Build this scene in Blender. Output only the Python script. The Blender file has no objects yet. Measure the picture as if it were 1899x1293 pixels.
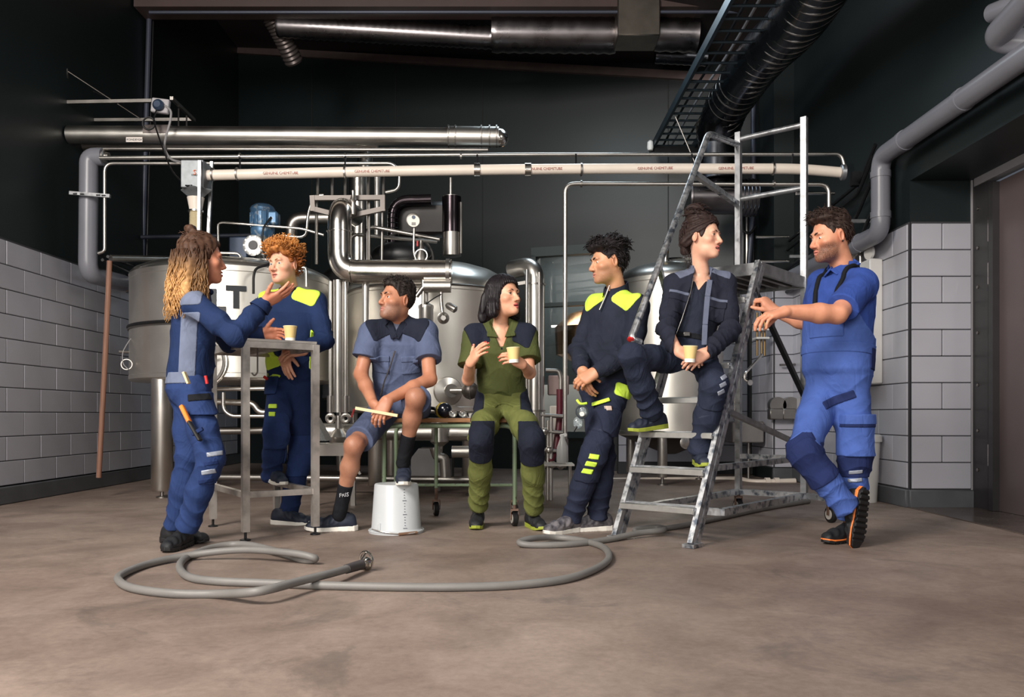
import bpy, math, random
import numpy as np
from mathutils import Vector, Matrix
random.seed(7)
SC = bpy.context.scene
COL = SC.collection
# ---------------------------------------------------------------- camera (29 mm, 0.72 m above the floor, level, shifted up)
F, CX, HY, H = 1540.0, 949.5, 770.0, 0.72
cam_d = bpy.data.cameras.new('camera'); cam = bpy.data.objects.new('camera', cam_d); COL.objects.link(cam)
cam_d.sensor_width = 36.0; cam_d.lens = F/1899*36.0
cam_d.shift_y = (HY-646.5)/1899.0
cam_d.clip_end = 100
cam.location = (0, 0, H); cam.rotation_euler = (math.pi/2, 0, 0)
SC.camera = cam
# ---------------------------------------------------------------- lights: daylight from the gate behind the camera, plus an added key and fill
world = bpy.data.worlds.new('world'); SC.world = world; world.use_nodes = True
bg = world.node_tree.nodes['Background']; bg.inputs[0].default_value = (0.75, 0.85, 1.0, 1); bg.inputs[1].default_value = 0.10
def area(name, loc, aim, sx, sy, power, col):
    l = bpy.data.lights.new(name, 'AREA'); l.shape = 'RECTANGLE'; l.size = sx; l.size_y = sy; l.energy = power; l.color = col
    o = bpy.data.objects.new(name, l); COL.objects.link(o); o.location = loc
    o.rotation_euler = (Vector(aim)-Vector(loc)).to_track_quat('-Z', 'Y').to_euler()
    return o
area('key_softbox', (-3.3, 0.4, 4.2), (0.7, 5.2, 0.5), 2.0, 1.8, 500, (1.0, 0.94, 0.86))  # key softbox added above the front of the hall for stronger falloff
area('gate_daylight_low', (-2.0, -2.4, 2.0), (0.3, 6.5, 0.9), 3.4, 2.4, 280, (1.0, 0.95, 0.88))
area('side_fill', (2.7, 2.2, 3.6), (1.0, 6.2, 1.0), 1.0, 1.4, 40, (1.0, 0.96, 0.9))  # low fill lamp added at the right for the kettle's bright stripe
area('roof_light', (0.5, 8.2, 4.8), (0.7, 8.4, 0.0), 1.6, 0.8, 40, (0.75, 0.9, 1.0))
vs = SC.view_settings
vs.view_transform = 'Standard'; vs.look = 'None'; vs.exposure = 0.15; vs.gamma = 1.0; vs.use_curve_mapping = False

# ---------------------------------------------------------------- helpers
def P(x, y, d):
    """point of the place seen at pixel (x, y), at distance d along the view axis"""
    return Vector(((x-CX)*d/F, d, H+(HY-y)*d/F))
def PX(x, d): return (x-CX)*d/F
def PZ(y, d): return H+(HY-y)*d/F
V = Vector
def lin(c):
    return tuple(((v/255.0)/12.92 if v/255.0 <= 0.04045 else ((v/255.0+0.055)/1.055)**2.4) for v in c)
_M = {}
def mat(name, rgb, rough=0.5, metal=0.0, var=0.0, vscale=6.0, bump=0.0, bscale=60.0, stretch=None, rvar=0.0, col2=None, emit=0.0,
        trans=0.0, ior=1.45, coat=0.0, spec=0.5, sss=0.0, sheen=0.0, detail=4.0, contrast=None):
    """procedural material; rgb in sRGB 0-255"""
    if name in _M: return _M[name]
    m = bpy.data.materials.new(name); m.use_nodes = True; nt = m.node_tree; b = nt.nodes['Principled BSDF']
    c = lin(rgb); b.inputs['Base Color'].default_value = (*c, 1); b.inputs['Roughness'].default_value = rough
    b.inputs['Metallic'].default_value = metal; b.inputs['Specular IOR Level'].default_value = spec; b.inputs['IOR'].default_value = ior
    b.inputs['Transmission Weight'].default_value = trans; b.inputs['Coat Weight'].default_value = coat
    b.inputs['Sheen Weight'].default_value = sheen; b.inputs['Sheen Roughness'].default_value = 0.4
    if sss: b.inputs['Subsurface Weight'].default_value = sss; b.inputs['Subsurface Radius'].default_value = (0.012, 0.005, 0.003); b.inputs['Subsurface Scale'].default_value = 0.6
    if emit: b.inputs['Emission Color'].default_value = (*c, 1); b.inputs['Emission Strength'].default_value = emit
    tc = nt.nodes.new('ShaderNodeTexCoord')
    def noise(scale, det=detail):
        n = nt.nodes.new('ShaderNodeTexNoise'); n.inputs['Scale'].default_value = scale; n.inputs['Detail'].default_value = det
        if stretch:
            mp = nt.nodes.new('ShaderNodeMapping'); mp.inputs['Scale'].default_value = stretch
            nt.links.new(tc.outputs['Object'], mp.inputs['Vector']); nt.links.new(mp.outputs[0], n.inputs['Vector'])
        else: nt.links.new(tc.outputs['Object'], n.inputs['Vector'])
        return n
    if var or col2:
        n = noise(vscale); r = nt.nodes.new('ShaderNodeValToRGB')
        lo, hi = contrast or (0.3, 0.7)
        r.color_ramp.elements[0].position = lo; r.color_ramp.elements[1].position = hi
        ca = lin(col2) if col2 else tuple(v*(1-var) for v in c)
        cb = c if col2 else tuple(min(1, v*(1+var)) for v in c)
        r.color_ramp.elements[0].color = (*ca, 1); r.color_ramp.elements[1].color = (*cb, 1)
        nt.links.new(n.outputs['Fac'], r.inputs[0]); nt.links.new(r.outputs[0], b.inputs['Base Color'])
    if rvar:
        n = noise(vscale*1.7); mr = nt.nodes.new('ShaderNodeMapRange')
        mr.inputs['From Min'].default_value = 0.3; mr.inputs['From Max'].default_value = 0.7
        mr.inputs['To Min'].default_value = max(0.02, rough-rvar); mr.inputs['To Max'].default_value = min(1, rough+rvar)
        nt.links.new(n.outputs['Fac'], mr.inputs['Value']); nt.links.new(mr.outputs[0], b.inputs['Roughness'])
    if bump:
        n = noise(bscale, 3.0); bp = nt.nodes.new('ShaderNodeBump'); bp.inputs['Strength'].default_value = bump; bp.inputs['Distance'].default_value = 0.01
        nt.links.new(n.outputs['Fac'], bp.inputs['Height']); nt.links.new(bp.outputs[0], b.inputs['Normal'])
    _M[name] = m
    return m

def origin_of(o):
    p = Vector((0, 0, 0))
    while o is not None:
        p += o.location; o = o.parent
    return p
def tag(o, label=None, cat=None, group=None, kind=None):
    if label: o['label'] = label
    if cat: o['category'] = cat
    if group: o['group'] = group
    if kind: o['kind'] = kind
    return o
def thing(name, label, cat, loc=(0, 0, 0), group=None, kind=None):
    o = bpy.data.objects.new(name, None); COL.objects.link(o); o.location = loc; o.empty_display_size = 0.1
    return tag(o, label, cat, group, kind)
def link(name, me, m, parent=None, smooth=True, angle=38):
    o = bpy.data.objects.new(name, me); COL.objects.link(o)
    if m is not None:
        for mm in (m if isinstance(m, (list, tuple)) else [m]): me.materials.append(mm)
    if smooth:
        me.shade_smooth()
        if angle: me.set_sharp_from_angle(angle=math.radians(angle))
    if parent is not None: o.parent = parent
    return o
def frame(d, up=None):
    d = Vector(d).normalized()
    u = Vector(up) if up is not None else (Vector((0, 0, 1)) if abs(d.z) < 0.95 else Vector((1, 0, 0)))
    s = d.cross(u).normalized(); return s, s.cross(d).normalized(), d
def fillet(pts, r, n=6):
    pts = [Vector(p) for p in pts]
    if r <= 0 or len(pts) < 3: return pts
    out = [pts[0]]
    for i in range(1, len(pts)-1):
        a, b, c = pts[i-1], pts[i], pts[i+1]
        u = (a-b); w = (c-b); k = min(r, u.length*0.48, w.length*0.48)
        p0 = b+u.normalized()*k; p2 = b+w.normalized()*k
        for j in range(n+1):
            t = j/n; out.append(p0*(1-t)**2+b*2*t*(1-t)+p2*t*t)
    out.append(pts[-1]); return out
class MB:
    """collects shapes of ONE part in world coordinates"""
    def __init__(s): s.v = []; s.f = []
    def add(s, vs, fs):
        k = len(s.v); s.v += [tuple(v) for v in vs]; s.f += [tuple(i+k for i in f) for f in fs]; return s
    def box(s, c, size, rot=None, bev=0.0):
        x, y, z = (v/2 for v in size); R = rot or Matrix.Identity(3); c = Vector(c)
        if bev <= 0:
            vs = [c+R @ Vector((i*x, j*y, k*z)) for i in (-1, 1) for j in (-1, 1) for k in (-1, 1)]
            return s.add(vs, [(0, 1, 3, 2), (4, 6, 7, 5), (0, 4, 5, 1), (2, 3, 7, 6), (0, 2, 6, 4), (1, 5, 7, 3)])
        b = min(bev, x*.9, y*.9, z*.9); vs = []; ids = {}
        for i in (-1, 1):
            for j in (-1, 1):
                for k in (-1, 1):
                    for a, o in enumerate(((0, b, b), (b, 0, b), (b, b, 0))):
                        ids[(i, j, k, a)] = len(vs); vs.append(c+R @ Vector((i*(x-o[0]), j*(y-o[1]), k*(z-o[2]))))
        fs = []
        for sg in (-1, 1):
            for ax in range(3):
                q = []
                for (p, r) in ((-1, -1), (1, -1), (1, 1), (-1, 1)):
                    key = [0, 0, 0]; key[ax] = sg; key[(ax+1) % 3] = p; key[(ax+2) % 3] = r
                    q.append(ids[(*key, ax)])
                fs.append(tuple(q if sg > 0 else q[::-1]))
        for ax in range(3):
            a1, a2 = (ax+1) % 3, (ax+2) % 3
            for p in (-1, 1):
                for r in (-1, 1):
                    k0 = [0, 0, 0]; k1 = [0, 0, 0]; k0[ax] = -1; k1[ax] = 1
                    for k in (k0, k1): k[a1] = p; k[a2] = r
                    q = [ids[(*k0, a1)], ids[(*k1, a1)], ids[(*k1, a2)], ids[(*k0, a2)]]
                    fs.append(tuple(q if p*r < 0 else q[::-1]))
        for i in (-1, 1):
            for j in (-1, 1):
                for k in (-1, 1):
                    q = [ids[(i, j, k, 0)], ids[(i, j, k, 1)], ids[(i, j, k, 2)]]
                    fs.append(tuple(q if i*j*k > 0 else q[::-1]))
        return s.add(vs, fs)
    def bar(s, a, b, w, h, up=None, bev=0.0):
        a, b = Vector(a), Vector(b); sd, u, d = frame(b-a, up)
        return s.box((a+b)/2, (w, (b-a).length, h), Matrix((sd, d, u)).transposed(), bev)
    def tube(s, pts, r, seg=12, bend=0.0, caps=True, n=6):
        pts = fillet(pts, bend, n); N = len(pts)
        rr = r if isinstance(r, (list, tuple)) else [r]*N
        d0 = (pts[1]-pts[0]).normalized(); sd, u, _ = frame(d0); vs = []; fs = []
        for i, p in enumerate(pts):
            if 0 < i < N-1: d = ((pts[i+1]-p).normalized()+(p-pts[i-1]).normalized())
            elif i == 0: d = pts[1]-p
            else: d = p-pts[i-1]
            d = d.normalized() if d.length > 1e-9 else d0
            q = d0.rotation_difference(d); sd = q @ sd; u = q @ u; d0 = d
            for k in range(seg):
                a = 2*math.pi*k/seg; vs.append(p+(sd*math.cos(a)+u*math.sin(a))*rr[i])
        for i in range(N-1):
            for k in range(seg):
                k2 = (k+1) % seg; fs.append((i*seg+k, (i+1)*seg+k, (i+1)*seg+k2, i*seg+k2))
        if caps: fs.append(tuple(range(seg))); fs.append(tuple((N-1)*seg+k for k in reversed(range(seg))))
        return s.add(vs, fs)
    def lathe(s, base, axis, prof, seg=24, cap0=True, cap1=True):
        """prof: list of (radius, height along axis)"""
        sd, u, d = frame(axis); base = Vector(base); vs = []; fs = []; N = len(prof)
        for r, h in prof:
            for k in range(seg):
                a = 2*math.pi*k/seg; vs.append(base+d*h+(sd*math.cos(a)+u*math.sin(a))*max(r, 1e-4))
        for i in range(N-1):
            for k in range(seg):
                k2 = (k+1) % seg; fs.append((i*seg+k, i*seg+k2, (i+1)*seg+k2, (i+1)*seg+k))
        if cap0: fs.append(tuple(reversed(range(seg))))
        if cap1: fs.append(tuple((N-1)*seg+k for k in range(seg)))
        return s.add(vs, fs)
    def prism(s, pts, ext):
        """flat polygon (world points) extruded by vector ext"""
        n = len(pts); pts = [Vector(p) for p in pts]; e = Vector(ext)
        vs = pts+[p+e for p in pts]
        fs = [tuple(reversed(range(n))), tuple(range(n, 2*n))]+[(i, (i+1) % n, n+(i+1) % n, n+i) for i in range(n)]
        return s.add(vs, fs)
    def torus(s, c, axis, R, r, seg=28, sec=8, a0=0.0, a1=2*math.pi):
        sd, u, d = frame(axis); c = Vector(c); full = abs(a1-a0-2*math.pi) < 1e-6
        n = seg if full else seg+1
        pts = [c+(sd*math.cos(a0+(a1-a0)*i/seg)+u*math.sin(a0+(a1-a0)*i/seg))*R for i in range(n)]
        vs = []; fs = []
        for p in pts:
            o = (p-c).normalized()
            for k in range(sec):
                a = 2*math.pi*k/sec; vs.append(p+(o*math.cos(a)+d*math.sin(a))*r)
        for i in range(seg if full else seg):
            i2 = (i+1) % n
            for k in range(sec):
                k2 = (k+1) % sec; fs.append((i*sec+k, i*sec+k2, i2*sec+k2, i2*sec+k))
        return s.add(vs, fs)
    def ball(s, c, r, seg=16, rings=10, sc=(1, 1, 1)):
        c = Vector(c); vs = [c+Vector((0, 0, r*sc[2]))]
        for i in range(1, rings):
            t = math.pi*i/rings
            for k in range(seg):
                a = 2*math.pi*k/seg; vs.append(c+Vector((r*sc[0]*math.sin(t)*math.cos(a), r*sc[1]*math.sin(t)*math.sin(a), r*sc[2]*math.cos(t))))
        vs.append(c-Vector((0, 0, r*sc[2]))); fs = []; L = len(vs)-1
        for k in range(seg):
            k2 = (k+1) % seg; fs.append((0, 1+k, 1+k2)); b = 1+(rings-2)*seg; fs.append((L, b+k2, b+k))
        for i in range(rings-2):
            for k in range(seg):
                k2 = (k+1) % seg; a = 1+i*seg; fs.append((a+k, a+seg+k, a+seg+k2, a+k2))
        return s.add(vs, fs)
    def build(s, name, m, parent=None, smooth=True, angle=38):
        o = origin_of(parent) if parent is not None else Vector((0, 0, 0))
        me = bpy.data.meshes.new(name)
        me.from_pydata([(v[0]-o.x, v[1]-o.y, v[2]-o.z) for v in s.v], [], s.f)
        me.update()
        return link(name, me, m, parent, smooth, angle)
def solo(name, mb, m, label, cat, group=None, kind=None, angle=38):
    """a thing that is one mesh; its origin at its own centre base"""
    xs = np.array(s_v) if (s_v := mb.v) else np.zeros((1, 3))
    lo, hi = xs.min(0), xs.max(0); o = Vector(((lo[0]+hi[0])/2, (lo[1]+hi[1])/2, lo[2]))
    me = bpy.data.meshes.new(name); me.from_pydata([(v[0]-o.x, v[1]-o.y, v[2]-o.z) for v in mb.v], [], mb.f); me.update()
    ob = link(name, me, m, None, True, angle); ob.location = o
    return tag(ob, label, cat, group, kind)
def lettering(text, size, loc, xdir, updir, m, parent, depth=0.0015, name='lettering', center=True, bold=0.0):
    cu = bpy.data.curves.new(name, 'FONT'); cu.body = text; cu.size = size; cu.extrude = depth; cu.offset = bold
    cu.align_x = 'CENTER' if center else 'LEFT'; cu.align_y = 'CENTER'; cu.resolution_u = 2
    tmp = bpy.data.objects.new('tmp_text', cu); COL.objects.link(tmp)
    dg = bpy.context.evaluated_depsgraph_get(); me = bpy.data.meshes.new_from_object(tmp.evaluated_get(dg))
    bpy.data.objects.remove(tmp); bpy.data.curves.remove(cu); me.name = name
    x = Vector(xdir).normalized(); u = Vector(updir).normalized(); z = x.cross(u); R = Matrix((x, u, z)).transposed()
    o = origin_of(parent); L = Vector(loc)
    for v in me.vertices: v.co = R @ v.co+L-o
    me.materials.clear()
    return link(name, me, m, parent, False)

# ---------------------------------------------------------------- shared materials
STEEL = mat('brushed steel', (200, 197, 192), 0.33, 1.0, var=0.05, vscale=2.5, rvar=0.05)
TANKM = mat('tank steel', (228, 224, 216), 0.40, 1.0, var=0.04, vscale=2.0, rvar=0.05)
STEEL_B = mat('bright steel', (216, 212, 206), 0.2, 1.0, var=0.04, vscale=4.0, rvar=0.04)
STEEL_D = mat('dull steel', (156, 152, 148), 0.38, 1.0, var=0.10, vscale=4.0, rvar=0.06)
GALV = mat('galvanised steel', (176, 178, 182), 0.42, 0.9, var=0.22, vscale=14.0, rvar=0.14, bump=0.05, bscale=40)
GALV_W = mat('worn galvanised steel', (196, 198, 202), 0.42, 0.85, col2=(96, 104, 116), vscale=22.0, rvar=0.15, contrast=(0.34, 0.52))
DUCT = mat('duct steel', (118, 114, 116), 0.30, 1.0, var=0.12, vscale=3.0, rvar=0.08)
DUCT_D = mat('dark duct steel', (92, 94, 100), 0.26, 1.0, var=0.10, vscale=3.0, rvar=0.06)
PVC = mat('grey pvc', (118, 119, 128), 0.33, 0.0, var=0.06, vscale=3.0)
WHITEPIPE = mat('white plastic pipe', (226, 214, 202), 0.38, 0.0, var=0.05, vscale=5.0)
BLACK = mat('black rubber', (20, 20, 23), 0.55, 0.0, var=0.2, vscale=20)
BLACKMET = mat('black painted steel', (26, 27, 30), 0.4, 0.2, var=0.15, vscale=9)
WIRE = mat('black cable', (16, 16, 18), 0.45)
# ================================================================ THE ROOM
GREEN = mat('dark green wall paint', (23, 31, 33), 0.45, 0, var=0.14, vscale=1.2, bump=0.02, bscale=90)
CEILM = mat('dark ceiling sheet', (44, 38, 38), 0.6, 0, var=0.15, vscale=2)
BROWN = mat('brown painted beam', (74, 60, 58), 0.5, 0, var=0.12, vscale=3)
TILE = mat('glazed grey white tile', (176, 176, 186), 0.2, 0, var=0.07, vscale=1.4, rvar=0.06, coat=0.15)
GROUT = mat('dark grout', (62, 62, 66), 0.8)
BASE = mat('dark concrete skirting', (84, 86, 90), 0.6, 0, var=0.15, vscale=5)
def floor_mat():
    m = bpy.data.materials.new('worn concrete floor'); m.use_nodes = True; nt = m.node_tree; b = nt.nodes['Principled BSDF']; N = nt.nodes.new; L = nt.links.new
    tc = N('ShaderNodeTexCoord')
    def noise(s, det, rough=0.55, dist=0.0):
        n = N('ShaderNodeTexNoise'); n.inputs['Scale'].default_value = s; n.inputs['Detail'].default_value = det; n.inputs['Roughness'].default_value = rough
        n.inputs['Distortion'].default_value = dist; L(tc.outputs['Object'], n.inputs['Vector']); return n
    def ramp(n, p0, p1, c0, c1):
        r = N('ShaderNodeValToRGB'); r.color_ramp.elements[0].position = p0; r.color_ramp.elements[1].position = p1
        r.color_ramp.elements[0].color = (*c0, 1); r.color_ramp.elements[1].color = (*c1, 1); L(n.outputs['Fac'], r.inputs[0]); return r
    def mix(a, bb, fac=None, typ='MIX', f=0.5):
        x = N('ShaderNodeMix'); x.data_type = 'RGBA'; x.blend_type = typ; x.inputs[0].default_value = f
        if fac is not None: L(fac, x.inputs[0])
        L(a, x.inputs[6]); L(bb, x.inputs[7]); return x.outputs[2]
    big = ramp(noise(0.55, 5, 0.6, 0.4), 0.35, 0.68, lin((120, 105, 97)), lin((158, 143, 134)))
    mid = ramp(noise(3.0, 7, 0.65, 0.6), 0.3, 0.72, (0.66, 0.62, 0.60), (1.12, 1.10, 1.08))
    fine = ramp(noise(34, 8, 0.75), 0.3, 0.7, (0.74, 0.72, 0.71), (1.12, 1.12, 1.12))
    c = mix(big.outputs[0], mid.outputs[0], None, 'MULTIPLY', 0.9); c = mix(c, fine.outputs[0], None, 'MULTIPLY', 0.8)
    st = ramp(noise(1.3, 9, 0.72, 1.2), 0.56, 0.66, (0, 0, 0), (1, 1, 1)); dk = N('ShaderNodeRGB'); dk.outputs[0].default_value = (*lin((84, 76, 72)), 1)
    sm = N('ShaderNodeMath'); sm.operation = 'MULTIPLY'; sm.inputs[1].default_value = 0.5; L(st.outputs[0], sm.inputs[0])
    c = mix(c, dk.outputs[0], sm.outputs[0])
    wv = N('ShaderNodeTexWave'); wv.inputs['Scale'].default_value = 0.18; wv.inputs['Distortion'].default_value = 9; wv.inputs['Detail'].default_value = 4
    mp = N('ShaderNodeMapping'); mp.inputs['Rotation'].default_value = (0, 0, 1.2); L(tc.outputs['Object'], mp.inputs['Vector']); L(mp.outputs[0], wv.inputs['Vector'])
    wr = ramp(wv, 0.0, 0.03, (0.80, 0.80, 0.80), (1, 1, 1)); c = mix(c, wr.outputs[0], None, 'MULTIPLY', 0.5)
    L(c, b.inputs['Base Color'])
    rr = ramp(noise(2.2, 5, 0.6, 0.5), 0.3, 0.7, (0.46,)*3, (0.72,)*3); L(rr.outputs[0], b.inputs['Roughness'])
    bp = N('ShaderNodeBump'); bp.inputs['Strength'].default_value = 0.10; bp.inputs['Distance'].default_value = 0.01
    L(noise(18, 8, 0.7).outputs['Fac'], bp.inputs['Height']); L(bp.outputs[0], b.inputs['Normal'])
    return m
def struct(name, mb, m, label=None, cat=None, angle=38):
    o = mb.build(name, m, None, True, angle); o['kind'] = 'structure'
    if label: o['label'] = label
    if cat: o['category'] = cat
    return o
XL, XR, XD = -4.1, 3.09, 3.57
struct('floor', MB().box((0, 5.0, -0.1), (16, 19.0, 0.2)), floor_mat(), 'worn brown grey concrete floor', 'floor')
BL = V((XL, 12.5, 0)); BR = V((XR, 10.1, 0)); BE = (BR-BL).normalized(); BN = V((-BE.y, BE.x, 0)); BW = (BR-BL).length
RB = Matrix((BE, BN, V((0, 0, 1)))).transposed()
def bwall(mb, s0, s1, z0, z1, t=0.2, off=0.0):
    return mb.box(BL+BE*((s0+s1)/2)+BN*(t/2+off)+V((0, 0, (z0+z1)/2)), (s1-s0, t, z1-z0), RB)
WS0, WS1, WZ0, WZ1 = 4.66, 5.62, 0.5, 2.84
mb = MB(); bwall(mb, -0.2, WS0, 0, 6.5); bwall(mb, WS1, BW+0.3, 0, 6.5); bwall(mb, WS0, WS1, 0, WZ0); bwall(mb, WS0, WS1, WZ1, 6.5)
wall_back = struct('wall_back', mb, GREEN, 'dark green painted back wall', 'wall')
for s in (1.25, 2.6, 3.9, 6.4): bwall(MB(), s-0.006, s+0.006, 0.1, 6.4, 0.006, -0.006).build('panel_joint', mat('joint', (26, 30, 30), 0.7), wall_back)
wall_left = struct('wall_left', MB().box((XL-0.12, 4.6, 3.2), (0.2, 16.4, 6.4)), GREEN, 'dark green left wall with a tiled lower half', 'wall')
mb = MB().box((XR+0.3, 8.35, 2.5), (0.6, 3.8, 5.0))
wall_right = struct('wall_right', mb, GREEN, 'dark green right wall with a tiled lower half', 'wall')
struct('wall_right_lintel', MB().box((XR+0.3, 1.7, 3.77), (0.6, 9.5, 2.46)), GREEN, 'dark green wall above the recessed doorway', 'wall')
pier = struct('wall_right_pier', MB().box((2.98, 9.5, 2.5), (0.22, 0.8, 5.0)), GREEN, 'dark green pier standing out of the right wall', 'wall')
mb = MB(); mb.add([(XL-0.3, -3, 6.28), (XR+0.7, -3, 4.84), (XR+0.7, 13, 4.84), (XL-0.3, 13, 6.28), (XL-0.3, -3, 6.4), (XR+0.7, -3, 4.96), (XR+0.7, 13, 4.96), (XL-0.3, 13, 6.4)],
                  [(0, 3, 2, 1), (4, 5, 6, 7), (0, 1, 5, 4), (1, 2, 6, 5), (2, 3, 7, 6), (3, 0, 4, 7)])
struct('ceiling', mb, CEILM, 'dark sloping ceiling', 'ceiling')
# metal edge strip where the back wall meets the ceiling, and the brown cross beam
mb = MB(); mb.bar(BL+BN*-0.03+V((0, 0, 6.2)), BL+BE*BW+BN*-0.03+V((0, 0, 4.78)), 0.06, 0.10)
struct('trim_1', mb, mat('ceiling edge strip', (122, 106, 104), 0.4, 0.5, var=.1), 'pale metal strip along the back wall under the ceiling', 'trim')
struct('beam', MB().box((-1.0, 9.15, 5.36), (6.2, 0.3, 0.42)), BROWN, 'brown beam across the top of the room', 'beam')
# ---- tiles, one object each, sharing meshes
_tm = {}
def tile_mesh(w, h, axis):
    k = (round(w, 3), round(h, 3), axis)
    if k not in _tm:
        g = 0.007; t = 0.016; mb = MB()
        mb.box((0, 0, 0), (t, w-g, h-g) if axis == 'x' else (w-g, t, h-g), None, 0.004)
        me = bpy.data.meshes.new('tile'); me.from_pydata(mb.v, [], mb.f); me.update(); me.materials.append(TILE); _tm[k] = me
    return _tm[k]
def tile(parent, c, w, h, axis):
    o = bpy.data.objects.new('tile', tile_mesh(w, h, axis)); COL.objects.link(o); o.parent = parent; o.location = Vector(c)-origin_of(parent)
    r = (random.random()-.5)*.006
    o.rotation_euler = (0, 0, r) if axis == 'x' else (r*.6, 0, r)
    return o
def tile_row(parent, fixed, lo, hi, z0, w, h, axis, phase):
    k = math.floor((lo-phase)/w)
    while phase+k*w < hi-0.02:
        a = max(lo, phase+k*w); b = min(hi, phase+(k+1)*w); k += 1
        if b-a < 0.03: continue
        tile(parent, (fixed, (a+b)/2, z0+h/2) if axis == 'x' else ((a+b)/2, fixed, z0+h/2), b-a, h, axis)
for r in range(10): tile_row(wall_left, XL-0.006, 5.4, 12.4, 0.148+0.199*r, 0.49, 0.199, 'x', 6.73+(0.245 if r % 2 == 0 else 0))
MB().box((XL-0.012, 8.8, 1.15), (0.012, 7.4, 2.0)).build('grout', GROUT, wall_left)
RH = 0.2062
for r in range(10):
    z = 0.146+RH*r
    tile_row(wall_right, XR-0.008, 6.46, 9.1, z, 0.5, RH, 'x', 6.46+(0.25 if r % 2 else 0.0))
    tile_row(wall_right, 6.438, XR+0.006, XD-0.01, z, 0.236 if r % 2 else 0.474, RH, 'y', XR+0.006)
    tile_row(pier, 9.095, 2.875, 3.085, z, 0.5, RH, 'y', 2.72 if r % 2 else 2.875)
    tile_row(pier, 2.866, 9.1, 9.9, z, 0.5, RH, 'x', 9.1+(0.25 if r % 2 else 0.0))
mbg = MB(); mbg.box((XR-0.002, 7.78, 1.18), (0.012, 2.66, 2.08)); mbg.box((XR+0.24, 6.449, 1.18), (0.47, 0.012, 2.08)); mbg.build('grout', GROUT, wall_right)
MB().box((2.87, 9.48, 1.18), (0.012, 0.78, 2.08)).build('grout', GROUT, pier)
stub = struct('wall_back_tiled', MB().box((2.1, 10.22, 1.1), (1.6, 0.14, 2.2)), GROUT, 'tiled wall behind the sink', 'wall')
for r in range(10): tile_row(stub, 10.15, 1.3, 2.88, 0.146+RH*r, 0.5, RH, 'y', 1.3+(0.25 if r % 2 else 0))
for nm, c, sz in (('baseboard_left', (XL+0.01, 4.6, 0.07), (0.05, 15.9, 0.14)), ('baseboard_right', (XR-0.01, 7.78, 0.07), (0.05, 2.66, 0.14)),
                  ('baseboard_pier', (XR+0.235, 6.44, 0.07), (0.5, 0.05, 0.14)), ('baseboard_far', (2.98, 9.08, 0.07), (0.26, 0.05, 0.14))):
    struct(nm, MB().box(c, sz, None, 0.008), BASE, 'dark concrete skirting along the foot of the wall', 'skirting')
# ---- doorway on the right
door = thing('door_1', 'brown grey sheet metal sliding door in the recess at the right', 'door', (XD, 5.0, 0), kind='structure')
DOORM = mat('brown grey door sheet', (104, 92, 92), 0.38, 0.3, var=0.08, vscale=2)
FRM = mat('dark door frame', (62, 60, 62), 0.42, 0.4, var=0.1)
MB().box((XD+0.06, 4.55, 1.23), (0.05, 3.3, 2.44)).build('door_panel', DOORM, door)
MB().box((XD+0.03, 6.33, 1.27), (0.06, 0.2, 2.54)).build('door_post', FRM, door)
MB().box((XD+0.03, 6.17, 1.23), (0.09, 0.06, 2.44)).build('door_edge', FRM, door)
MB().box((XD+0.03, 4.6, 2.51), (0.08, 3.6, 0.06)).build('door_track', mat('pale door seal', (150, 148, 152), .5), door)
MB().box((XD-0.005, 6.44, 1.27), (0.012, 0.012, 2.54)).build('door_seal', mat('pale door seal', (150, 148, 152), .5), door)
for z in (0.42, 1.78, 2.1): MB().box((XD+0.0, 6.2, z), (0.02, 0.03, 0.16)).build('hinge', STEEL_B, door)
for z in (0.3, 0.6, 0.95, 1.35, 1.7, 2.0, 2.3): MB().lathe((XD-0.002, 6.36, z), (-1, 0, 0), [(0.012, 0), (0.012, 0.006), (0.006, 0.009)], 10).build('bolt', STEEL_D, door)
MB().box((XD-0.24+0.24, 4.7, 0.004), (1.0, 3.5, 0.008)).build('threshold', mat('damp dark threshold', (88, 78, 74), 0.22, 0, var=.2, vscale=3, rvar=.1), door)
# ---- window in the back wall into the bright room behind
win = thing('window_1', 'tall window in the back wall looking into a bright room', 'window', BL+BE*((WS0+WS1)/2), kind='structure')
FG = mat('green grey window frame', (58, 68, 68), 0.5)
def wbar(s0, s1, z0, z1, nm): bwall(MB(), s0, s1, z0, z1, 0.12, -0.03).build(nm, FG, win)
wbar(WS0-0.06, WS1+0.06, WZ1-0.02, WZ1+0.10, 'window_head'); wbar(WS0-0.06, WS1+0.06, WZ0-0.08, WZ0, 'window_sill')
wbar(WS0-0.06, WS0, WZ0, WZ1, 'window_jamb'); wbar(WS1, WS1+0.06, WZ0, WZ1, 'window_jamb'); wbar(WS0, WS1, 2.15, 2.2, 'window_bar')
bwall(MB(), WS0, WS1, WZ0, WZ1, 0.008, 0.06).build('pane', mat('window glass', (235, 240, 240), 0.02, 0, trans=1.0, ior=1.45), win)
c = BL+BE*((WS0+WS1)/2)+BN*2.2
bright = struct('wall_next_room', MB().box(c+V((0, 0, 1.7)), (4.5, 0.1, 3.6), RB), mat('dark wall of next room', (58, 66, 68), 0.5), 'dark wall of the room behind the window', 'wall')  # wall coloured dark throughout; the white lower part is a separate panel
struct('floor_next_room', MB().box(c-BN*1.0+V((0, 0, -0.02)), (4.5, 2.0, 0.04), RB), mat('next room floor', (150, 146, 140), 0.5), 'pale floor of the room behind the window', 'floor')
tk = MB().lathe(c-BN*0.9+BE*-0.15+V((0, 0, 1.45)), (0, 0, 1), [(0.05, 0), (0.4, 0.15), (0.42, 0.55), (0.2, 0.75), (0.05, 0.8)], 24)
solo('copper_kettle', tk, mat('warm copper steel', (176, 132, 92), 0.25, 1.0, var=.1), 'brownish metal kettle in the room behind the window', 'kettle')
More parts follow.
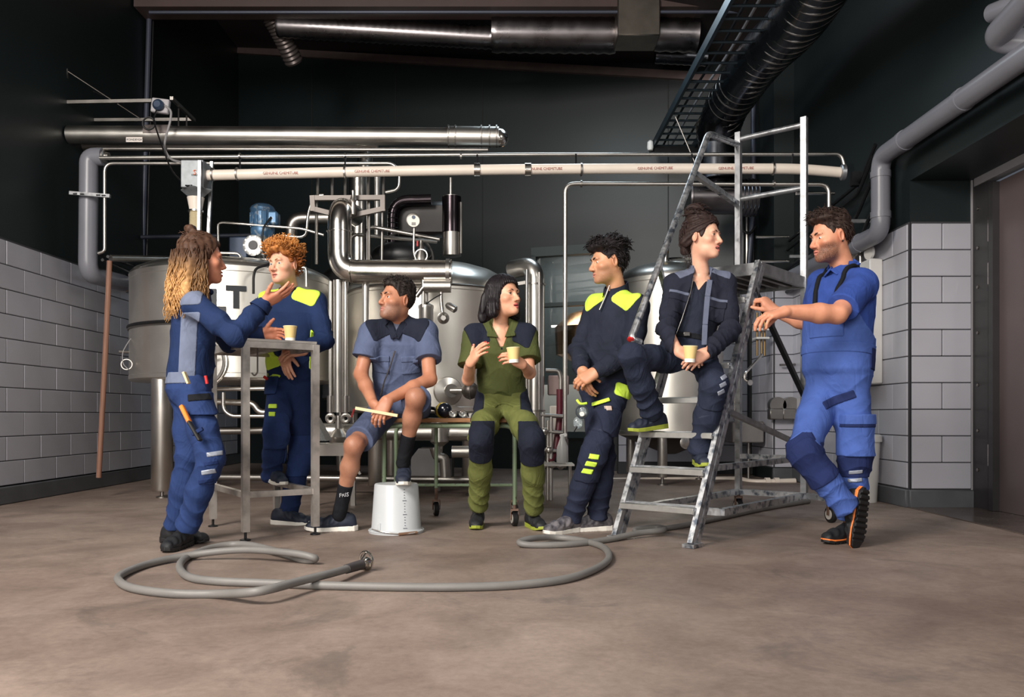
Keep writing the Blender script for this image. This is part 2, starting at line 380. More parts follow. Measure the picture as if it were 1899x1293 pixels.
wsill = struct('wall_next_room_low', MB().box(c-BN*0.08+V((0, 0, 0.55)), (4.5, 0.06, 1.3), RB), mat('white lower wall', (238, 236, 230), .6), 'white lower wall of the room behind the window', 'wall')
solo('strip_lamp', MB().box(c-BN*0.3+V((0, 0, 2.1)), (1.6, 0.05, 0.03), RB), mat('lit tube', (255, 248, 236), .5, emit=2.0), 'thin lit strip lamp seen through the window', 'lamp')
area('next_room_lamp', c-BN*1.1+V((0, 0, 3.2)), c-BN*0.6, 2.0, 1.0, 70, (1, 0.97, 0.92))
# ================================================================ TANKS
UP = V((0, 0, 1))
def clampring(c, axis, r, parent, m=None, name='clamp', t=0.014):
    return MB().lathe(Vector(c)-Vector(axis).normalized()*t/2, axis, [(r, 0), (r+0.012, 0), (r+0.012, t), (r, t)], 20, False, False).build(name, m or STEEL_D, parent)
def tank(name, label, c, R, z0, z1, dome, foot, legs, lr, m=TANKM, cone=0.0, conem=None):
    t = thing(name, label, 'tank', (c[0], c[1], 0))
    base = V((c[0], c[1], 0))
    MB().lathe(base, UP, [(R-0.02, z0), (R, z0+0.015), (R, z0+0.05), (R-0.004, z0+0.055), (R-0.004, z1-0.05), (R, z1-0.045), (R, z1)], 72, True, False).build('shell', m, t)
    prof = [(R, z1)]+[(R*math.cos(a)**0.8 if a < 1.5 else 0.02, z1+dome*math.sin(a)) for a in (0.12, 0.3, 0.55, 0.8, 1.05, 1.25, 1.4)]+[(0.02, z1+dome)]
    MB().lathe(base, UP, prof, 72, False, True).build('lid', STEEL if m is TANKM else m, t)
    if cone: MB().lathe(base, UP, [(0.06, z0-cone), (R*0.97, z0+0.0)], 48, True, False).build('cone_bottom', conem or BLACKMET, t)
    for ang in legs:
        a = math.radians(ang); p = base+V((math.sin(a)*(R-lr-0.01), -math.cos(a)*(R-lr-0.01), 0))
        lg = MB().lathe(p, UP, [(lr*0.92, foot), (lr, foot+0.012), (lr, z0+0.03)], 28).build('leg', STEEL, t)
        MB().lathe(p, UP, [(0.05, 0), (0.05, 0.012), (0.016, 0.02), (0.016, foot+0.01)], 14).build('foot', STEEL_D, lg)
    return t
T1 = (-2.66, 7.95)
t1 = tank('mash_tank', 'wide steel tank with black letters at the left, under the blue motor', T1, 0.92, 1.03, 2.0, 0.16, 0.06, (-28, 60, 150, 225), 0.09)
BAND = mat('black rubber band', (24, 24, 26), 0.5)
MB().torus(V((*T1, 1.52)), UP, 0.925, 0.014, 72, 6).build('cable_band', BAND, t1)
MB().torus(V((*T1, 1.50)), UP, 0.925, 0.008, 72, 6).build('cable_band', STEEL_D, t1)
INK = mat('black lettering', (26, 30, 38), 0.5)
def on_tank(c, R, az, z): a = math.radians(az); return V((c[0]+math.sin(a)*R, c[1]-math.cos(a)*R, z))
for ch, px, py, sz in (('T', 437, 553, 0.25), ('L', 405, 560, 0.25)):
    x = PX(px, 7.07); az = math.degrees(math.asin((x-T1[0])/0.92)); a = math.radians(az)
    lettering(ch, sz, on_tank(T1, 0.924, az, PZ(py, 7.07)), (math.cos(a), math.sin(a), 0), UP, INK, t1, 0.002, bold=.012)
# man-way hatch low on the front of the tank
h0 = on_tank(T1, 0.90, 2, 1.17); hx = V((math.sin(math.radians(2)), -math.cos(math.radians(2)), 0))
MB().lathe(h0, hx, [(0.22, 0), (0.22, 0.05), (0.19, 0.055), (0.185, 0.02)], 36, False, True).build('hatch', STEEL_B, t1)
MB().torus(h0+hx*0.06, hx, 0.2, 0.014, 36, 8).build('hatch_ring', STEEL, t1)
MB().tube([h0+hx*0.10+V((-.14, 0, -.05)), h0+hx*0.10+V((.14, 0, .03))], 0.012, 8).build('hatch_handle', STEEL_D, t1)
MB().tube([on_tank(T1, 0.9, -70, 1.30), on_tank(T1, 1.0, -70, 1.30)], 0.014, 8).build('side_nozzle', STEEL_D, t1)
T2 = (-0.78, 8.05)
t2 = tank('brew_kettle', 'bright steel kettle in the middle, behind the wooden bench', T2, 0.8, 0.74, 1.88, 0.30, 0.08, (-38, 36, 140, 220), 0.085)
MB().torus(V((*T2, 1.87)), UP, 0.802, 0.012, 72, 6).build('seam', STEEL_D, t2)
hh = on_tank(T2, 0.79, 16, 0.93); hd = V((math.sin(.28), -math.cos(.28), 0))
MB().lathe(hh, hd, [(0.13, 0), (0.12, 0.02), (0.03, 0.04), (0.03, 0.14)], 30).build('outlet', STEEL, t2)
MB().lathe(hh+hd*0.12, hd, [(0.06, 0), (0.06, 0.03)], 12).build('flange', STEEL_D, t2)
MB().tube([hh+hd*0.13, hh+hd*0.16+V((.16, -.02, 0))], 0.03, 12).build('outlet_pipe', STEEL, t2)
MB().ball(hh+hd*0.16+V((.16, -.03, 0)), 0.075, 20, 14).build('ball_valve', mat('dark cast steel', (92, 86, 82), 0.42, 0.8, var=.1), t2)
mb = MB().torus(hh+hd*0.16+V((.16, -.03, 0)), (1, 0, 0), 0.075, 0.006, 24, 6); mb.build('valve_seam', STEEL_D, t2)
# open black hatch on the lid with its red tabs
kx = V((PX(745, 7.7), 7.7, PZ(474, 7.7)))
MB().ball(kx, 0.24, 24, 12, (1.2, 0.6, 0.55)).build('lid_hatch', BLACKMET, t2)
MB().torus(kx+V((0.06, -.1, -0.02)), (0.3, -1, 0.35), 0.24, 0.012, 30, 6).build('hatch_rim', STEEL_D, t2)
T3 = (PX(1243, 9.0), 9.0)
t3 = tank('fermenter', 'slim steel tank behind the rolling ladder', T3, 0.56, 0.50, 2.16, 0.20, 0.08, (-20, 40, 130, 230), 0.05, TANKM, 0.2)
MB().tube([on_tank(T3, 0.3, -20, 2.2), on_tank(T3, 0.3, -20, 2.55)], 0.022, 10).build('vent', STEEL, t3)
MB().lathe(on_tank(T3, 0.3, -20, 2.42), UP, [(0.03, 0), (0.03, 0.1)], 8).build('brass_valve', mat('brass', (168, 132, 72), 0.3, 1), t3)
MB().torus(on_tank(T3, 0.25, 30, 2.36), (0, -.3, 1), 0.2, 0.014, 30, 6).build('hatch_ring', STEEL_B, t3)
g = on_tank(T3, 0.57, -12, 1.30); MB().lathe(g, (0, -1, 0), [(0.05, 0), (0.05, 0.04)], 18).build('gauge', BLACKMET, t3)
MB().tube([on_tank(T3, 0.6, -2, 1.18), on_tank(T3, 0.6, -2, 1.5)], 0.014, 8).build('level_tube', STEEL_D, t3)
g = on_tank(T3, 0.5, 8, 0.44)
MB().lathe(g, (0, -1, 0), [(0.07, 0), (0.07, 0.03), (0.045, 0.035)], 18).build('manway', STEEL_B, t3)
t4 = tank('buffer_tank', 'dark steel tank standing far back beside the big steel elbow pipe', (PX(680, 9.6), 9.6), 0.5, 0.9, 2.30, 0.16, 0.1, (-30, 30, 150, 210), 0.05, STEEL_D)
lettering('HBH BREW', 0.05, (PX(672, 9.09), 9.09, PZ(486, 9.09)), (1, 0, 0), UP, INK, t4)

# ================================================================ MOTOR on the mash tank
MBL = mat('worn blue paint', (72, 108, 142), 0.4, 0.3, col2=(150, 160, 168), vscale=22, contrast=(0.34, 0.46))
MBD = mat('dark blue paint', (48, 62, 84), 0.42, 0.2, var=.15, vscale=12)
CAST = mat('pale cast aluminium', (176, 178, 178), 0.42, 0.8, var=.25, vscale=18)
mo = V((PX(487, 7.6), 7.6, PZ(462, 7.6)))
mt = thing('agitator_motor', 'blue electric motor standing on its gearbox above the left tank', 'motor', mo)
def mz(y): return PZ(y, 7.6)-PZ(462, 7.6)
MB().lathe(mo, UP, [(0.085, mz(442)), (0.105, mz(436)), (0.108, mz(424)), (0.1, mz(421)), (0.1, mz(396)), (0.108, mz(394)), (0.112, mz(388)), (0.1, mz(384)), (0.07, mz(380)), (0.02, mz(379))], 28).build('motor_housing', MBL, mt)
for k in range(18):
    a = 2*math.pi*k/18; MB().bar(mo+V((math.cos(a)*.104, math.sin(a)*.104, mz(421))), mo+V((math.cos(a)*.104, math.sin(a)*.104, mz(396))), 0.006, 0.018, (math.cos(a), math.sin(a), 0)).build('cooling_fin', MBL, mt)
MB().box(mo+V((0.115, -0.04, mz(408))), (0.09, 0.12, 0.12), None, 0.015).build('terminal_box', MBL, mt)
MB().lathe(mo, UP, [(0.06, mz(458)), (0.055, mz(450)), (0.08, mz(442))], 24).build('adapter', CAST, mt)
MB().box(mo+V((0.03, 0.0, -0.01)), (0.16, 0.16, 0.17), None, 0.03).build('gearbox', CAST, mt)
fl = MB().lathe(mo+V((-0.05, -0.09, 0.01)), (0, -1, 0), [(0.095, 0), (0.095, 0.03), (0.07, 0.04), (0.05, 0.035)], 30).build('output_flange', CAST, mt)
for k in range(10):
    a = 2*math.pi*k/10; MB().lathe(mo+V((-0.05+math.cos(a)*.078, -0.12, 0.01+math.sin(a)*.078)), (0, -1, 0), [(0.009, 0), (0.009, 0.012)], 8).build('bolt', STEEL_D, fl)
MB().lathe(mo+V((-0.05, -0.12, 0.01)), (0, -1, 0), [(0.045, 0), (0.04, 0.012)], 20).build('shaft_cap', BLACKMET, mt)
MB().box(mo+V((-0.2, 0.02, 0.0)), (0.17, 0.2, 0.2), None, 0.012).build('drive_box', MBD, mt)
MB().box(mo+V((0.0, 0.02, -0.17)), (0.5, 0.3, 0.1), None, 0.008).build('mounting_plate', MBD, mt)
MB().tube([mo+V((0.11, -0.11, mz(408))), mo+V((0.05, -0.16, mz(430))), mo+V((0.04, -0.15, mz(462))), mo+V((0.07, -0.1, mz(490)))], 0.009, 8, 0.05).build('power_cable', WIRE, mt)
for k in range(3): MB().tube([mo+V((-.02+.04*k, -.12, -.08)), mo+V((.04+.04*k, -.16, -.18)), mo+V((.06+.05*k, -.12, -.27))], 0.008, 6, 0.05).build('cable', WIRE, mt)
# handrails on the tank lids
def rail(name, pts, r, label, m=STEEL, bend=0.05, cat='pipe', group=None):
    return solo(name, MB().tube([P(*p) for p in pts], r, 10, bend), m, label, cat, group)
rail('lid_rail', [(405, 455, 7.5), (404, 412, 7.5), (560, 424, 7.5), (600, 436, 7.5)], 0.012, 'thin steel rail bent over the left tank lid behind the motor')
rail('grab_rail', [(404, 469, 7.3), (447, 470, 7.3), (448, 505, 7.3)], 0.014, 'short steel handle bent down onto the left tank lid', bend=0.06)
rail('grab_rail', [(405, 482, 7.4), (505, 481, 7.4)], 0.01, 'straight thin steel rod lying across the left tank lid')
rail('grab_rail', [(550, 500, 7.3), (568, 494, 7.3), (569, 532, 7.3)], 0.014, 'short steel handle rising beside the red haired man')
rail('lid_pipe', [(520, 442, 7.6), (521, 437, 7.6), (568, 441, 7.6), (571, 395, 7.6), (582, 363, 7.6), (600, 362, 7.6)], 0.014, 'thin steel tube rising beside the trapezoid frame', bend=0.08)
black_hose = solo('corrugated_cable', MB().tube([P(505, 488, 7.1), P(474, 498, 7.0), P(470, 512, 6.98), P(470, 545, 6.98)], 0.011, 10, 0.05), BLACK, 'black corrugated cable hanging down the left tank front', 'cable')
rail('elbow_pipe', [(540, 500, 8.3), (540, 405, 8.3), (650, 404, 8.3)], 0.06, 'short fat dull steel elbow behind the red haired man', STEEL_D, 0.12)

# ================================================================ BIG STEEL PIPES
pl = thing('steam_pipe', 'thick shiny horizontal pipe running out from the left wall', 'pipe', P(150, 250, 7.7))
a, b = P(128, 250, 7.7), P(925, 254, 7.7)
MB().tube([a, b], 0.082, 32).build('pipe_run', STEEL, pl)
MB().tube([P(832, 253, 7.7), P(925, 254, 7.7)], 0.092, 32).build('sleeve', STEEL, pl)
MB().ball(P(926, 256, 7.72), 0.085, 20, 14).build('end_cap', STEEL_B, pl)
for x in (832, 845, 893, 908, 921): clampring(P(x, 253, 7.7), (1, 0, 0), 0.09, pl, STEEL_D, 'band', 0.012)
MB().tube([P(272, 249, 7.7), P(318, 249, 7.7)], 0.0835, 32).build('tape_wrap', mat('grey wrap', (118, 110, 108), .5, .3), pl)
lab = MB().box(P(249, 259, 7.61), (0.15, 0.004, 0.045)).build('label_plate', mat('white label', (222, 214, 208), .5), pl)
lettering('‹ KONDENSAT', 0.026, P(249, 259, 7.605), (1, 0, 0), UP, INK, pl, 0.0006)
rail('return_pipe', [(148, 270, 8.0), (700, 268, 8.0)], 0.06, 'second steel pipe just under the thick shiny one', STEEL_D, 0)
st = thing('vent_stack', 'upright steel stack rising behind the trapezoid frame', 'pipe', P(668, 400, 8.2))
MB().tube([P(677, 268, 8.2), P(677, 318, 8.2)], 0.075, 28).build('upper_tube', STEEL_B, st)
MB().tube([P(666, 318, 8.2), P(666, 560, 8.2)], 0.10, 28).build('lower_tube', STEEL_B, st)
MB().tube([P(700, 325, 8.2), P(700, 440, 8.2)], 0.035, 16).build('side_tube', STEEL_D, st)
rail('water_line', [(167, 462, 7.5), (167, 276, 7.5), (905, 278, 7.5)], 0.016, 'thin steel line hugging the underside of the thick pipe', STEEL_D, 0.1)
wl = thing('long_line', 'longest thin steel line running across the whole hall above the white hose', 'pipe', P(190, 293, 7.35))
MB().tube([P(185, 293, 7.35), P(860, 287, 7.35), P(1560, 286, 7.35), P(1566, 308, 7.35)], 0.017, 10, 0.08).build('pipe_run', STEEL, wl)
for x in (445, 640, 855): clampring(P(x, 290, 7.35), (1, 0, 0), 0.016, wl)
rail('return_line', [(182, 470, 7.4), (194, 466, 7.4), (194, 303, 7.4), (728, 303, 7.4), (741, 318, 7.4), (740, 352, 7.4), (715, 357, 7.4)], 0.015, 'thin steel line that bends down behind the white hose near the upright stack', STEEL, 0.08)
dl = thing('drop_line', 'thin steel line with a long drop in front of the window', 'pipe', P(1048, 880, 6.7))
MB().tube([P(1048, 835, 6.7), P(1048, 341, 6.7), P(1537, 342, 6.7), P(1537, 384, 6.7)], 0.017, 12, 0.08).build('pipe_run', STEEL, dl)
for x in (1078, 1435): clampring(P(x, 341, 6.7), (1, 0, 0), 0.016, dl)
MB().lathe(P(1048, 835, 6.7), UP, [(0.026, 0), (0.026, 0.09)], 12).build('coupling', STEEL_D, dl)
# white delivery hose with red print
wh = thing('white_hose', 'off-white plastic delivery pipe with red print running across the hall', 'pipe', P(400, 325, 7.0))
hp = [P(384, 325, 7.0), P(700, 318, 7.0), P(880, 315, 7.0), P(1100, 313, 7.0), P(1480, 313, 7.0), P(1560, 320, 7.0)]
MB().tube(hp, 0.043, 24, 0.4).build('pipe_run', WHITEPIPE, wh)
RED = mat('red print', (150, 62, 52), .6)
for x, y in ((520, 322), (690, 318.5), (1010, 314), (1215, 313), (1365, 313)):
    lettering('GENUINE CHEMITUBE', 0.03, P(x, y-1, 6.955), (1, 0, 0.012), UP, RED, wh, 0.0004)
for x in (395, 440, 640, 1078, 1285, 1433, 1490): clampring(P(x, 323.5-(x-395)*0.013 if x < 1100 else 313, 7.0), (1, 0, 0), 0.043, wh, STEEL_D)
for x in (885, 979): clampring(P(x, 315, 7.0), (1, 0, 0), 0.044, wh, STEEL_B, 'coupling', 0.05)
MB().lathe(P(1558, 320, 7.0), (1, -.1, 0), [(0.05, 0), (0.065, 0.01), (0.065, 0.04), (0.05, 0.05)], 24).build('end_flange', GALV, wh)
for x, y0 in ((445, 293), (640, 290), (885, 287), (1068, 286), (1283, 286), (1470, 286)):
    MB().tube([P(x, y0, 7.1), P(x, 316, 7.05)], 0.008, 6).build('hanger', BLACKMET, wh)
# ================================================================ MALT HOPPER
hpz = P(365, 400, 7.0)
ho = thing('malt_hopper', 'small galvanised hopper box with a ribbed tan hose under it', 'hopper', hpz)
HG = mat('dull galvanised sheet', (132, 136, 140), .5, .6, var=.15, vscale=20)
MB().box(P(364, 328, 7.0), (0.19, 0.19, 0.23), None, 0.006).build('box', HG, ho)
MB().lathe(P(364, 373, 7.0), UP, [(0.055, 0), (0.06, 0.03), (0.13, 0.09), (0.13, 0.1)], 4).build('funnel', HG, ho)
MB().lathe(P(363, 391, 7.0), UP, [(0.05, 0), (0.07, 0.11)], 20).build('cone', WHITEPIPE, ho)
clampring(P(363, 392, 7.0), UP, 0.05, ho, STEEL_B)
mb = MB(); n = 27; q0, q1 = P(362, 428, 7.0), P(363, 392, 7.0)
mb.tube([q0.lerp(q1, i/(n-1)) for i in range(n)], [0.045+0.006*(i % 2) for i in range(n)], 18, 0, True); mb.build('ribbed_hose', mat('tan ribbed hose', (196, 184, 152), .5), ho)
MB().bar(P(369, 430, 6.88), P(371, 298, 6.88), 0.025, 0.025).build('support_leg', GALV, ho)
MB().bar(P(386, 445, 7.1), P(393, 300, 7.1), 0.025, 0.025).build('support_leg', GALV, ho)
lettering('S', 0.06, P(361, 320, 6.898), (1, 0, 0), UP, mat('orange mark', (226, 110, 60), .6), ho, 0.001)
lettering('STALA', 0.02, P(361, 324.5, 6.898), (1, 0, 0), UP, INK, ho, 0.001)
# ================================================================ WALL BRACKET ARM with its motor, cables
br = thing('wall_bracket', 'perforated steel bracket arm on the left wall with a grey socket box', 'bracket', P(124, 190, 7.7))
q = lambda x, y, d=7.7: P(x, y, d)
MB().bar(q(124, 128), q(122, 198), 0.02, 0.02).build('wall_strut', STEEL_D, br)
MB().bar(q(122, 190), q(282, 187), 0.03, 0.03).build('arm', STEEL_D, br)
MB().bar(q(169, 168, 8.2), q(169, 226, 8.2), 0.02, 0.02).build('wall_strut', STEEL_D, br)
MB().bar(q(169, 223, 8.2), q(360, 222, 8.2), 0.03, 0.03).build('arm', STEEL_D, br)
MB().bar(q(318, 182, 7.6), q(360, 223, 8.2), 0.03, 0.03).build('cross_arm', STEEL_D, br)
MB().tube([q(124, 131), q(260, 220, 8.1)], 0.005, 6).build('stay_wire', STEEL_D, br)
MB().tube([q(169, 168, 8.2), q(222, 190, 7.8)], 0.005, 6).build('stay_wire', STEEL_D, br)
for x in (331, 346): MB().tube([q(x, 190+(x-318)*.9, 7.8), q(x, 236, 7.75)], 0.008, 6).build('hanger', STEEL_D, br)
bx = MB().box(q(298, 197, 7.6), (0.16, 0.05, 0.13), Matrix.Rotation(0.12, 3, 'Y'), 0.008).build('socket_plate', mat('pale grey box', (170, 168, 172), .5), br)
MB().lathe(q(295, 196, 7.57), (0, -1, 0), [(0.05, 0), (0.05, 0.03), (0.03, 0.05)], 18).build('plug', MBD, br)
solo('black_cable', MB().tube([P(290, 205, 7.55), P(284, 222, 7.5), P(297, 262, 7.4), P(318, 318, 7.2), P(345, 345, 6.9), P(356, 344, 6.88)], 0.007, 8, 0.15), WIRE, 'thin black cable drooping from the socket box to the hopper', 'cable')
solo('cable_coil', MB().torus(P(276, 229, 7.5), (0, -1, 0), 0.055, 0.009, 24, 6), WIRE, 'small coil of black cable hanging under the socket box', 'cable')
solo('grey_cable', MB().tube([P(306, 196, 7.5), P(318, 205, 7.5), P(316, 225, 7.5), P(307, 255, 7.5), P(304, 275, 7.45), P(316, 297, 7.3), P(343, 302, 7.1)], 0.01, 8, 0.2), mat('grey cable', (140, 138, 140), .5), 'grey cable curving from the socket box to the hopper top', 'cable')
# conduit on the left wall
cd = thing('wall_conduit', 'tall dark conduit pipe running up the left wall', 'conduit', P(272, 480, 9.3))
MB().tube([P(264, 475, 9.3), P(277, 24, 9.3)], 0.028, 12).build('conduit_run', mat('blue grey conduit', (74, 78, 92), .4, .3), cd)
MB().tube([P(272, 475, 9.35), P(284, 30, 9.35)], 0.012, 8).build('conduit_side', BLACKMET, cd)
rail('ceiling_conduit', [(277, 23, 9.0), (1380, 22, 9.0)], 0.018, 'thin blue grey conduit running under the brown beam', mat('blue grey conduit', (74, 78, 92), .4, .3), 0, 'conduit')
rail('cable_tray', [(262, 440, 9.2), (480, 436, 9.2)], 0.022, 'dark cable tray behind the woman with the long hair', mat('blue black tray', (40, 44, 56), .5), 0, 'cable tray')
# ================================================================ GREY PVC, left
pv = thing('grey_drain_pipe', 'thick grey plastic pipe bending down the left wall', 'pipe', P(165, 520, 7.5))
MB().tube([P(192, 291, 7.5), P(165, 291, 7.5), P(163, 508, 7.5), P(255, 532, 8.4)], 0.08, 28, 0.12).build('pipe_run', PVC, pv)
MB().lathe(P(184, 290, 7.5), (1, 0, 0), [(0.06, 0), (0.06, 0.05), (0.035, 0.06), (0.035, 0.09)], 20).build('flange', STEEL, pv)
clampring(P(229, 525, 8.15), (0.5, 0.8, -.1), 0.08, pv, STEEL_B, 'coupling', 0.05); clampring(P(241, 528, 8.3), (0.5, 0.8, -.1), 0.076, pv, mat('dark green sleeve', (24, 56, 52), .4), 'sleeve', 0.09)
sb = thing('slotted_bracket', 'slotted steel bracket holding the thin lines beside the grey pipe', 'bracket', P(165, 362, 7.45))
MB().box(P(167, 361, 7.38), (0.36, 0.03, 0.03), Matrix.Rotation(0.08, 3, 'Y')).build('channel', GALV, sb)
for x in (139, 152, 182, 192): MB().box(P(x, 360+(x-150)*.06, 7.36), (0.035, 0.006, 0.01)).build('slot', BLACKMET, sb)
solo('wooden_pole', MB().tube([P(203, 484, 7.2), P(196, 640, 7.2), P(183, 886, 7.2)], 0.022, 14, 1.0), mat('brown wooden pole', (128, 92, 76), .6, 0, var=.12, vscale=8, stretch=(8, 8, .6)), 'long brown pole hanging in front of the left tiled wall', 'pole')
pr = thing('pipe_rack', 'dark rack of thin pipes and brackets at the top of the brown pole', 'pipe rack', P(215, 480, 7.6))
for k, (p0, p1) in enumerate((((172, 468, 7.5), (300, 512, 9.0)), ((200, 476, 7.4), (290, 505, 8.8)), ((190, 482, 7.5), (275, 520, 8.6)))):
    MB().tube([P(*p0), P(*p1)], 0.014, 8).build('thin_pipe', BLACKMET, pr)
MB().tube([P(205, 479, 7.4), P(330, 481, 8.0)], 0.03, 12).build('thick_pipe', STEEL_D, pr)
MB().box(P(270, 512, 8.2), (0.3, 0.04, 0.03)).build('support', GALV, pr)
gl = solo('sample_loop', MB().torus(P(235, 676, 7.3), (0.2, -1, 0), 0.045, 0.007, 24, 6), STEEL_D, 'small steel ring loop at the left side of the lettered tank', 'loop')
solo('sample_wire', MB().tube([P(262, 610, 7.6), P(240, 630, 7.4), P(226, 655, 7.3), P(228, 676, 7.28), P(238, 685, 7.28)], 0.004, 6, 0.1), mat('grey cable', (140, 138, 140), .5), 'thin grey wire drooping from the left tank to the ring loop', 'wire')
# ================================================================ PIPES around the kettle
be = thing('elbow_pipe', 'big shiny elbow pipe with a round top in front of the kettle', 'pipe', P(630, 505, 6.95))
MB().tube([P(655, 400, 7.5), P(630, 385, 6.95), P(630, 504, 6.95), P(838, 504, 6.95)], 0.099, 36, 0.16, True, 10).build('pipe_run', STEEL_B, be)
clampring(P(831, 504, 6.95), (1, 0, 0), 0.098, be, STEEL_D, 'band', 0.03)
for x0, x1, yy in ((630, 630, 430), (652, 652, 504)):
    clampring(P(x0, yy, 6.95), (0, 0, 1) if yy == 430 else (1, 0, 0), 0.0985, be, STEEL_B, 'weld_band', 0.006)
fi = thing('filter_pot', 'steel filter canister with valves on the kettle front', 'filter', P(790, 640, 6.9))
MB().tube([P(786, 531, 6.9), P(836, 531, 6.9)], 0.054, 24).build('cross_tube', STEEL, fi)
MB().lathe(P(790, 640, 6.95), UP, [(0.055, 0), (0.062, 0.01), (0.062, 0.30), (0.065, 0.31), (0.065, 0.33), (0.03, 0.35), (0.02, 0.36), (0.02, 0.46)], 26).build('canister', STEEL, fi)
MB().tube([P(785, 570, 6.9), P(785, 520, 6.9)], 0.016, 10).build('neck', STEEL, fi)
MB().tube([P(772, 550, 6.88), P(784, 534, 6.88)], 0.02, 10).build('inlet', STEEL_D, fi)
MB().tube([P(822, 590, 6.85), P(818, 560, 6.88), P(818, 540, 6.9)], 0.016, 10, .05).build('tap_pipe', STEEL, fi)
MB().lathe(P(822, 590, 6.84), (0.1, -1, -.1), [(0.045, 0), (0.05, 0.02), (0.03, 0.03), (0.02, 0.05)], 20).build('tap', STEEL, fi)
MB().lathe(P(828, 565, 6.84), (1, -.3, -.6), [(0.02, 0), (0.03, 0.02), (0.03, 0.09), (0.015, 0.1)], 16).build('actuator', STEEL_D, fi)
MB().tube([P(790, 564, 6.85), P(805, 553, 6.85), P(818, 546, 6.88)], 0.005, 6, 0.05).build('signal_wire', WIRE, fi)
for nm, x, y0, y1, r, lb in (('riser_pipe', 628, 520, 765, 0.045, 'thickest upright steel pipe below the big elbow'), ('riser_pipe', 613, 522, 772, 0.016, 'thin upright pipe left of the thick one below the big elbow'),
                             ('riser_pipe', 641, 522, 772, 0.016, 'thin upright pipe right of the thick one below the big elbow'), ('riser_pipe', 678, 522, 700, 0.03, 'upright steel pipe behind the seated man in shorts')):
    p = thing(nm, lb, 'pipe', P(x, y1, 7.0))
    MB().tube([P(x, y0, 7.0), P(x, y1, 7.0)], r, 16).build('pipe_run', STEEL, p)
    if r < 0.02:
        MB().torus(P(x, 776, 6.95), (0, -1, 0), 0.03, 0.016, 20, 8).build('u_bend', STEEL, p)
        MB().lathe(P(x, 765, 7.0), UP, [(0.03, 0), (0.03, 0.14)], 14).build('sleeve', STEEL_D, p)
MB_ = MB().lathe(P(628, 815, 7.0), UP, [(0.02, -0.05), (0.07, -0.04), (0.085, 0.02), (0.05, 0.07), (0.03, 0.09), (0.03, 0.2)], 26)
solo('pump_pot', MB_, STEEL, 'rounded steel pump body under the thick upright pipe', 'pump')
solo('red_lever', MB().bar(P(657, 758, 6.9), P(652, 774, 6.9), 0.02, 0.012), mat('red plastic', (190, 40, 40), .4), 'small red lever beside the seated man in shorts', 'lever')
bp = thing('tall_riser', 'tall thick steel pipe on the right side of the kettle', 'pipe', P(990, 850, 7.5))
MB().tube([P(950, 500, 7.7), P(992, 492, 7.5), P(992, 850, 7.5)], 0.083, 28, 0.16, True, 8).build('pipe_run', STEEL, bp)
MB().tube([P(977, 500, 7.35), P(977, 850, 7.35)], 0.014, 10).build('thin_line', STEEL_D, bp)
MB().tube([P(1000, 505, 7.35), P(1000, 760, 7.35)], 0.014, 10).build('thin_line', STEEL_D, bp)
for y in (528, 762): clampring(P(992, y, 7.5), UP, 0.083, bp, STEEL_D)
MB().bar(P(950, 528, 7.5), P(975, 524, 7.5), 0.02, 0.03).build('stay', STEEL_D, bp)
ar = thing('insulated_arch', 'dark wrapped pipe arching over behind the round gauge', 'pipe', P(790, 470, 7.9))
MB().tube([P(728, 470, 7.9), P(728, 372, 7.9), P(800, 370, 7.9)], 0.05, 20, 0.16).build('thin_leg', mat('dark chrome wrap', (54, 48, 52), .22, .9, var=.1), ar)
MB().box(P(790, 408, 8.05), (0.62, 0.12, 0.36), None, 0.1).build('cover', mat('dark brown cover', (28, 22, 22), .4, .2, var=.2, vscale=5), ar)
MB().tube([P(838, 475, 7.85), P(838, 365, 7.85)], 0.088, 26).build('thick_leg', STEEL_D, ar)
MB().tube([P(838, 432, 7.85), P(838, 366, 7.85)], 0.092, 26).build('wrap', mat('dark chrome wrap', (54, 48, 52), .22, .9, var=.1), ar)
MB().tube([P(855, 470, 7.8), P(855, 375, 7.8)], 0.01, 8).build('thin_line', STEEL_D, ar)
MB().tube([P(836, 330, 7.8), P(836, 366, 7.8)], 0.018, 10).build('top_line', STEEL_D, ar)
for k in range(7): MB().torus(P(729, 388+9*k, 7.9), UP, 0.052, 0.004, 20, 5).build('wire_ring', BLACKMET, ar)
ga = thing('pressure_gauge', 'round white faced gauge on a thin bent stem', 'gauge', P(770, 480, 7.1))
MB().tube([P(768, 422, 7.1), P(767, 468, 7.1), P(772, 484, 7.1)], 0.011, 10, .05).build('stem', STEEL, ga)
MB().torus(P(781, 474, 7.1), (0, -1, 0), 0.052, 0.007, 26, 6).build('siphon_loop', STEEL, ga)
gc = MB().lathe(P(767, 410, 7.12), (0, -1, 0), [(0.05, 0), (0.06, 0.01), (0.06, 0.05), (0.052, 0.055)], 30).build('case', STEEL_D, ga)
MB().lathe(P(767, 410, 7.062), (0, -1, 0), [(0.051, 0), (0.051, 0.003)], 30).build('dial', mat('gauge dial', (224, 218, 208), .4), ga)
MB().lathe(P(767, 403, 7.058), (0, -1, 0), [(0.016, 0), (0.016, 0.003)], 18).build('lens', MBD, gc)
MB().box(P(767, 415, 7.057), (0.034, 0.003, 0.024)).build('display', mat('grey display', (120, 118, 116), .4), gc)
solo('cone_valve', MB().lathe(P(781, 478, 7.3), UP, [(0.06, -0.05), (0.06, 0.0), (0.02, 0.11), (0.016, 0.15)], 18), STEEL_D, 'small conical vent on the kettle lid behind the gauge', 'vent')
solo('red_tab', MB().box(P(774, 452, 7.25), (0.016, 0.016, 0.05), None, .004), mat('red plastic', (190, 40, 40), .4), 'small red tab beside the gauge stem', 'tab')
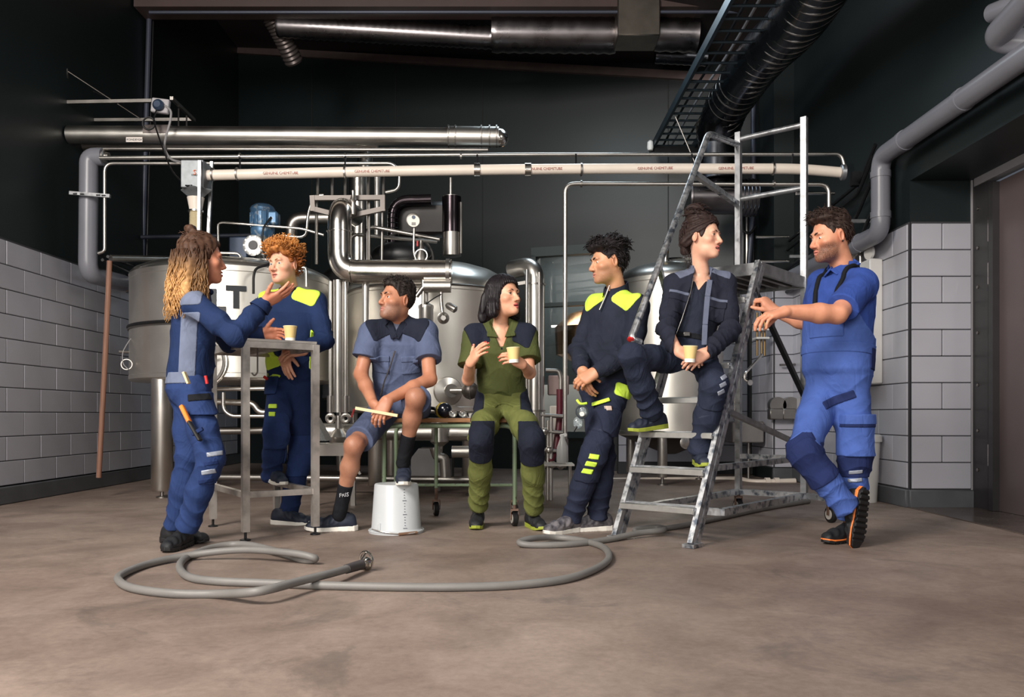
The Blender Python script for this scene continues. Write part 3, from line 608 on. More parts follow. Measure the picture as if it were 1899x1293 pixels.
rail('lid_pipe', [(681, 494, 7.3), (681, 419, 7.3), (815, 444, 7.3)], 0.017, 'upper thin steel tube sloping down to the dark arch', STEEL_D, 0.08)
rail('lid_pipe', [(647, 494, 7.3), (649, 434, 7.3), (810, 449, 7.6)], 0.017, 'lower thin steel tube sloping down to the dark arch', STEEL_D, 0.08)
rail('lid_pipe', [(708, 492, 7.35), (709, 395, 7.35)], 0.013, 'upright thin tube between the elbow pipe and the dark arch', STEEL_D, 0)
fr = thing('trapezoid_frame', 'flat grey steel frame with slanted bottom above the elbow pipe', 'frame', P(645, 400, 7.1))
FRS = mat('grey frame steel', (104, 98, 95), .5, .6, var=.1)
fp = [P(580, 368, 7.1), P(710, 367, 7.1), P(710, 388, 7.1), P(640, 403, 7.1), P(581, 388, 7.1)]
for i in range(5):
    a_, b_ = fp[i], fp[(i+1) % 5]; e_ = (b_-a_).normalized()*.02; MB().bar(a_-e_, b_+e_, 0.04, (0.042, 0.047, 0.042, 0.047, 0.052)[i], (0, -1, 0)).build('frame_bar', FRS, fr)
for x in (589, 616, 640, 683, 711): MB().tube([P(x, 322, 7.15), P(x, 366, 7.12)], 0.013, 8).build('hanger_tube', STEEL_D, fr)
for x in (587, 684): MB().tube([P(x, 372, 7.16), P(x, 490, 7.16)], 0.014, 8).build('drop_tube', STEEL_D, fr)
MB().lathe(P(655, 398, 7.0), UP, [(0.02, 0), (0.025, 0.06), (0.02, 0.1), (0.03, 0.12), (0.014, 0.17), (0.02, 0.2)], 14).build('vent_valve', STEEL_D, fr)
# ================================================================ LOW PIPES AND MACHINES behind the people
lp = thing('low_main', 'thick steel pipe lying low behind the wooden bench', 'pipe', P(760, 802, 7.2))
MB().tube([P(600, 800, 7.2), P(880, 803, 7.2)], 0.072, 24).build('pipe_run', STEEL, lp)
MB().tube([P(815, 780, 7.1), P(815, 815, 7.1)], 0.07, 22).build('tee', STEEL, lp)
MB().lathe(P(815, 815, 7.1), (0, 0, -1), [(0.08, 0), (0.08, 0.02), (0.03, 0.06), (0.025, 0.12)], 20).build('reducer', STEEL, lp)
MB().tube([P(806, 830, 7.0), P(812, 848, 7.0), P(824, 850, 7.0), P(826, 885, 7.0)], 0.045, 16, 0.1).build('drain_elbow', STEEL_D, lp)
MB().tube([P(838, 838, 7.0), P(870, 838, 7.0)], 0.05, 18).build('pump_head', STEEL, lp)
rail('floor_rail', [(400, 885, 7.6), (900, 890, 7.4)], 0.03, 'long pale rail tube near the floor behind the bench and the bucket', STEEL_D, 0)
rail('floor_rail', [(400, 800, 7.9), (560, 797, 7.9)], 0.035, 'dull pipe low under the lettered tank', STEEL_D, 0)
rail('floor_rail', [(395, 745, 7.5), (470, 748, 7.5), (480, 765, 7.5), (560, 765, 7.5)], 0.03, 'bent steel pipe just under the lettered tank', STEEL, 0.1)
rail('floor_rail', [(400, 722, 7.3), (545, 720, 7.3)], 0.02, 'straight steel pipe along the underside of the lettered tank', STEEL, 0)
rail('floor_rail', [(414, 728, 7.3), (414, 760, 7.3), (428, 772, 7.3), (560, 772, 7.3)], 0.018, 'thin bent steel pipe under the lettered tank', STEEL, 0.1)
mc = thing('pump_cabinet', 'grey angular pump cabinet low under the kettle', 'cabinet', P(795, 900, 7.6))
cg = mat('grey cabinet', (124, 122, 122), .45, .3, var=.08)
pts = [P(762, 888, 7.6), P(762, 850, 7.6), P(776, 832, 7.6), P(808, 832, 7.6), P(820, 850, 7.6), P(820, 888, 7.6)]
MB().prism(pts, (0, 0.35, 0)).build('housing', cg, mc)
MB().prism([P(822, 890, 7.7), P(822, 852, 7.7), P(838, 850, 7.7), P(838, 890, 7.7)], (0, .3, 0)).build('side_panel', BLACKMET, mc)
for x in (770, 812): MB().lathe(P(x, 905, 7.7), UP, [(0.025, -0.03), (0.02, 0.1)], 10).build('foot', STEEL_D, mc)
tb = thing('steel_trestle', 'pale steel trestle table behind the standing table', 'table', P(620, 900, 6.6))
MB().box(P(615, 833, 6.6), (0.36, 0.5, 0.085)).build('top_beam', mat('pale steel', (196, 190, 184), .4, .6, var=.05), tb)
for x in (583, 655): MB().bar(P(x, 842, 6.6), V((PX(x, 6.6), 6.6, 0)), 0.035, 0.035).build('leg', STEEL_D, tb)
MB().bar(P(650, 845, 6.6), P(668, 880, 6.6), 0.02, 0.02).build('brace', STEEL_D, tb)
solo('wire_basket', MB().prism([P(585, 818, 6.5), P(606, 818, 6.5), P(583, 775, 6.5)], (0, .2, 0)), mat('grey mesh', (120, 122, 124), .5, .5, var=.3, vscale=60), 'grey mesh wedge standing on the pale trestle table', 'basket')
vb = thing('valve_manifold', 'cluster of small steel valves and pipes beside the tall riser', 'valves', P(1030, 860, 7.0))
for x, y0, y1 in ((1007, 765, 928), (1016, 780, 928), (1022, 770, 928)): MB().tube([P(x, y0, 7.0), P(x, y1, 7.0)], 0.016, 10).build('riser', STEEL, vb)
for y in (770, 800, 835, 862): MB().tube([P(1003, y, 7.0), P(1050, y+3, 7.0)], 0.018, 10).build('cross_pipe', STEEL_D, vb)
for x, y in ((1010, 800), (1018, 835), (1024, 862), (1040, 864), (1008, 862)): MB().ball(P(x, y, 6.97), 0.032, 14, 10).build('valve_body', STEEL, vb)
MB().box(P(1034, 795, 7.3), (0.14, 0.1, 0.4), None, .01).build('backplate', mat('pale panel', (178, 172, 164), .5), vb)
MB().box(P(1035, 715, 7.6), (0.19, 0.1, 0.18), None, .01).build('red_topped_box', mat('red grey box', (132, 112, 110), .5), vb)
MB().tube([P(1012, 687, 7.2), P(1036, 688, 7.2), P(1040, 700, 7.2), P(1040, 722, 7.2)], 0.02, 10, .06).build('bent_pipe', STEEL_D, vb)
solo('dark_red_hose', MB().tube([P(1038, 722, 7.1), P(1038, 780, 7.1), P(1030, 835, 7.05), P(1020, 858, 7.0)], 0.028, 12, .3), mat('dark red rubber', (84, 18, 34), .45), 'dark red rubber hose hanging beside the tall riser', 'hose')
sp = thing('spray_bottle', 'translucent white spray bottle behind the legs of the man in lime shoulders', 'bottle', P(1043, 858, 6.6))
BOT = mat('milky plastic', (206, 208, 208), .3, 0, trans=.25)
MB().lathe(P(1043, 858, 6.6), UP, [(0.045, 0), (0.048, 0.02), (0.046, 0.12), (0.02, 0.19), (0.014, 0.22)], 20).build('bottle_body', BOT, sp)
MB().box(P(1045, 808, 6.6), (0.06, 0.022, 0.03), Matrix.Rotation(-.2, 3, 'Y'), .006).build('trigger_head', mat('white plastic', (220, 220, 218), .4), sp)
sh = thing('low_shelf', 'thin steel shelf holding the spray bottle', 'shelf', P(1040, 860, 6.7))
MB().box(P(1033, 861, 6.7), (0.26, 0.3, 0.014)).build('shelf_plate', STEEL, sh)
MB().tube([P(1057, 862, 6.7), V((PX(1057, 6.7), 6.7, 0))], 0.014, 8).build('leg', STEEL, sh); MB().tube([P(1008, 862, 6.7), V((PX(1008, 6.7), 6.7, 0))], 0.014, 8).build('leg', STEEL, sh)
# ================================================================ DUCTS under the ceiling
def ridged(mb, pts, r, step, ridge, seg=30, bend=0.0):
    pts = fillet(pts, bend, 8); out = []; acc = 0
    for a, b in zip(pts[:-1], pts[1:]):
        n = max(1, round((b-a).length/(step/2)))
        for i in range(n): out.append(a.lerp(b, i/n))
    out.append(pts[-1])
    return mb.tube(out, [r+(ridge if i % 2 else 0) for i in range(len(out))], seg)
d1 = thing('ceiling_duct', 'long ribbed ventilation duct under the ceiling', 'duct', P(900, 60, 9.4))
ridged(MB(), [P(515, 48, 9.4), P(914, 70, 9.4)], 0.120, 0.08, 0.012).build('narrow_run', DUCT, d1)
ridged(MB(), [P(912, 62, 9.4), P(1142, 64, 9.4)], 0.20, 0.13, 0.013).build('wide_run', DUCT, d1)
ridged(MB(), [P(1215, 62, 9.4), P(1292, 64, 9.4)], 0.185, 0.13, 0.013).build('wide_run', DUCT, d1)
MB().box(P(1180, 47, 9.15), (0.46, 0.4, 0.40), None, .012).build('junction_box', mat('dull box steel', (150, 142, 134), .33, .95, var=.15), d1)
for x in (640, 870, 1052, 1270): MB().tube([P(x, 48, 9.4), P(x, -6, 9.4)], 0.006, 6).build('hanger_wire', BLACKMET, d1)
d2 = thing('flexible_duct', 'flexible ribbed hose dropping from the left end of the ceiling duct', 'duct', P(545, 120, 9.6))
ridged(MB(), [P(480, 0, 9.3), P(515, 50, 9.5), P(546, 116, 9.8)], 0.10, 0.05, 0.012, 20, .3).build('hose', mat('grey flexible duct', (92, 84, 82), .4, .6), d2)
d4 = thing('ceiling_duct', 'short ribbed duct behind the cable ladder', 'duct', P(1260, 105, 9.9))
ridged(MB(), [P(1215, 101, 9.9), P(1310, 106, 9.9)], 0.1, 0.08, 0.006).build('run', DUCT_D, d4)
d3 = thing('spiral_duct', 'big spiral seamed duct curving down from the top right', 'duct', P(1330, 330, 9.1))
ridged(MB(), [P(1640, -230, 4.6), P(1540, -60, 5.9), P(1480, 40, 6.8), P(1410, 105, 7.7), P(1345, 200, 8.8), P(1330, 250, 9.1)], 0.225, 0.10, 0.007, 36, .6).build('curved_run', DUCT_D, d3)
ridged(MB(), [P(1330, 246, 9.1), P(1330, 335, 9.1)], 0.20, 0.2, 0.008, 36).build('lower_run', DUCT_D, d3)
_sp = fillet([P(1640, -230, 4.6), P(1540, -60, 5.9), P(1480, 40, 6.8), P(1410, 105, 7.7), P(1345, 200, 8.8), P(1330, 250, 9.1)], .6, 8); _acc = 0.0
for a_, b_ in zip(_sp[:-1], _sp[1:]):
    _L = (b_-a_).length; _u = -_acc % 0.13
    while _u < _L: MB().torus(a_.lerp(b_, _u/_L), (b_-a_)+V((.05, .05, 0)), 0.230, 0.004, 36, 5).build('spiral_seam', STEEL_D, d3); _u += 0.13
    _acc += _L
MB().torus(P(1331, 232, 9.05), (0.05, 0.3, 1), 0.228, 0.012, 36, 6).build('joint_ring', STEEL_D, d3)
d5 = thing('duct_tee', 'short fat duct tee with an open flange behind the woman on the ladder', 'duct', P(1335, 395, 9.1))
MB().lathe(P(1275, 367, 9.1), (1, 0, 0), [(0.20, 0), (0.205, 0.02), (0.18, 0.03), (0.18, 0.5), (0.2, 0.52), (0.2, 0.74)], 36).build('barrel', DUCT, d5)
MB().lathe(P(1330, 340, 9.1), (0, 0, -1), [(0.14, -0.02), (0.2, 0.06), (0.26, 0.12)], 30).build('saddle', DUCT, d5)
for k in range(5): MB().torus(P(1372+7*k, 367, 9.1), (1, 0, 0), 0.202, 0.006, 30, 5).build('rib', DUCT_D, d5)
# cable ladder below the ceiling
cl = thing('cable_ladder', 'dark cable ladder running back under the ceiling at the right', 'cable ladder', (1.98, 8, 4.0))
CLM = mat('dark blue steel', (58, 70, 78), .4, .7, var=.1)
for x in (1.72, 2.22):
    MB().bar((x, 5.6, 4.0), (x, 10.25, 4.0), 0.03, 0.09).build('side_rail', CLM, cl)
k = 0; y = 5.75
while y < 10.2:
    MB().tube([(1.72, y, 3.98), (2.22, y, 3.98)], 0.013, 6).build('rung', CLM, cl); y += 0.215
for k, (x, m_) in enumerate(((1.85, WIRE), (1.95, mat('grey cable', (140, 138, 140), .5)), (2.1, WIRE))):
    MB().tube([(x, 5.6, 4.02), (x+.03, 7.5, 4.02), (x-.02, 8.6, 4.015), (x, 10.2, 4.02)], 0.014, 6, .5).build('cable', m_, cl)
MB().bar(P(1205, 280, 10.1), P(1300, 278, 10.1), 0.12, 0.10).build('end_bracket', BLACKMET, cl)
MB().tube([P(1252, 215, 9.0), P(1290, 305, 9.0)], 0.006, 6).build('stay_wire', STEEL_D, cl)
solo('wall_sensor', MB().lathe(P(1206, 279, 10.0), UP, [(0.03, 0), (0.04, 0.03), (0.035, 0.1), (0.015, 0.12)], 14), mat('white plastic', (220, 220, 218), .4), 'small white sensor at the far end of the cable ladder', 'sensor')
# ================================================================ RIGHT SIDE: grey pipes on the wall
g1 = thing('grey_vent_pipe', 'front grey plastic pipe along the right wall, bending down over the tiles', 'pipe', V((2.93, 6.6, 2.1)))
MB().tube([(2.93, 3.2, 2.77), (2.93, 6.6, 2.77), (2.93, 6.6, 2.17), (2.93, 9.1, 2.17)], 0.072, 28, 0.12, True, 8).build('pipe_run', PVC, g1)
for p, ax in (((2.93, 6.6, 2.63), UP), ((2.93, 6.6, 2.31), UP), ((2.93, 6.2, 2.77), (0, 1, 0)), ((2.93, 5.4, 2.77), (0, 1, 0)), ((2.93, 7.0, 2.17), (0, 1, 0))): clampring(p, ax, 0.066, g1, PVC, 'joint_collar', 0.05)
g2 = thing('grey_vent_pipe', 'rear grey plastic pipe close to the right wall behind the front one', 'pipe', V((3.03, 6.75, 2.1)))
MB().tube([(3.03, 3.2, 2.87), (3.03, 6.78, 2.87), (3.03, 6.78, 2.24), (3.03, 9.1, 2.24)], 0.05, 24, 0.1, True, 8).build('pipe_run', PVC, g2)
g3 = thing('grey_vent_pipe', 'short fat grey pipe elbow in the top right corner', 'pipe', P(1860, 70, 4.9))
MB().tube([P(1960, -55, 4.2), P(1843, 72, 4.9), P(1990, 90, 4.7)], 0.075, 24, 0.1, True, 8).build('pipe_run', PVC, g3)
MB().tube([P(1930, -10, 4.9), P(1840, 25, 5.3)], 0.06, 20).build('side_branch', PVC, g3)
tp = thing('wall_pipework', 'rows of thin dark pipes on brackets along the right wall', 'pipework', V((2.95, 8.5, 2.2)))
for z, x in ((2.52, 3.0), (2.62, 3.02), (2.30, 2.98), (2.06, 2.99)): MB().tube([(x, 6.9, z+.35), (x, 7.2, z+.12), (x, 9.05, z)], 0.016, 8, .1).build('thin_pipe', BLACKMET, tp)
for y in (7.2, 8.0, 8.8): MB().box((3.02, y, 2.4), (0.16, 0.03, 0.03)).build('bracket', GALV, tp)
for yy, zz in ((8.85, 2.62), (8.85, 2.36), (7.6, 2.75)): MB().tube([(2.6, yy, zz), (2.95, yy, zz)], 0.017, 10).build('cross_pipe', STEEL_B, tp)
MB().box((3.0, 7.25, 2.78), (0.08, 0.06, 0.12)).build('junction_box', BLACKMET, tp)
cb = thing('wall_cabinet', 'tall narrow white cabinet on the right tiled wall behind the man in blue', 'cabinet', (3.0, 7.1, 0.98))
WHT = mat('white enamel', (214, 212, 210), .3, 0, var=.04)
MB().box((3.02, 7.1, 1.5), (0.11, 0.44, 1.04), None, .01).build('body', WHT, cb)
for z in (1.22, 1.27, 1.52, 1.57): MB().box((2.963, 7.1, z), (0.012, 0.44, 0.018)).build('ridge', WHT, cb)
MB().tube([(2.98, 7.1, 2.02), (2.98, 7.1, 2.12), (2.98, 7.25, 2.12), (2.98, 7.3, 2.02)], 0.022, 10, .06).build('pipe_bend', STEEL_B, cb)
MB().lathe((3.0, 6.95, 2.08), (-1, -.2, 0), [(0.06, 0), (0.06, 0.02)], 20).build('cap', WHT, cb)
cdk = thing('electric_conduits', 'bundle of dark upright conduits behind the ladder posts', 'conduits', P(1400, 480, 9.6))
for x, c in ((1364, BLACKMET), (1371, STEEL_D), (1378, BLACKMET), (1385, STEEL_D), (1392, mat('blue grey conduit', (74, 78, 92), .4, .3)), (1397, BLACKMET)):
    MB().tube([P(x, 400, 9.7), P(x, 500, 9.7)], 0.02, 8).build('conduit', c, cdk)
MB().tube([P(1397, 100, 9.6), P(1397, 400, 9.6), P(1394, 420, 9.6), P(1388, 500, 9.6)], 0.03, 10, .1).build('long_conduit', mat('blue grey conduit', (74, 78, 92), .4, .3), cdk)
MB().tube([P(1378, 428, 9.5), P(1390, 435, 9.5), P(1402, 420, 9.5)], 0.016, 8, .08).build('looped_cable', WIRE, cdk)
# sink, dispensers, drain
sk = thing('steel_sink', 'grey steel sink on legs behind the rolling ladder', 'sink', P(1378, 890, 9.6))
MB().box(P(1378, 801, 9.5), (0.36, 0.4, 0.24), None, .012).build('basin', mat('grey sink', (150, 146, 144), .4, .6, var=.08), sk)
for x in (1366, 1388): MB().tube([P(x, 820, 9.5), V((PX(x, 9.5), 9.5, 0))], 0.02, 10).build('leg', STEEL_D, sk)
MB().tube([P(1362, 778, 9.4), P(1362, 735, 9.4)], 0.012, 8).build('tap_pipe', STEEL_B, sk)
MB().tube([P(1362, 778, 9.4), P(1378, 776, 9.35)], 0.02, 8).build('tap', STEEL_D, sk)
for i, x in enumerate((1438, 1462)):
    t = thing('steel_dispenser', 'round topped steel dispenser on the tiled pier, ' + ('left one of two' if i == 0 else 'right one of two'), 'dispenser', P(x, 780, 8.95), 'steel dispensers on the pier')
    MB().lathe(P(x, 752, 9.06), (0, -1, 0), [(0.09, 0), (0.09, 0.10)], 24).build('dome', STEEL_D, t)
    MB().box(P(x, 768, 9.0), (0.15, 0.1, 0.12), None, .01).build('tray', STEEL_D, t)
tl = thing('tap_manifold', 'brass taps and thin pipes on the far tiled pier', 'taps', P(1415, 640, 9.0))
for x in (1404, 1412, 1418): MB().tube([P(x, 580, 9.06), P(x, 660, 9.06)], 0.012, 8).build('thin_pipe', mat('dull brass', (112, 92, 62), 0.42, 1), tl)
for y in (612, 628): MB().box(P(1411, y, 9.04), (0.14, 0.16, 0.02)).build('clip', mat('white plastic', (220, 220, 218), .4), tl)
MB().tube([P(1413, 658, 8.95), P(1398, 675, 8.85), P(1382, 692, 8.8), P(1380, 703, 8.8), P(1390, 710, 8.75)], 0.015, 8, .06).build('bent_spout', STEEL_B, tl)
MB().lathe(P(1390, 710, 8.74), (0.2, -1, 0), [(0.03, 0), (0.03, 0.02)], 14).build('spout_end', STEEL_B, tl)
solo('wall_hook', MB().tube([P(1446, 677, 9.0), P(1475, 676, 9.0)], 0.012, 8), STEEL_D, 'small dark hook rod on the far tiled pier', 'hook')
dr = thing('floor_drain_pipe', 'white plastic drain pipe lying along the floor at the back right', 'pipe', P(1430, 892, 8.9))
MB().tube([P(1130, 892, 9.4), P(1370, 889, 9.3), P(1395, 896, 8.9), P(1475, 893, 8.9)], 0.035, 14, .15).build('pipe_run', WHITEPIPE, dr)
for x in (1423, 1440): clampring(P(x, 894, 8.9), (1, 0, 0), 0.035, dr, WHITEPIPE, 'collar', .05)
MB().tube([P(1423, 894, 8.9), V((PX(1423, 8.9), 8.9, 0))], 0.03, 12).build('stub', WHITEPIPE, dr)
wb = thing('white_bucket', 'tall white bucket on the floor behind the man in blue', 'bucket', (PX(1602, 6.9), 6.9, 0))
MB().lathe((PX(1602, 6.9), 6.9, 0), UP, [(0.10, 0), (0.125, 0.5), (0.14, 0.5), (0.14, 0.55), (0.12, 0.56)], 28).build('bucket_body', mat('white bucket plastic', (214, 212, 208), .4, 0, var=.04), wb)
# ================================================================ ROLLING LADDER
CD = V((0.642, 0.767, 0)).normalized(); CS = V((CD.y, -CD.x, 0))          # climbing direction, and its right-hand side
LR0 = V((0.983, 4.52, 0)); LL0 = LR0-CS*0.485; RUN = 0.887; TOPZ = 1.665
la = thing('rolling_ladder', 'galvanised rolling step ladder with a platform and guard rails', 'ladder', (LR0+LL0)/2)
def stile(p0, t): return p0+CD*(RUN*t)+UP*(TOPZ*t)
slope = (CD*RUN+UP*TOPZ).normalized()
for p0, sgn in ((LR0, 1), (LL0, -1)):
    for off in (-0.026, 0.026):
        pv_ = slope.cross(CS)*off
        MB().bar(stile(p0, 0.004)+pv_, stile(p0, 1.0)+pv_, 0.03, 0.04, slope.cross(CS)).build('stile', GALV_W, la)
    MB().bar(stile(p0, 0.004), stile(p0, 1.0), 0.018, 0.03, slope.cross(CS)).build('stile_web', GALV_W, la)
    MB().box(stile(p0, 0)+UP*0.012, (0.07, 0.11, 0.02), Matrix((CS, CD, UP)).transposed()).build('foot_plate', GALV_W, la)
for k in range(7):
    z = 0.2+0.205*k; t = z/TOPZ; c = (stile(LR0, t)+stile(LL0, t))/2
    R = Matrix((CS, CD, UP)).transposed()
    s = MB().box(c-CD*0.015, (0.475, 0.15, 0.018), R, .003).build('step', GALV, la)
    MB().box(c-CD*0.085-UP*0.008, (0.475, 0.014, 0.034), R, .003).build('step_nosing', mat('bright galvanised edge', (206, 206, 204), .35, .8, var=.1, vscale=20), s)
    for q in (-0.02, 0.02): MB().box(c+CD*q+UP*0.011, (0.46, 0.008, 0.006), R).build('tread_rib', GALV, s)
PFR, PFL = stile(LR0, 1.0), stile(LL0, 1.0); PRR, PRL = PFR+CD*0.745, PFL+CD*0.745
pc = (PFR+PFL+PRR+PRL)/4; R = Matrix((CS, CD, UP)).transposed()
MB().box(pc+UP*0.0, (0.49, 0.76, 0.02), R).build('platform', GALV, la)
for a_, b_ in ((PFL, PFR), (PFR, PRR), (PRR, PRL), (PRL, PFL)): MB().bar(a_-UP*0.025, b_-UP*0.025, 0.025, 0.075).build('platform_edge', GALV, la)
for k in range(4): MB().bar(PFL.lerp(PFR, .2+.2*k)-UP*.03, PRL.lerp(PRR, .2+.2*k)-UP*.03, .03, .04).build('platform_rib', STEEL_D, la)
ZP = 2.79
def at(p, z): return V((p.x, p.y, z))
BZ = 0.16
for p in (PRR, PRL): MB().bar(at(p, BZ), at(p, ZP), 0.04, 0.04, CD).build('post', GALV, la)
for z in (ZP-0.05, 2.3): MB().tube([at(PRL, z), at(PRR, z)], 0.019, 12).build('rail', GALV, la)
hs = PRL.lerp(PFL, .64); htop = at(hs, 2.66); hbot = V((PX(1170, 4.82), 4.82, PZ(629, 4.82)))
MB().tube([at(PRL, 2.70), htop, hbot, hbot+V((.06, .02, -.02))], 0.021, 12, .05).build('handrail', GALV_W, la)
MB().lathe(hbot+(hbot-htop).normalized()*0.003, hbot-htop, [(0.0215, -0.004), (0.0215, 0.006), (0.012, 0.009)], 14).build('end_cap', mat('red plastic', (190, 40, 40), .4), la)
hm = htop.lerp(hbot, 0.22); MB().bar(hm, at(PRL, 2.26), 0.035, 0.035).build('rail', GALV_W, la)
hm = htop.lerp(hbot, 0.68); MB().bar(hm, stile(LL0, .78), 0.03, 0.03).build('brace', GALV_W, la)
br_ = (at(PRR, BZ), at(PRL, BZ), at(LR0+CD*0.35, BZ), at(LL0+CD*0.35, BZ))
for a_, b_ in ((br_[0], br_[1]), (br_[0], br_[2]), (br_[1], br_[3]), (br_[2], br_[3])): MB().bar(a_, b_, 0.04, 0.04).build('base_bar', GALV_W, la)
for a_, b_ in ((at(PRR, .42), at(LR0+CD*0.24, .42)), (at(PRR, .42), at(PRL, .42))): MB().bar(a_, b_, 0.03, 0.035).build('cross_bar', GALV_W, la)
MB().bar(stile(LR0, .45), at(PRR, .5), 0.03, 0.03).build('brace', GALV, la)
MB().bar(stile(LR0, .9), at(PRR, .85), 0.03, 0.03).build('brace', BLACKMET, la)
ot = at(PRR, BZ)+CS*0.22-CD*.1; MB().bar(at(PRR, BZ), ot, 0.04, 0.04).build('outrigger', GALV_W, la)
MB().bar(at(PRR, .42), ot, 0.03, 0.03).build('outrigger_brace', GALV_W, la)
def caster(parent, p, r=0.05, m=None, hub=None):
    c = V((p[0], p[1], r))
    w = MB().lathe(c-V((.016, 0, 0)), (1, .25, 0), [(r*.9, 0), (r, .004), (r, .028), (r*.9, .032)], 22).build('caster_wheel', m or BLACK, parent)
    MB().lathe(c-V((.02, 0, 0)), (1, .25, 0), [(r*.62, 0), (r*.62, .04)], 18).build('hub', hub or mat('grey hub', (170, 166, 160), .5), w)
    f = MB(); f.box(c+V((0, 0, r+.012)), (.05, .05, .012)); f.box(c+V((-.024, 0, .03)), (.005, .035, .07)); f.box(c+V((.026, .01, .03)), (.005, .035, .07)); f.tube([c+V((0, 0, r+.012)), V((p[0], p[1], p[2]))], .012, 8)
    f.build('caster_fork', mat('rusty fork', (120, 96, 84), .55, .5, var=.3, vscale=30), parent)
caster(la, ot-UP*.02, .055); caster(la, at(PRL, BZ)-UP*.02, .055)
MB().tube([at(PRR, .52)+CS*.03, at(PRR, .52)+CS*.03+V((.0, -.02, .0))], .01, 8).build('pin', STEEL_D, la)
# ================================================================ STANDING TABLE
TA, TB_, TD = V((-1.528, 4.76, 0)), V((-1.185, 5.0, 0)), V((-1.93, 5.36, 0)); TC = TB_+TD-TA; TZ = 1.147
tb = thing('standing_table', 'tall narrow bare steel standing table with a foot rail', 'table', (TA+TC)/2)
PALE = mat('pale worn steel', (206, 200, 194), .38, .75, col2=(150, 146, 142), vscale=9, contrast=(.3, .6))
corners = (TA, TB_, TC, TD)
for p in corners:
    MB().bar(V((p.x, p.y, .05)), V((p.x, p.y, TZ-.005)), .04, .04, (TB_-TA)).build('leg', PALE, tb)
    f = MB().lathe(V((p.x, p.y, 0)), UP, [(.03, 0), (.03, .008), (.008, .014), (.008, .06)], 14).build('levelling_foot', BLACKMET, tb)
for i in range(4):
    a_, b_ = corners[i], corners[(i+1) % 4]
    MB().bar(at(a_, TZ-.02), at(b_, TZ-.02), .036, .036).build('top_frame', PALE, tb)
    if i != 2: MB().bar(at(a_, .262), at(b_, .262), .03, .034).build('foot_rail', PALE, tb)
mb = MB(); cc = (TA+TC)/2; pts = [at(cc+(p-cc)*1.03, TZ+.0) for p in corners]; mb.prism(pts, (0, 0, .014)); mb.build('table_top', PALE, tb)
MB().bar(at(TA.lerp(TB_, .5), TZ-.03), at(TD.lerp(TC, .5), TZ-.03), .05, .02).build('under_rib', PALE, tb)
MB().tube([at(TA.lerp(TC, .35), TZ-.02), at(TA.lerp(TC, .35), TZ-.17), at(TA.lerp(TC, .35), TZ-.19)+V((-.02, 0, 0)), at(TA.lerp(TC, .35), TZ-.17)+V((-.035, 0, 0))], .005, 8, .02).build('hook', STEEL_D, tb)
def cup(loc, label, tilt=None, s=1.0):
    t = thing('paper_cup', label, 'cup', loc, 'coffee cups')
    TAN = mat('tan paper', (232, 204, 140), .6, 0, var=.03); WHP = mat('white paper', (238, 234, 226), .6)
    ax = V(tilt or (0, 0, 1)).normalized(); o = V(loc)
    MB().lathe(o, ax, [(.0295*s, .018*s), (.040*s, .088*s)], 26, False, False).build('sleeve', TAN, t)
    MB().lathe(o, ax, [(.027*s, 0), (.0292*s, .0), (.0298*s, .020*s), (.0288*s, .020*s)], 26, True, False).build('cup_base', WHP, t)
    MB().lathe(o, ax, [(.037*s, .088*s), (.0405*s, .0865*s), (.0415*s, .090*s), (.0395*s, .092*s), (.031*s, .055*s)], 26, False, True).build('rim', mat('cup rim cream', (240, 222, 176), .5), t)
    return t
cl_ = P(538, 629, 4.97); cup((cl_.x, cl_.y, TZ+.0145), 'tan paper cup standing on the tall steel table')
# ================================================================ BENCH on casters
bn = thing('wheeled_bench', 'wooden topped bench with pale green tube frame on casters', 'bench', (PX(835, 5.6), 5.6, 0))
WOOD = mat('worn brown wood', (150, 104, 64), .55, 0, var=.25, vscale=7, stretch=(1.5, 14, 14))
GRN = mat('chipped pale green paint', (138, 158, 128), .45, .1, col2=(96, 84, 70), vscale=30, contrast=(.30, .38))
x0, x1 = PX(705, 5.35), PX(960, 5.35); y0, y1 = 5.36, 5.95; BZT = .70
for k in range(4):
    yy = y0+(y1-y0)*(k+.5)/4; MB().box(((x0+x1)/2, yy, BZT-.014), (x1-x0, (y1-y0)/4-.004, .028), None, .004).build('plank', WOOD, bn)
for yy in (y0+.02, y1-.02):
    MB().tube([(x0+.02, yy, .14), (x0+.02, yy, BZT-.05), (x1-.02, yy, BZT-.05), (x1-.02, yy, .14)], .014, 12, .07).build('frame_loop', GRN, bn)
xm = PX(795, 5.4); MB().tube([(xm, y1-.02, .2), (xm, y1-.02, BZT-.06)], .014, 12).build('frame_leg', GRN, bn)
for xx in (x0+.02, x1-.02): MB().tube([(xx, y0+.02, .22), (xx, y1-.02, .22)], .012, 10).build('side_bar', mat('rusty green bar', (96, 84, 72), .55, .2), bn)
MB().tube([(x0+.02, y1-.02, .22), (x1-.02, y1-.02, .22)], .011, 10).build('cross_bar', GRN, bn)
for xx in (x0+.02, x1-.02):
    for yy in (y0+.02, y1-.02): caster(bn, (xx, yy, .14), .048, BLACK)
caster(bn, (xm, y1-.02, .2), .05, BLACK)
em = thing('ear_muffs', 'black and yellow ear muffs lying on the wooden bench', 'ear muffs', P(818, 768, 5.5))
eb = V((PX(825, 5.52), 5.52, BZT))
MB().ball(eb+V((0, -.02, .052)), .05, 22, 16, (1, .8, 1.0)).build('ear_cup', mat('glossy black shell', (22, 26, 34), .18, 0, coat=.5), em)
MB().ball(eb+V((-.03, .05, .05)), .045, 22, 16, (1, .8, 1.0)).build('ear_cup', mat('glossy black shell', (22, 26, 34), .18, 0, coat=.5), em)
MB().torus(eb+V((-.012, .015, .05)), (.6, -1, 0), .044, .012, 22, 8).build('cushion', mat('yellow foam', (206, 178, 46), .6), em)
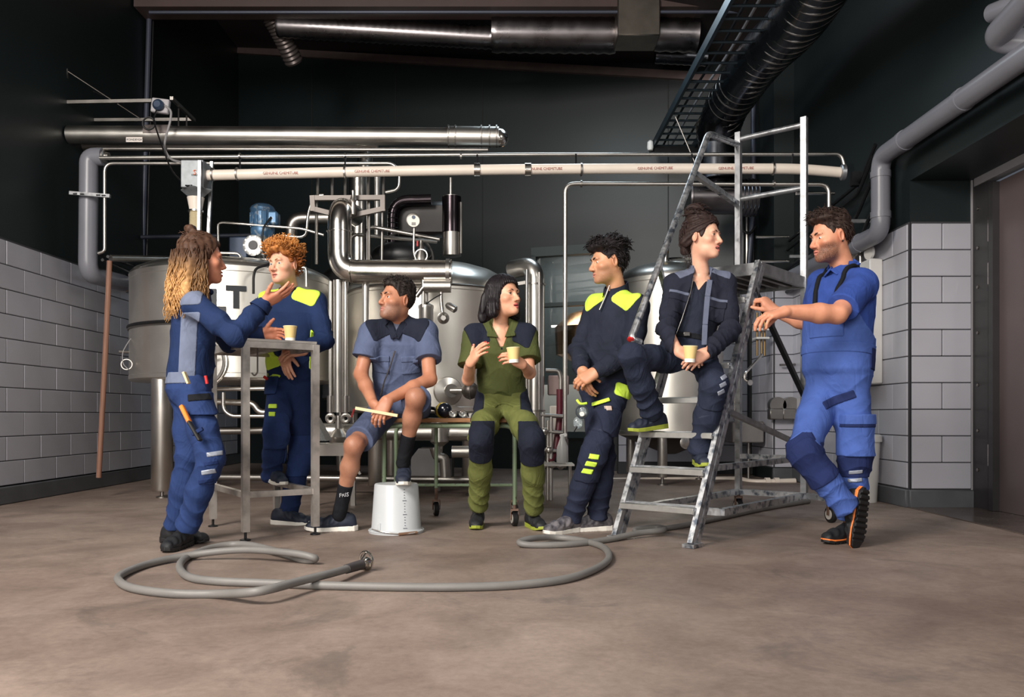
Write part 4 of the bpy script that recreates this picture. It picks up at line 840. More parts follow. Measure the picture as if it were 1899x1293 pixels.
MB().torus(eb+V((-.1, 0, .03)), (.2, -.4, 1), .1, .012, 24, 8, .3, 3.6).build('headband', BLACK, em)
sg = thing('safety_glasses', 'clear safety glasses lying beside the ear muffs on the bench', 'glasses', eb+V((.09, -.04, 0)))
GL = mat('clear plastic lens', (232, 236, 236), .05, 0, trans=.9)
for s_ in (-1, 1): MB().ball(eb+V((.09+.032*s_, -.05, .03)), .028, 16, 10, (1, .35, .9)).build('lens', GL, sg)
MB().tube([eb+V((.035, -.04, .035)), eb+V((.03, .05, .01))], .004, 6).build('temple', BLACK, sg); MB().tube([eb+V((.15, -.04, .035)), eb+V((.155, .05, .01))], .004, 6).build('temple', BLACK, sg)
# ================================================================ UPTURNED BUCKET
bk = thing('grey_bucket', 'pale grey plastic bucket standing upside down under a raised foot', 'bucket', (PX(735, 5.12), 5.12, 0))
o = V((PX(735, 5.12), 5.12, 0))
PB = mat('pale grey plastic', (186, 190, 194), .38, 0, var=.04, vscale=4, sss=.0)
MB().lathe(o, UP, [(.168, 0), (.17, .012), (.158, .02), (.152, .03), (.134, .292), (.128, .299), (.11, .299), (.10, .296)], 48).build('bucket_body', PB, bk)
MB().torus(o+UP*.013, UP, .165, .007, 48, 6).build('rim', PB, bk)
mb = MB(); mb.tube([o+V((-.13, -.13, .035)), o+V((-.05, -.175, .02)), o+V((.06, -.17, .009)), o+V((.13, -.13, .012))], .004, 6, .05); mb.build('wire_handle', STEEL_D, bk)
MB().tube([o+V((.04, -.178, .010)), o+V((.14, -.115, .012))], .009, 8).build('handle_grip', mat('brown grip', (120, 92, 74), .6), bk)
MB().box(o+V((-.085, -.128, .045)), (.02, .012, .05), None, .003).build('lug', PB, bk)
for k in range(15):
    z = .04+.0165*k; r = .152-(z-.03)*.0687; a = math.radians(28); rl = .024 if k % 5 == 0 else .007
    p = o+V((math.sin(a)*r, -math.cos(a)*r, z)); MB().box(p, (rl, .004, .0035), Matrix.Rotation(a, 3, 'Z')).build('scale_mark', mat('grey print', (104, 110, 120), .6), bk)
# ================================================================ HOSE on the floor
def hose(name, pix, r, m, label, extra=None):
    pts = []
    for p in pix:
        lift = p[2] if len(p) > 2 else 0.0
        d = (H-r-lift)*F/(p[1]-HY); pts.append(V((PX(p[0], d), d, r+lift)))
    sm = []                                                   # Catmull-Rom
    for i in range(len(pts)-1):
        a_, b_, c_, d_ = pts[max(i-1, 0)], pts[i], pts[i+1], pts[min(i+2, len(pts)-1)]
        for j in range(8):
            t = j/8; sm.append(.5*((2*b_)+(c_-a_)*t+(2*a_-5*b_+4*c_-d_)*t*t+(3*b_-a_-3*c_+d_)*t**3))
    sm.append(pts[-1]); return sm
HM = mat('grey rubber hose', (116, 114, 112), .5, 0, var=.08, vscale=8, bump=.05, bscale=200)
hs_ = thing('floor_hose', 'long grey rubber hose looped over the floor with a steel coupling', 'hose', (-1.0, 3.4, 0))
r_ = .0175
path = hose('hose', [(668, 1048, .02), (620, 1062, .03), (560, 1077, .035), (480, 1097, .035), (400, 1102), (320, 1101), (250, 1092), (222, 1079), (225, 1066), (275, 1046), (350, 1030, .01), (450, 1020, .035), (540, 1026, .035), (580, 1034, .02), (582, 1038, .005), (560, 1038, .0), (520, 1025, .01), (470, 1012, .015), (430, 1010, .01), (385, 1018, .005), (345, 1035, .0), (333, 1052, .0), (350, 1070, .0), (400, 1078, .0), (500, 1082, .0), (600, 1086, .0), (740, 1089), (860, 1089), (960, 1085), (1050, 1074), (1105, 1055), (1129, 1035), (1118, 1015), (1080, 1003), (1030, 997, .005), (985, 999, .02), (963, 1006, .01), (985, 1011, .0), (1050, 1010), (1120, 1002), (1180, 990, .01), (1230, 983, .02), (1220, 978, .02), (1180, 982, .01), (1190, 985, 0), (1260, 976), (1330, 962), (1420, 943), (1500, 930)], r_, HM, '')
MB().tube(path, r_, 14).build('hose_run', HM, hs_)
e0, e1 = path[0], path[4]; ed = (e0-e1).normalized()
MB().tube([e0-ed*.14, e0+ed*.01], [.021, .023], 16).build('end_sleeve', mat('dark hose sleeve', (66, 62, 64), .55), hs_)
MB().tube([e0, e0+ed*.03, e0+ed*.06], [.016, .018, .03], 16).build('nipple', STEEL_B, hs_)
MB().torus(e0+ed*.065+UP*.012, ed+V((.3, -.25, .1)), .042, .006, 28, 8).build('coupling_ring', STEEL_B, hs_)
for s_ in (-1, 1): MB().tube([e0+ed*.01+V((0, 0, .02*s_)), e0+ed*.065+UP*(.012+.04*s_)], .005, 8).build('coupling_lug', STEEL_B, hs_)
# ================================================================ IMPLICIT SURFACES (bodies and cloth), meshed with surface nets
A_ = lambda v: np.array(v, dtype=np.float32)
def nrm(v): v = A_(v); return v/(np.linalg.norm(v)+1e-9)
def smin(a, b, k):
    if k <= 0: return np.minimum(a, b)
    h = np.clip(0.5+0.5*(b-a)/k, 0, 1); return b*(1-h)+a*h-k*h*(1-h)
def smax(a, b, k): return -smin(-a, -b, k)
class Pr:
    def __init__(s, f, lo, hi, k=0.02): s.f = f; s.lo = A_(lo); s.hi = A_(hi); s.k = k
def cap(a, b, ra, rb, k=0.02):
    a, b = A_(a), A_(b); ba = b-a; L2 = float(ba @ ba)+1e-9; m = max(ra, rb)
    def f(p):
        t = np.clip(((p-a) @ ba)/L2, 0, 1); q = p-a-t[:, None]*ba
        return np.sqrt(np.einsum('ij,ij->i', q, q))-(ra+(rb-ra)*t)
    return Pr(f, np.minimum(a, b)-m, np.maximum(a, b)+m, k)
def limb(pts, rs, k=0.02): return [cap(pts[i], pts[i+1], rs[i], rs[i+1], k) for i in range(len(pts)-1)]
def ell(c, r, R=None, k=0.02):
    c, r = A_(c), A_(r); Rm = None if R is None else A_(R)
    m = float(r.max())
    def f(p):
        q = p-c
        if Rm is not None: q = q @ Rm.T
        a = q/r; b = a/r; k0 = np.sqrt(np.einsum('ij,ij->i', a, a)); k1 = np.sqrt(np.einsum('ij,ij->i', b, b))+1e-9
        return k0*(k0-1)/k1
    return Pr(f, c-m, c+m, k)
def flatcap(a, b, side, ra, rb, flat, k=0.02):
    """tapered capsule squeezed along the direction 'side' by factor flat (<1 thinner)"""
    a, b = A_(a), A_(b); s = nrm(side); ba = b-a; L2 = float(ba @ ba)+1e-9; m = max(ra, rb)
    def f(p):
        t = np.clip(((p-a) @ ba)/L2, 0, 1); q = p-a-t[:, None]*ba; c = q @ s
        q = q+s*(c*(1/flat-1))[:, None]; r = ra+(rb-ra)*t; l = np.sqrt(np.einsum('ij,ij->i', q, q))+1e-9
        n = np.sqrt(((p-a-t[:, None]*ba)**2).sum(1)); return np.where(l > 1e-6, n*(1-r/l), -r)
    return Pr(f, np.minimum(a, b)-m, np.maximum(a, b)+m, k)
def loft(A, B, s0, s1, rows, k=0.03, rnd=0.02):
    """generalised cylinder A->B; side vector turns from s0 to s1; rows: (t, halfwidth, front, back, dx, dy); front = axis x side"""
    A, B, s0, s1 = A_(A), A_(B), nrm(s0), nrm(s1); ax = B-A; L = float(np.linalg.norm(ax)); ax = ax/L
    R = np.array([list(r)+[0]*(6-len(r)) for r in rows], dtype=np.float32); m = float(R[:, 1:4].max()+np.abs(R[:, 4:]).max()+rnd)
    def f(p):
        q = p-A; h = q @ ax; t = np.clip(h/L, 0, 1); ts = t*t*(3-2*t)
        sd = s0*(1-ts)[:, None]+s1*ts[:, None]; sd = sd-(sd @ ax)[:, None]*ax; sd /= np.sqrt((sd*sd).sum(1))[:, None]+1e-9
        fw = np.cross(sd, ax)*-1.0
        w, fr, bk, dx, dy = (np.interp(t, R[:, 0], R[:, i]) for i in range(1, 6))
        q = q-h[:, None]*ax; x = (q*sd).sum(1)-dx; y = (q*fw).sum(1)-dy
        b = np.where(y > 0, fr, bk); l = np.sqrt(x*x+y*y)+1e-9
        e = np.sqrt((np.abs(x)/w)**2.3+1e-12) if False else ((np.abs(x)/w)**2.3+(np.abs(y)/b)**2.3)**(1/2.3)+1e-9
        d = l*(1-1/e); d = np.where(l < 1e-3, -np.minimum(w, b), d)+rnd
        dz = np.maximum(-h, h-L)+rnd
        return np.minimum(np.maximum(d, dz), 0)+np.sqrt(np.maximum(d, 0)**2+np.maximum(dz, 0)**2)-rnd
    return Pr(f, np.minimum(A, B)-m, np.maximum(A, B)+m, k)
def obox(c, R, h, r=0.004):
    """rows of R are the box axes"""
    c, R, h = A_(c), A_(R), A_(h)
    def f(p):
        q = np.abs((p-c) @ R.T)-(h-r); return np.sqrt((np.maximum(q, 0)**2).sum(1))+np.minimum(q.max(1), 0)-r
    return Pr(f, c-np.abs(R.T) @ h, c+np.abs(R.T) @ h)
def union(prims):
    def f(p):
        lo = A_([p[:, i].min() for i in range(3)]); hi = A_([p[:, i].max() for i in range(3)]); d = None
        for q in prims:
            if float(np.maximum(q.lo-hi, lo-q.hi).max()) > 0.13: continue
            e = q.f(p); d = e if d is None else smin(d, e, q.k)
        return np.full(len(p), 0.5, np.float32) if d is None else d
    return f
def near(q, p, m=0.03):
    """the primitive evaluated only where it can matter; 1.0 elsewhere"""
    out = np.ones(len(p), np.float32); k = np.ones(len(p), bool)
    for i in range(3): k &= (p[:, i] > q.lo[i]-m) & (p[:, i] < q.hi[i]+m)
    if k.any(): out[k] = q.f(p[k])
    return out
def bounds(prims, pad=0.02):
    return np.min([q.lo for q in prims], 0)-pad, np.max([q.hi for q in prims], 0)+pad
def folds(p, seed=0.0, s=1.0):
    """cloth folds, roughly -1..1"""
    x, y, z = p[:, 0]*s, p[:, 1]*s, p[:, 2]*s
    a = 1-2*np.sqrt(np.abs(np.sin(8*x+5*z+1.1*np.sin(11*y+seed)+.9*np.sin(7*z+seed*1.7)))+.01)
    b = 1-2*np.sqrt(np.abs(np.sin(6*z-9*y+1.1*np.sin(9*x+seed*2.3)+.9*np.sin(12*z+seed)))+.01)
    c = np.sin(31*z+19*x+2.4*np.sin(15*y-8*x+seed*.7))
    return -0.5*a-0.45*b+0.25*c
def crease(p, c, R, axis, freq=62.0, seed=0.0):
    """ring folds that gather around a joint"""
    c, axis = A_(c), nrm(axis); out = np.zeros(len(p), np.float32)
    if any(p[:, i].min()-c[i] > 2*R or c[i]-p[:, i].max() > 2*R for i in range(3)): return out
    q = p-c; r2 = np.einsum('ij,ij->i', q, q); k = r2 < (2.0*R)**2
    if k.any():
        q = q[k]; u = q @ axis; w = np.sin(u*freq*.5+1.0*np.sin(q[:, 0]*23+seed)+.9*np.sin(q[:, 1]*19+q[:, 2]*11+seed*2))
        out[k] = np.exp(-r2[k]/R**2)*(2*np.sqrt(np.abs(w)+.01)-1)
    return out
def surf(f, lo, hi, res, newton=1):
    lo, hi = A_(lo), A_(hi); B = 4; n = np.maximum(np.ceil((hi-lo)/res/B).astype(int), 1); N = n*B
    ci = np.stack(np.meshgrid(*[np.arange(k) for k in n], indexing='ij'), -1).reshape(-1, 3)
    cc = lo+(ci*B+(B-1)/2)*res; cc = cc.astype(np.float32); od = np.lexsort(((ci//8)[:, 2], (ci//8)[:, 1], (ci//8)[:, 0])); dc = np.empty(len(cc), np.float32)
    for s in range(0, len(od), 4096): dc[od[s:s+4096]] = f(cc[od[s:s+4096]])
    vol = np.repeat(np.repeat(np.repeat(dc.reshape(n), B, 0), B, 1), B, 2).astype(np.float32)
    near = od[np.abs(dc[od]) < res*B*0.87*1.35+0.010]
    g = np.stack(np.meshgrid(*[np.arange(B)]*3, indexing='ij'), -1).reshape(-1, 3)
    for s in range(0, len(near), 256):
        blk = ci[near[s:s+256]]; idx = (blk[:, None, :]*B+g[None]).reshape(-1, 3)
        vol[idx[:, 0], idx[:, 1], idx[:, 2]] = f((lo+idx*res).astype(np.float32))
    ins = vol < 0; c8 = np.zeros(tuple(N-1), np.int8)
    offs = [(i, j, k) for i in (0, 1) for j in (0, 1) for k in (0, 1)]
    for o in offs: c8 += ins[o[0]:N[0]-1+o[0], o[1]:N[1]-1+o[1], o[2]:N[2]-1+o[2]]
    act = np.argwhere((c8 > 0) & (c8 < 8))
    if len(act) == 0: return np.zeros((0, 3)), []
    vid = -np.ones(tuple(N-1), np.int32); vid[act[:, 0], act[:, 1], act[:, 2]] = np.arange(len(act))
    val = [vol[act[:, 0]+o[0], act[:, 1]+o[1], act[:, 2]+o[2]] for o in offs]
    acc = np.zeros((len(act), 3), np.float64); cnt = np.zeros(len(act))
    for i in range(8):
        for j in range(i+1, 8):
            if sum(abs(a-b) for a, b in zip(offs[i], offs[j])) != 1: continue
            a, b = val[i], val[j]; m = (a < 0) != (b < 0); t = np.where(m, a/(a-b+1e-12), 0)
            pt = A_(offs[i])+t[:, None]*(A_(offs[j])-A_(offs[i])); acc[m] += pt[m]; cnt[m] += 1
    v = lo+(act+acc/cnt[:, None])*res
    fs = []
    for ax in range(3):
        sl0 = [slice(1, N[k]-1) for k in range(3)]; sl0[ax] = slice(0, N[ax]-1); sl1 = list(sl0); sl1[ax] = slice(1, N[ax])
        a, b = ins[tuple(sl0)], ins[tuple(sl1)]; e = np.argwhere(a != b); off = np.array([1, 1, 1]); off[ax] = 0; e = e+off
        if len(e) == 0: continue
        u, w = (ax+1) % 3, (ax+2) % 3; du = np.zeros(3, int); du[u] = 1; dw = np.zeros(3, int); dw[w] = 1
        ok = np.all(e < N-1, 1); e = e[ok]
        q = np.stack([vid[tuple((e-du-dw).T)], vid[tuple((e-dw).T)], vid[tuple(e.T)], vid[tuple((e-du).T)]], 1)
        fl = ins[tuple(e.T)]; q = np.where(fl[:, None], q, q[:, ::-1]); fs.append(q[np.all(q >= 0, 1)])
    F_ = np.concatenate(fs) if fs else np.zeros((0, 4), int)
    h = res*0.35
    for _ in range(newton):
        p = v.astype(np.float32); d = f(p); gr = np.stack([f(p+A_((h, 0, 0)))-d, f(p+A_((0, h, 0)))-d, f(p+A_((0, 0, h)))-d], 1)/h
        st = d[:, None]*gr/np.maximum((gr*gr).sum(1), 0.15)[:, None]; ln = np.sqrt((st*st).sum(1)); st *= np.minimum(1, res*0.8/(ln+1e-9))[:, None]; v = v-st
    return v, F_
class Mesh:
    """verts + faces + named float attributes, several pieces joined"""
    def __init__(s): s.v = []; s.f = []; s.n = 0; s.at = {}
    def add(s, v, f, **at):
        v = np.asarray(v, float); s.v.append(v); s.f.append(np.asarray(f, dtype=np.int64).reshape(-1, 4)+s.n)
        for k in set(list(s.at)+list(at)):
            s.at.setdefault(k, np.zeros(s.n)); x = at.get(k, 0.0); x = np.full(len(v), x) if np.isscalar(x) else x
            s.at[k] = np.concatenate([s.at[k], x])
        s.n += len(v); return s
    def build(s, name, m, parent, angle=None):
        o = origin_of(parent); me = bpy.data.meshes.new(name); vv = np.concatenate(s.v)-A_(o)
        qs = np.concatenate(s.f).astype(np.int32); me.vertices.add(len(vv)); me.vertices.foreach_set('co', vv.astype(np.float32).ravel())
        me.loops.add(qs.size); me.loops.foreach_set('vertex_index', qs.ravel()); me.polygons.add(len(qs)); me.polygons.foreach_set('loop_start', np.arange(0, qs.size, 4, dtype=np.int32)); me.update(calc_edges=True); me.validate()
        for k, x in s.at.items():
            a = me.attributes.new(k, 'FLOAT', 'POINT'); a.data.foreach_set('value', x.astype(np.float32))
        return link(name, me, m, parent, True, angle)
def piece(name, prims, res, m, parent, f=None, lo=None, hi=None):
    f = f or union(prims)
    if lo is None: lo, hi = bounds(prims)
    v, q = surf(f, lo, hi, res)
    if len(v) == 0: return None
    return Mesh().add(v, q).build(name, m, parent)
def panel(name, base, thick, reg, res, m, parent, k=0.003):
    """a cloth panel: the garment's surface raised by thick inside the region reg"""
    return piece(name, None, res, m, parent, lambda p: smax(base(p)-thick, reg.f(p), k), reg.lo-0.012, reg.hi+0.012)
def tubes(paths, r0, r1, seg=4):
    """joined tapered strands -> verts, faces"""
    mb = MB()
    for pts in paths:
        n = len(pts); rr = [r0*(0.5+0.5*min(1, 4*i/(n-1)))*(1-i/(n-1))+r1*i/(n-1) for i in range(n)]
        mb.tube([Vector(p) for p in pts], rr, seg, 0, True)
    return np.array(mb.v), mb.f
# ================================================================ BODY PARTS
def cloth(name, rgb, var=0.08, rough=0.85, dust=None, wr=0.45):
    """woven cloth: fine weave, small creases, slight wear; dust = colour of dry smudges"""
    if name in _M: return _M[name]
    m = bpy.data.materials.new(name); m.use_nodes = True; nt = m.node_tree; b = nt.nodes['Principled BSDF']; N = nt.nodes.new; L = nt.links.new
    b.inputs['Roughness'].default_value = rough; b.inputs['Specular IOR Level'].default_value = 0.2
    tc = N('ShaderNodeTexCoord'); c = lin(rgb)
    def noise(s, d, dist=0.0, r=.55, st=None):
        n = N('ShaderNodeTexNoise'); n.inputs['Scale'].default_value = s; n.inputs['Detail'].default_value = d; n.inputs['Distortion'].default_value = dist; n.inputs['Roughness'].default_value = r
        if st:
            mp = N('ShaderNodeMapping'); mp.inputs['Scale'].default_value = st; mp.inputs['Rotation'].default_value = (.3, .5, .4); L(tc.outputs['Object'], mp.inputs['Vector']); L(mp.outputs[0], n.inputs['Vector'])
        else: L(tc.outputs['Object'], n.inputs['Vector'])
        return n
    def ramp(n, p0, p1, c0, c1):
        r = N('ShaderNodeValToRGB'); r.color_ramp.elements[0].position = p0; r.color_ramp.elements[1].position = p1; r.color_ramp.elements[0].color = (*c0, 1); r.color_ramp.elements[1].color = (*c1, 1); L(n.outputs['Fac'], r.inputs[0]); return r.outputs[0]
    col = ramp(noise(9, 6), .3, .7, tuple(v*(1-var*1.6) for v in c), tuple(min(1, v*(1+var*1.2)) for v in c))
    if dust:
        mx = N('ShaderNodeMix'); mx.data_type = 'RGBA'; L(ramp(noise(5.5, 8, 1.0, .75), .60, .74, (0, 0, 0), (.55, .55, .55)), mx.inputs[0]); L(col, mx.inputs[6]); mx.inputs[7].default_value = (*lin(dust), 1); col = mx.outputs[2]
    L(col, b.inputs['Base Color'])
    n1 = noise(8, 3, 1.4, .5, (1, 1, .55)); ab = N('ShaderNodeMath'); ab.operation = 'SUBTRACT'; ab.inputs[1].default_value = .5; L(n1.outputs['Fac'], ab.inputs[0]); a2 = N('ShaderNodeMath'); a2.operation = 'ABSOLUTE'; L(ab.outputs[0], a2.inputs[0])
    b1 = N('ShaderNodeBump'); b1.inputs['Strength'].default_value = wr; b1.inputs['Distance'].default_value = .03; L(a2.outputs[0], b1.inputs['Height'])
    b2 = N('ShaderNodeBump'); b2.inputs['Strength'].default_value = .12; b2.inputs['Distance'].default_value = .004; L(noise(430, 2).outputs['Fac'], b2.inputs['Height']); L(b1.outputs[0], b2.inputs['Normal']); L(b2.outputs[0], b.inputs['Normal'])
    _M[name] = m; return m
def skinmat(name, rgb, lip=(176, 96, 92), beard=(60, 48, 44), nails=None):
    m = bpy.data.materials.new(name); m.use_nodes = True; nt = m.node_tree; b = nt.nodes['Principled BSDF']; N = nt.nodes.new; L = nt.links.new
    b.inputs['Roughness'].default_value = 0.48; b.inputs['Specular IOR Level'].default_value = 0.4
    b.inputs['Subsurface Weight'].default_value = 0.12; b.inputs['Subsurface Radius'].default_value = (0.010, 0.004, 0.002); b.inputs['Subsurface Scale'].default_value = 0.7
    tc = N('ShaderNodeTexCoord'); n = N('ShaderNodeTexNoise'); n.inputs['Scale'].default_value = 14; n.inputs['Detail'].default_value = 5; L(tc.outputs['Object'], n.inputs['Vector'])
    r = N('ShaderNodeValToRGB'); c = lin(rgb); r.color_ramp.elements[0].position = .3; r.color_ramp.elements[1].position = .7
    r.color_ramp.elements[0].color = (c[0]*.86, c[1]*.78, c[2]*.76, 1); r.color_ramp.elements[1].color = (min(1, c[0]*1.06), c[1]*1.06, c[2]*1.06, 1); L(n.outputs['Fac'], r.inputs[0])
    out = r.outputs[0]
    f = N('ShaderNodeTexNoise'); f.inputs['Scale'].default_value = 420; f.inputs['Detail'].default_value = 2; L(tc.outputs['Object'], f.inputs['Vector'])
    fr = N('ShaderNodeMapRange'); fr.inputs['From Min'].default_value = .35; fr.inputs['From Max'].default_value = .6; fr.inputs['To Min'].default_value = .35; fr.inputs['To Max'].default_value = 1; L(f.outputs['Fac'], fr.inputs['Value'])
    for at, colr, nz in (('blush', (c[0]*.9, c[1]*.55, c[2]*.5), False), ('stubble', lin(beard), True), ('lip', lin(lip), False), ('dark', (0.02, 0.006, 0.006), False)):
        a = N('ShaderNodeAttribute'); a.attribute_name = at; mx = N('ShaderNodeMix'); mx.data_type = 'RGBA'; mx.inputs[7].default_value = (*colr, 1)
        if nz:
            mu = N('ShaderNodeMath'); mu.operation = 'MULTIPLY'; L(a.outputs['Fac'], mu.inputs[0]); L(fr.outputs[0], mu.inputs[1]); L(mu.outputs[0], mx.inputs[0])
        else: L(a.outputs['Fac'], mx.inputs[0])
        L(out, mx.inputs[6]); out = mx.outputs[2]
    L(out, b.inputs['Base Color'])
    bp = N('ShaderNodeBump'); bp.inputs['Strength'].default_value = .08; bp.inputs['Distance'].default_value = .004; L(f.outputs['Fac'], bp.inputs['Height']); L(bp.outputs[0], b.inputs['Normal'])
    return m
def hairmat(name, rgb, tip=None, rough=0.6):
    m = bpy.data.materials.new(name); m.use_nodes = True; nt = m.node_tree; b = nt.nodes['Principled BSDF']; N = nt.nodes.new; L = nt.links.new
    b.inputs['Roughness'].default_value = rough; b.inputs['Specular IOR Level'].default_value = .22
    c0 = lin(rgb); c1 = lin(tip) if tip else tuple(v*1.6+.004 for v in c0)
    tc = N('ShaderNodeTexCoord'); n = N('ShaderNodeTexNoise'); n.inputs['Scale'].default_value = 55; n.inputs['Detail'].default_value = 4; L(tc.outputs['Object'], n.inputs['Vector'])
    a = N('ShaderNodeAttribute'); a.attribute_name = 'tip'; mx = N('ShaderNodeMix'); mx.data_type = 'RGBA'; mx.inputs[6].default_value = (*c0, 1); mx.inputs[7].default_value = (*c1, 1)
    if tip: L(a.outputs['Fac'], mx.inputs[0])
    else: L(n.outputs['Fac'], mx.inputs[0])
    mu = N('ShaderNodeMix'); mu.data_type = 'RGBA'; mu.blend_type = 'MULTIPLY'; mu.inputs[0].default_value = .8
    rp = N('ShaderNodeValToRGB'); rp.color_ramp.elements[0].position = .3; rp.color_ramp.elements[0].color = (.55, .5, .48, 1); rp.color_ramp.elements[1].position = .7; rp.color_ramp.elements[1].color = (1.25, 1.25, 1.25, 1)
    L(n.outputs['Fac'], rp.inputs[0]); L(mx.outputs[2], mu.inputs[6]); L(rp.outputs[0], mu.inputs[7]); L(mu.outputs[2], b.inputs['Base Color'])
    return m
def facing(dirv, roll=0.0, up=(0, 0, 1)):
    """rotation matrix (columns X right, Y forward, Z up) for a head or torso looking along dirv"""
    y = Vector(dirv).normalized(); x = y.cross(Vector(up)).normalized(); z = x.cross(y)
    R = Matrix((x, y, z)).transposed()
    if roll: R = R @ Matrix.Rotation(roll, 3, 'Y')
    return np.array(R, dtype=np.float32)
def ss(x, a, b): t = np.clip((x-a)/(b-a), 0, 1); return t*t*(3-2*t)
def head_parts(fem=0.0, mouth=0.0, smile=0.0, jaw=1.0, nose=1.0):
    jw = (0.053-0.006*fem)*jaw; nb = 0.0125*nose*(1-.12*fem)
    pr = [ell((0, -.012, .034), (.0765, .098, .091)), ell((0, .028, -.028), (.0635-.003*fem, .066, .088), k=.03),
          ell((0, .034, -.076), (jw, .056, .042), k=.03), ell((0, .078, -.104), (.020+.004*(1-fem), .018, .016), k=.03)]
    pr += [ell((s*.046, .056, -.026), (.022, .026, .02), k=.022) for s in (-1, 1)]
    pr += [cap((-.034, .081+.004*(1-fem), .019), (.034, .081+.004*(1-fem), .019), .012, .012, k=.02)]
    return pr, nb
def make_head(c, R, neck, Mb, fem=0.0, mouth=0.0, smile=0.0, jaw=1.0, nose=1.0, stubble=0.0, neck_r=0.056, sc=1.06, blush=.35, res=.003, ears=True, chest=None):
    """adds head + neck to the body mesh Mb; c centre, R columns (right, forward, up); neck = world point of the neck base"""
    c = A_(c); R = A_(R); pr, nb = head_parts(fem, mouth, smile, jaw, nose)
    nl = R.T @ (A_(neck)-c)/sc
    pr.append(cap((0, -.022, -.05), nl, neck_r/sc*.98, neck_r/sc*1.06, k=.028)); 
    addp = [cap((0, .089, .006), (0, .1125, -.036), .0078*nose, nb, k=.012)]
    addp += [ell((s*.0125*nose, .1005, -.0415), (.0085, .011, .0082), k=.008) for s in (-1, 1)]
    mw = .0225+.005*smile; mz = -.0715
    lipu = [cap((s*mw, .0865-.003*smile, mz+.0005+.006*smile), (s*.004, .0985, mz+.005+.004*mouth), .0035, .0062, k=.006) for s in (-1, 1)]
    lipl = [cap((s*mw*.9, .0865-.003*smile, mz-.002+.006*smile), (0, .0965, mz-.0065-.012*mouth), .0035, .0075, k=.006) for s in (-1, 1)]
    soc = [ell((s*.0315, .096, .0015), (.0185, .017, .0125)) for s in (-1, 1)]
    lid = [ell((s*.0315, .0745, .0), (.0148, .0146, .0146)) for s in (-1, 1)]
    slit = [ell((s*.0315, .0905, -.0006), (.0136, .012, .0064)) for s in (-1, 1)]
    earp = []
    if ears:
        for s in (-1, 1):
            a = .25; Re = [[math.cos(.35*s), math.sin(.35*s)*-1*s*s, 0], [math.sin(.35*s), math.cos(.35*s), 0], [0, 0, 1]]
            earp.append((ell((s*.0785, -.010, -.006), (.0085, .0195, .0325), Re), ell((s*.086, -.006, -.006), (.007, .0115, .021), Re)))
    base = union(pr); addf = union(addp); lu = union(lipu); ll = union(lipl)
    def f(p):
        d = base(p)
        for s in soc: d = smax(d, -near(s, p), .014)
        m = (p[:, 1] > .055) & (p[:, 2] < .04) & (p[:, 2] > -.12) & (np.abs(p[:, 0]) < .06)
        if m.any():
            pm = p[m]; dm = smin(d[m], addf(pm), .011); dm = smin(dm, lu(pm), .006); d[m] = smin(dm, ll(pm), .006)
        # line between the lips, or the open mouth
        mo = ell((0, .1, mz-.001-.004*mouth+.002*smile), (mw*.92, .022, .0014+.0075*mouth)); mo = near(mo, p); d = smax(d, -mo, .003)
        for a, b in zip(lid, slit):
            d = smin(d, smax(near(a, p), -near(b, p), .0015), .004)
        for s in (-1, 1): d = smax(d, -near(ell((s*.0085*nose, .104, -.050), (.0042, .006, .005)), p), .003)
        for e, q in earp: d = smin(d, smax(near(e, p), -near(q, p), .004), .006)
        return d
    lo = np.minimum(A_((-.1, -.125, -.14)), nl-.07); hi = np.maximum(A_((.1, .14, .14)), nl+.07)
    v, q = surf(f, lo, hi, res)
    x, y, z = v.T
    vl = v.astype(np.float32)
    lipm = 1-ss(np.minimum(lu(vl), ll(vl)), .0005, .0028); lipm = lipm*(y > .07)
    dk = 1-ss(ell((0, .088, mz-.001-.004*mouth), (mw*.95, .03, .002+.009*mouth)).f(vl), -.002, .0005); dk = dk*(mouth > .05)*(base(vl) < -.004)
    reg = ss(-z, .02, .05)*ss(y, -.02, .02)*(1-ss(-z, .105, .145)*.7)
    reg = np.maximum(reg*(1-(1-ss(np.abs(x), .018, .034))*ss(z, -.065, -.045)*ss(y, .06, .08)), (1-ss(np.abs(x), .018, .03))*ss(y, .075, .09)*ss(-z, .05, .057)*(1-ss(-z, .062, .07)))
    cheek = np.exp(-(((np.abs(x)-.045)/.018)**2+((z+.035)/.02)**2))*(y > 0)+np.exp(-((x/.016)**2+((z+.04)/.016)**2))*(y > .09)*.7
    earm = np.exp(-((np.abs(x)-.082)/.012)**2)*(np.abs(z) < .045)*(np.abs(y+.01) < .03)
    Mb.add((v*sc) @ R.T+c, q, lip=lipm*(.75 if fem < .5 else 1.0), stubble=reg*stubble*(1-lipm), blush=np.clip((cheek+.6*earm)*blush, 0, 1), dark=np.clip(dk, 0, 1))
    return lambda P_: A_(P_)*sc @ R.T+c
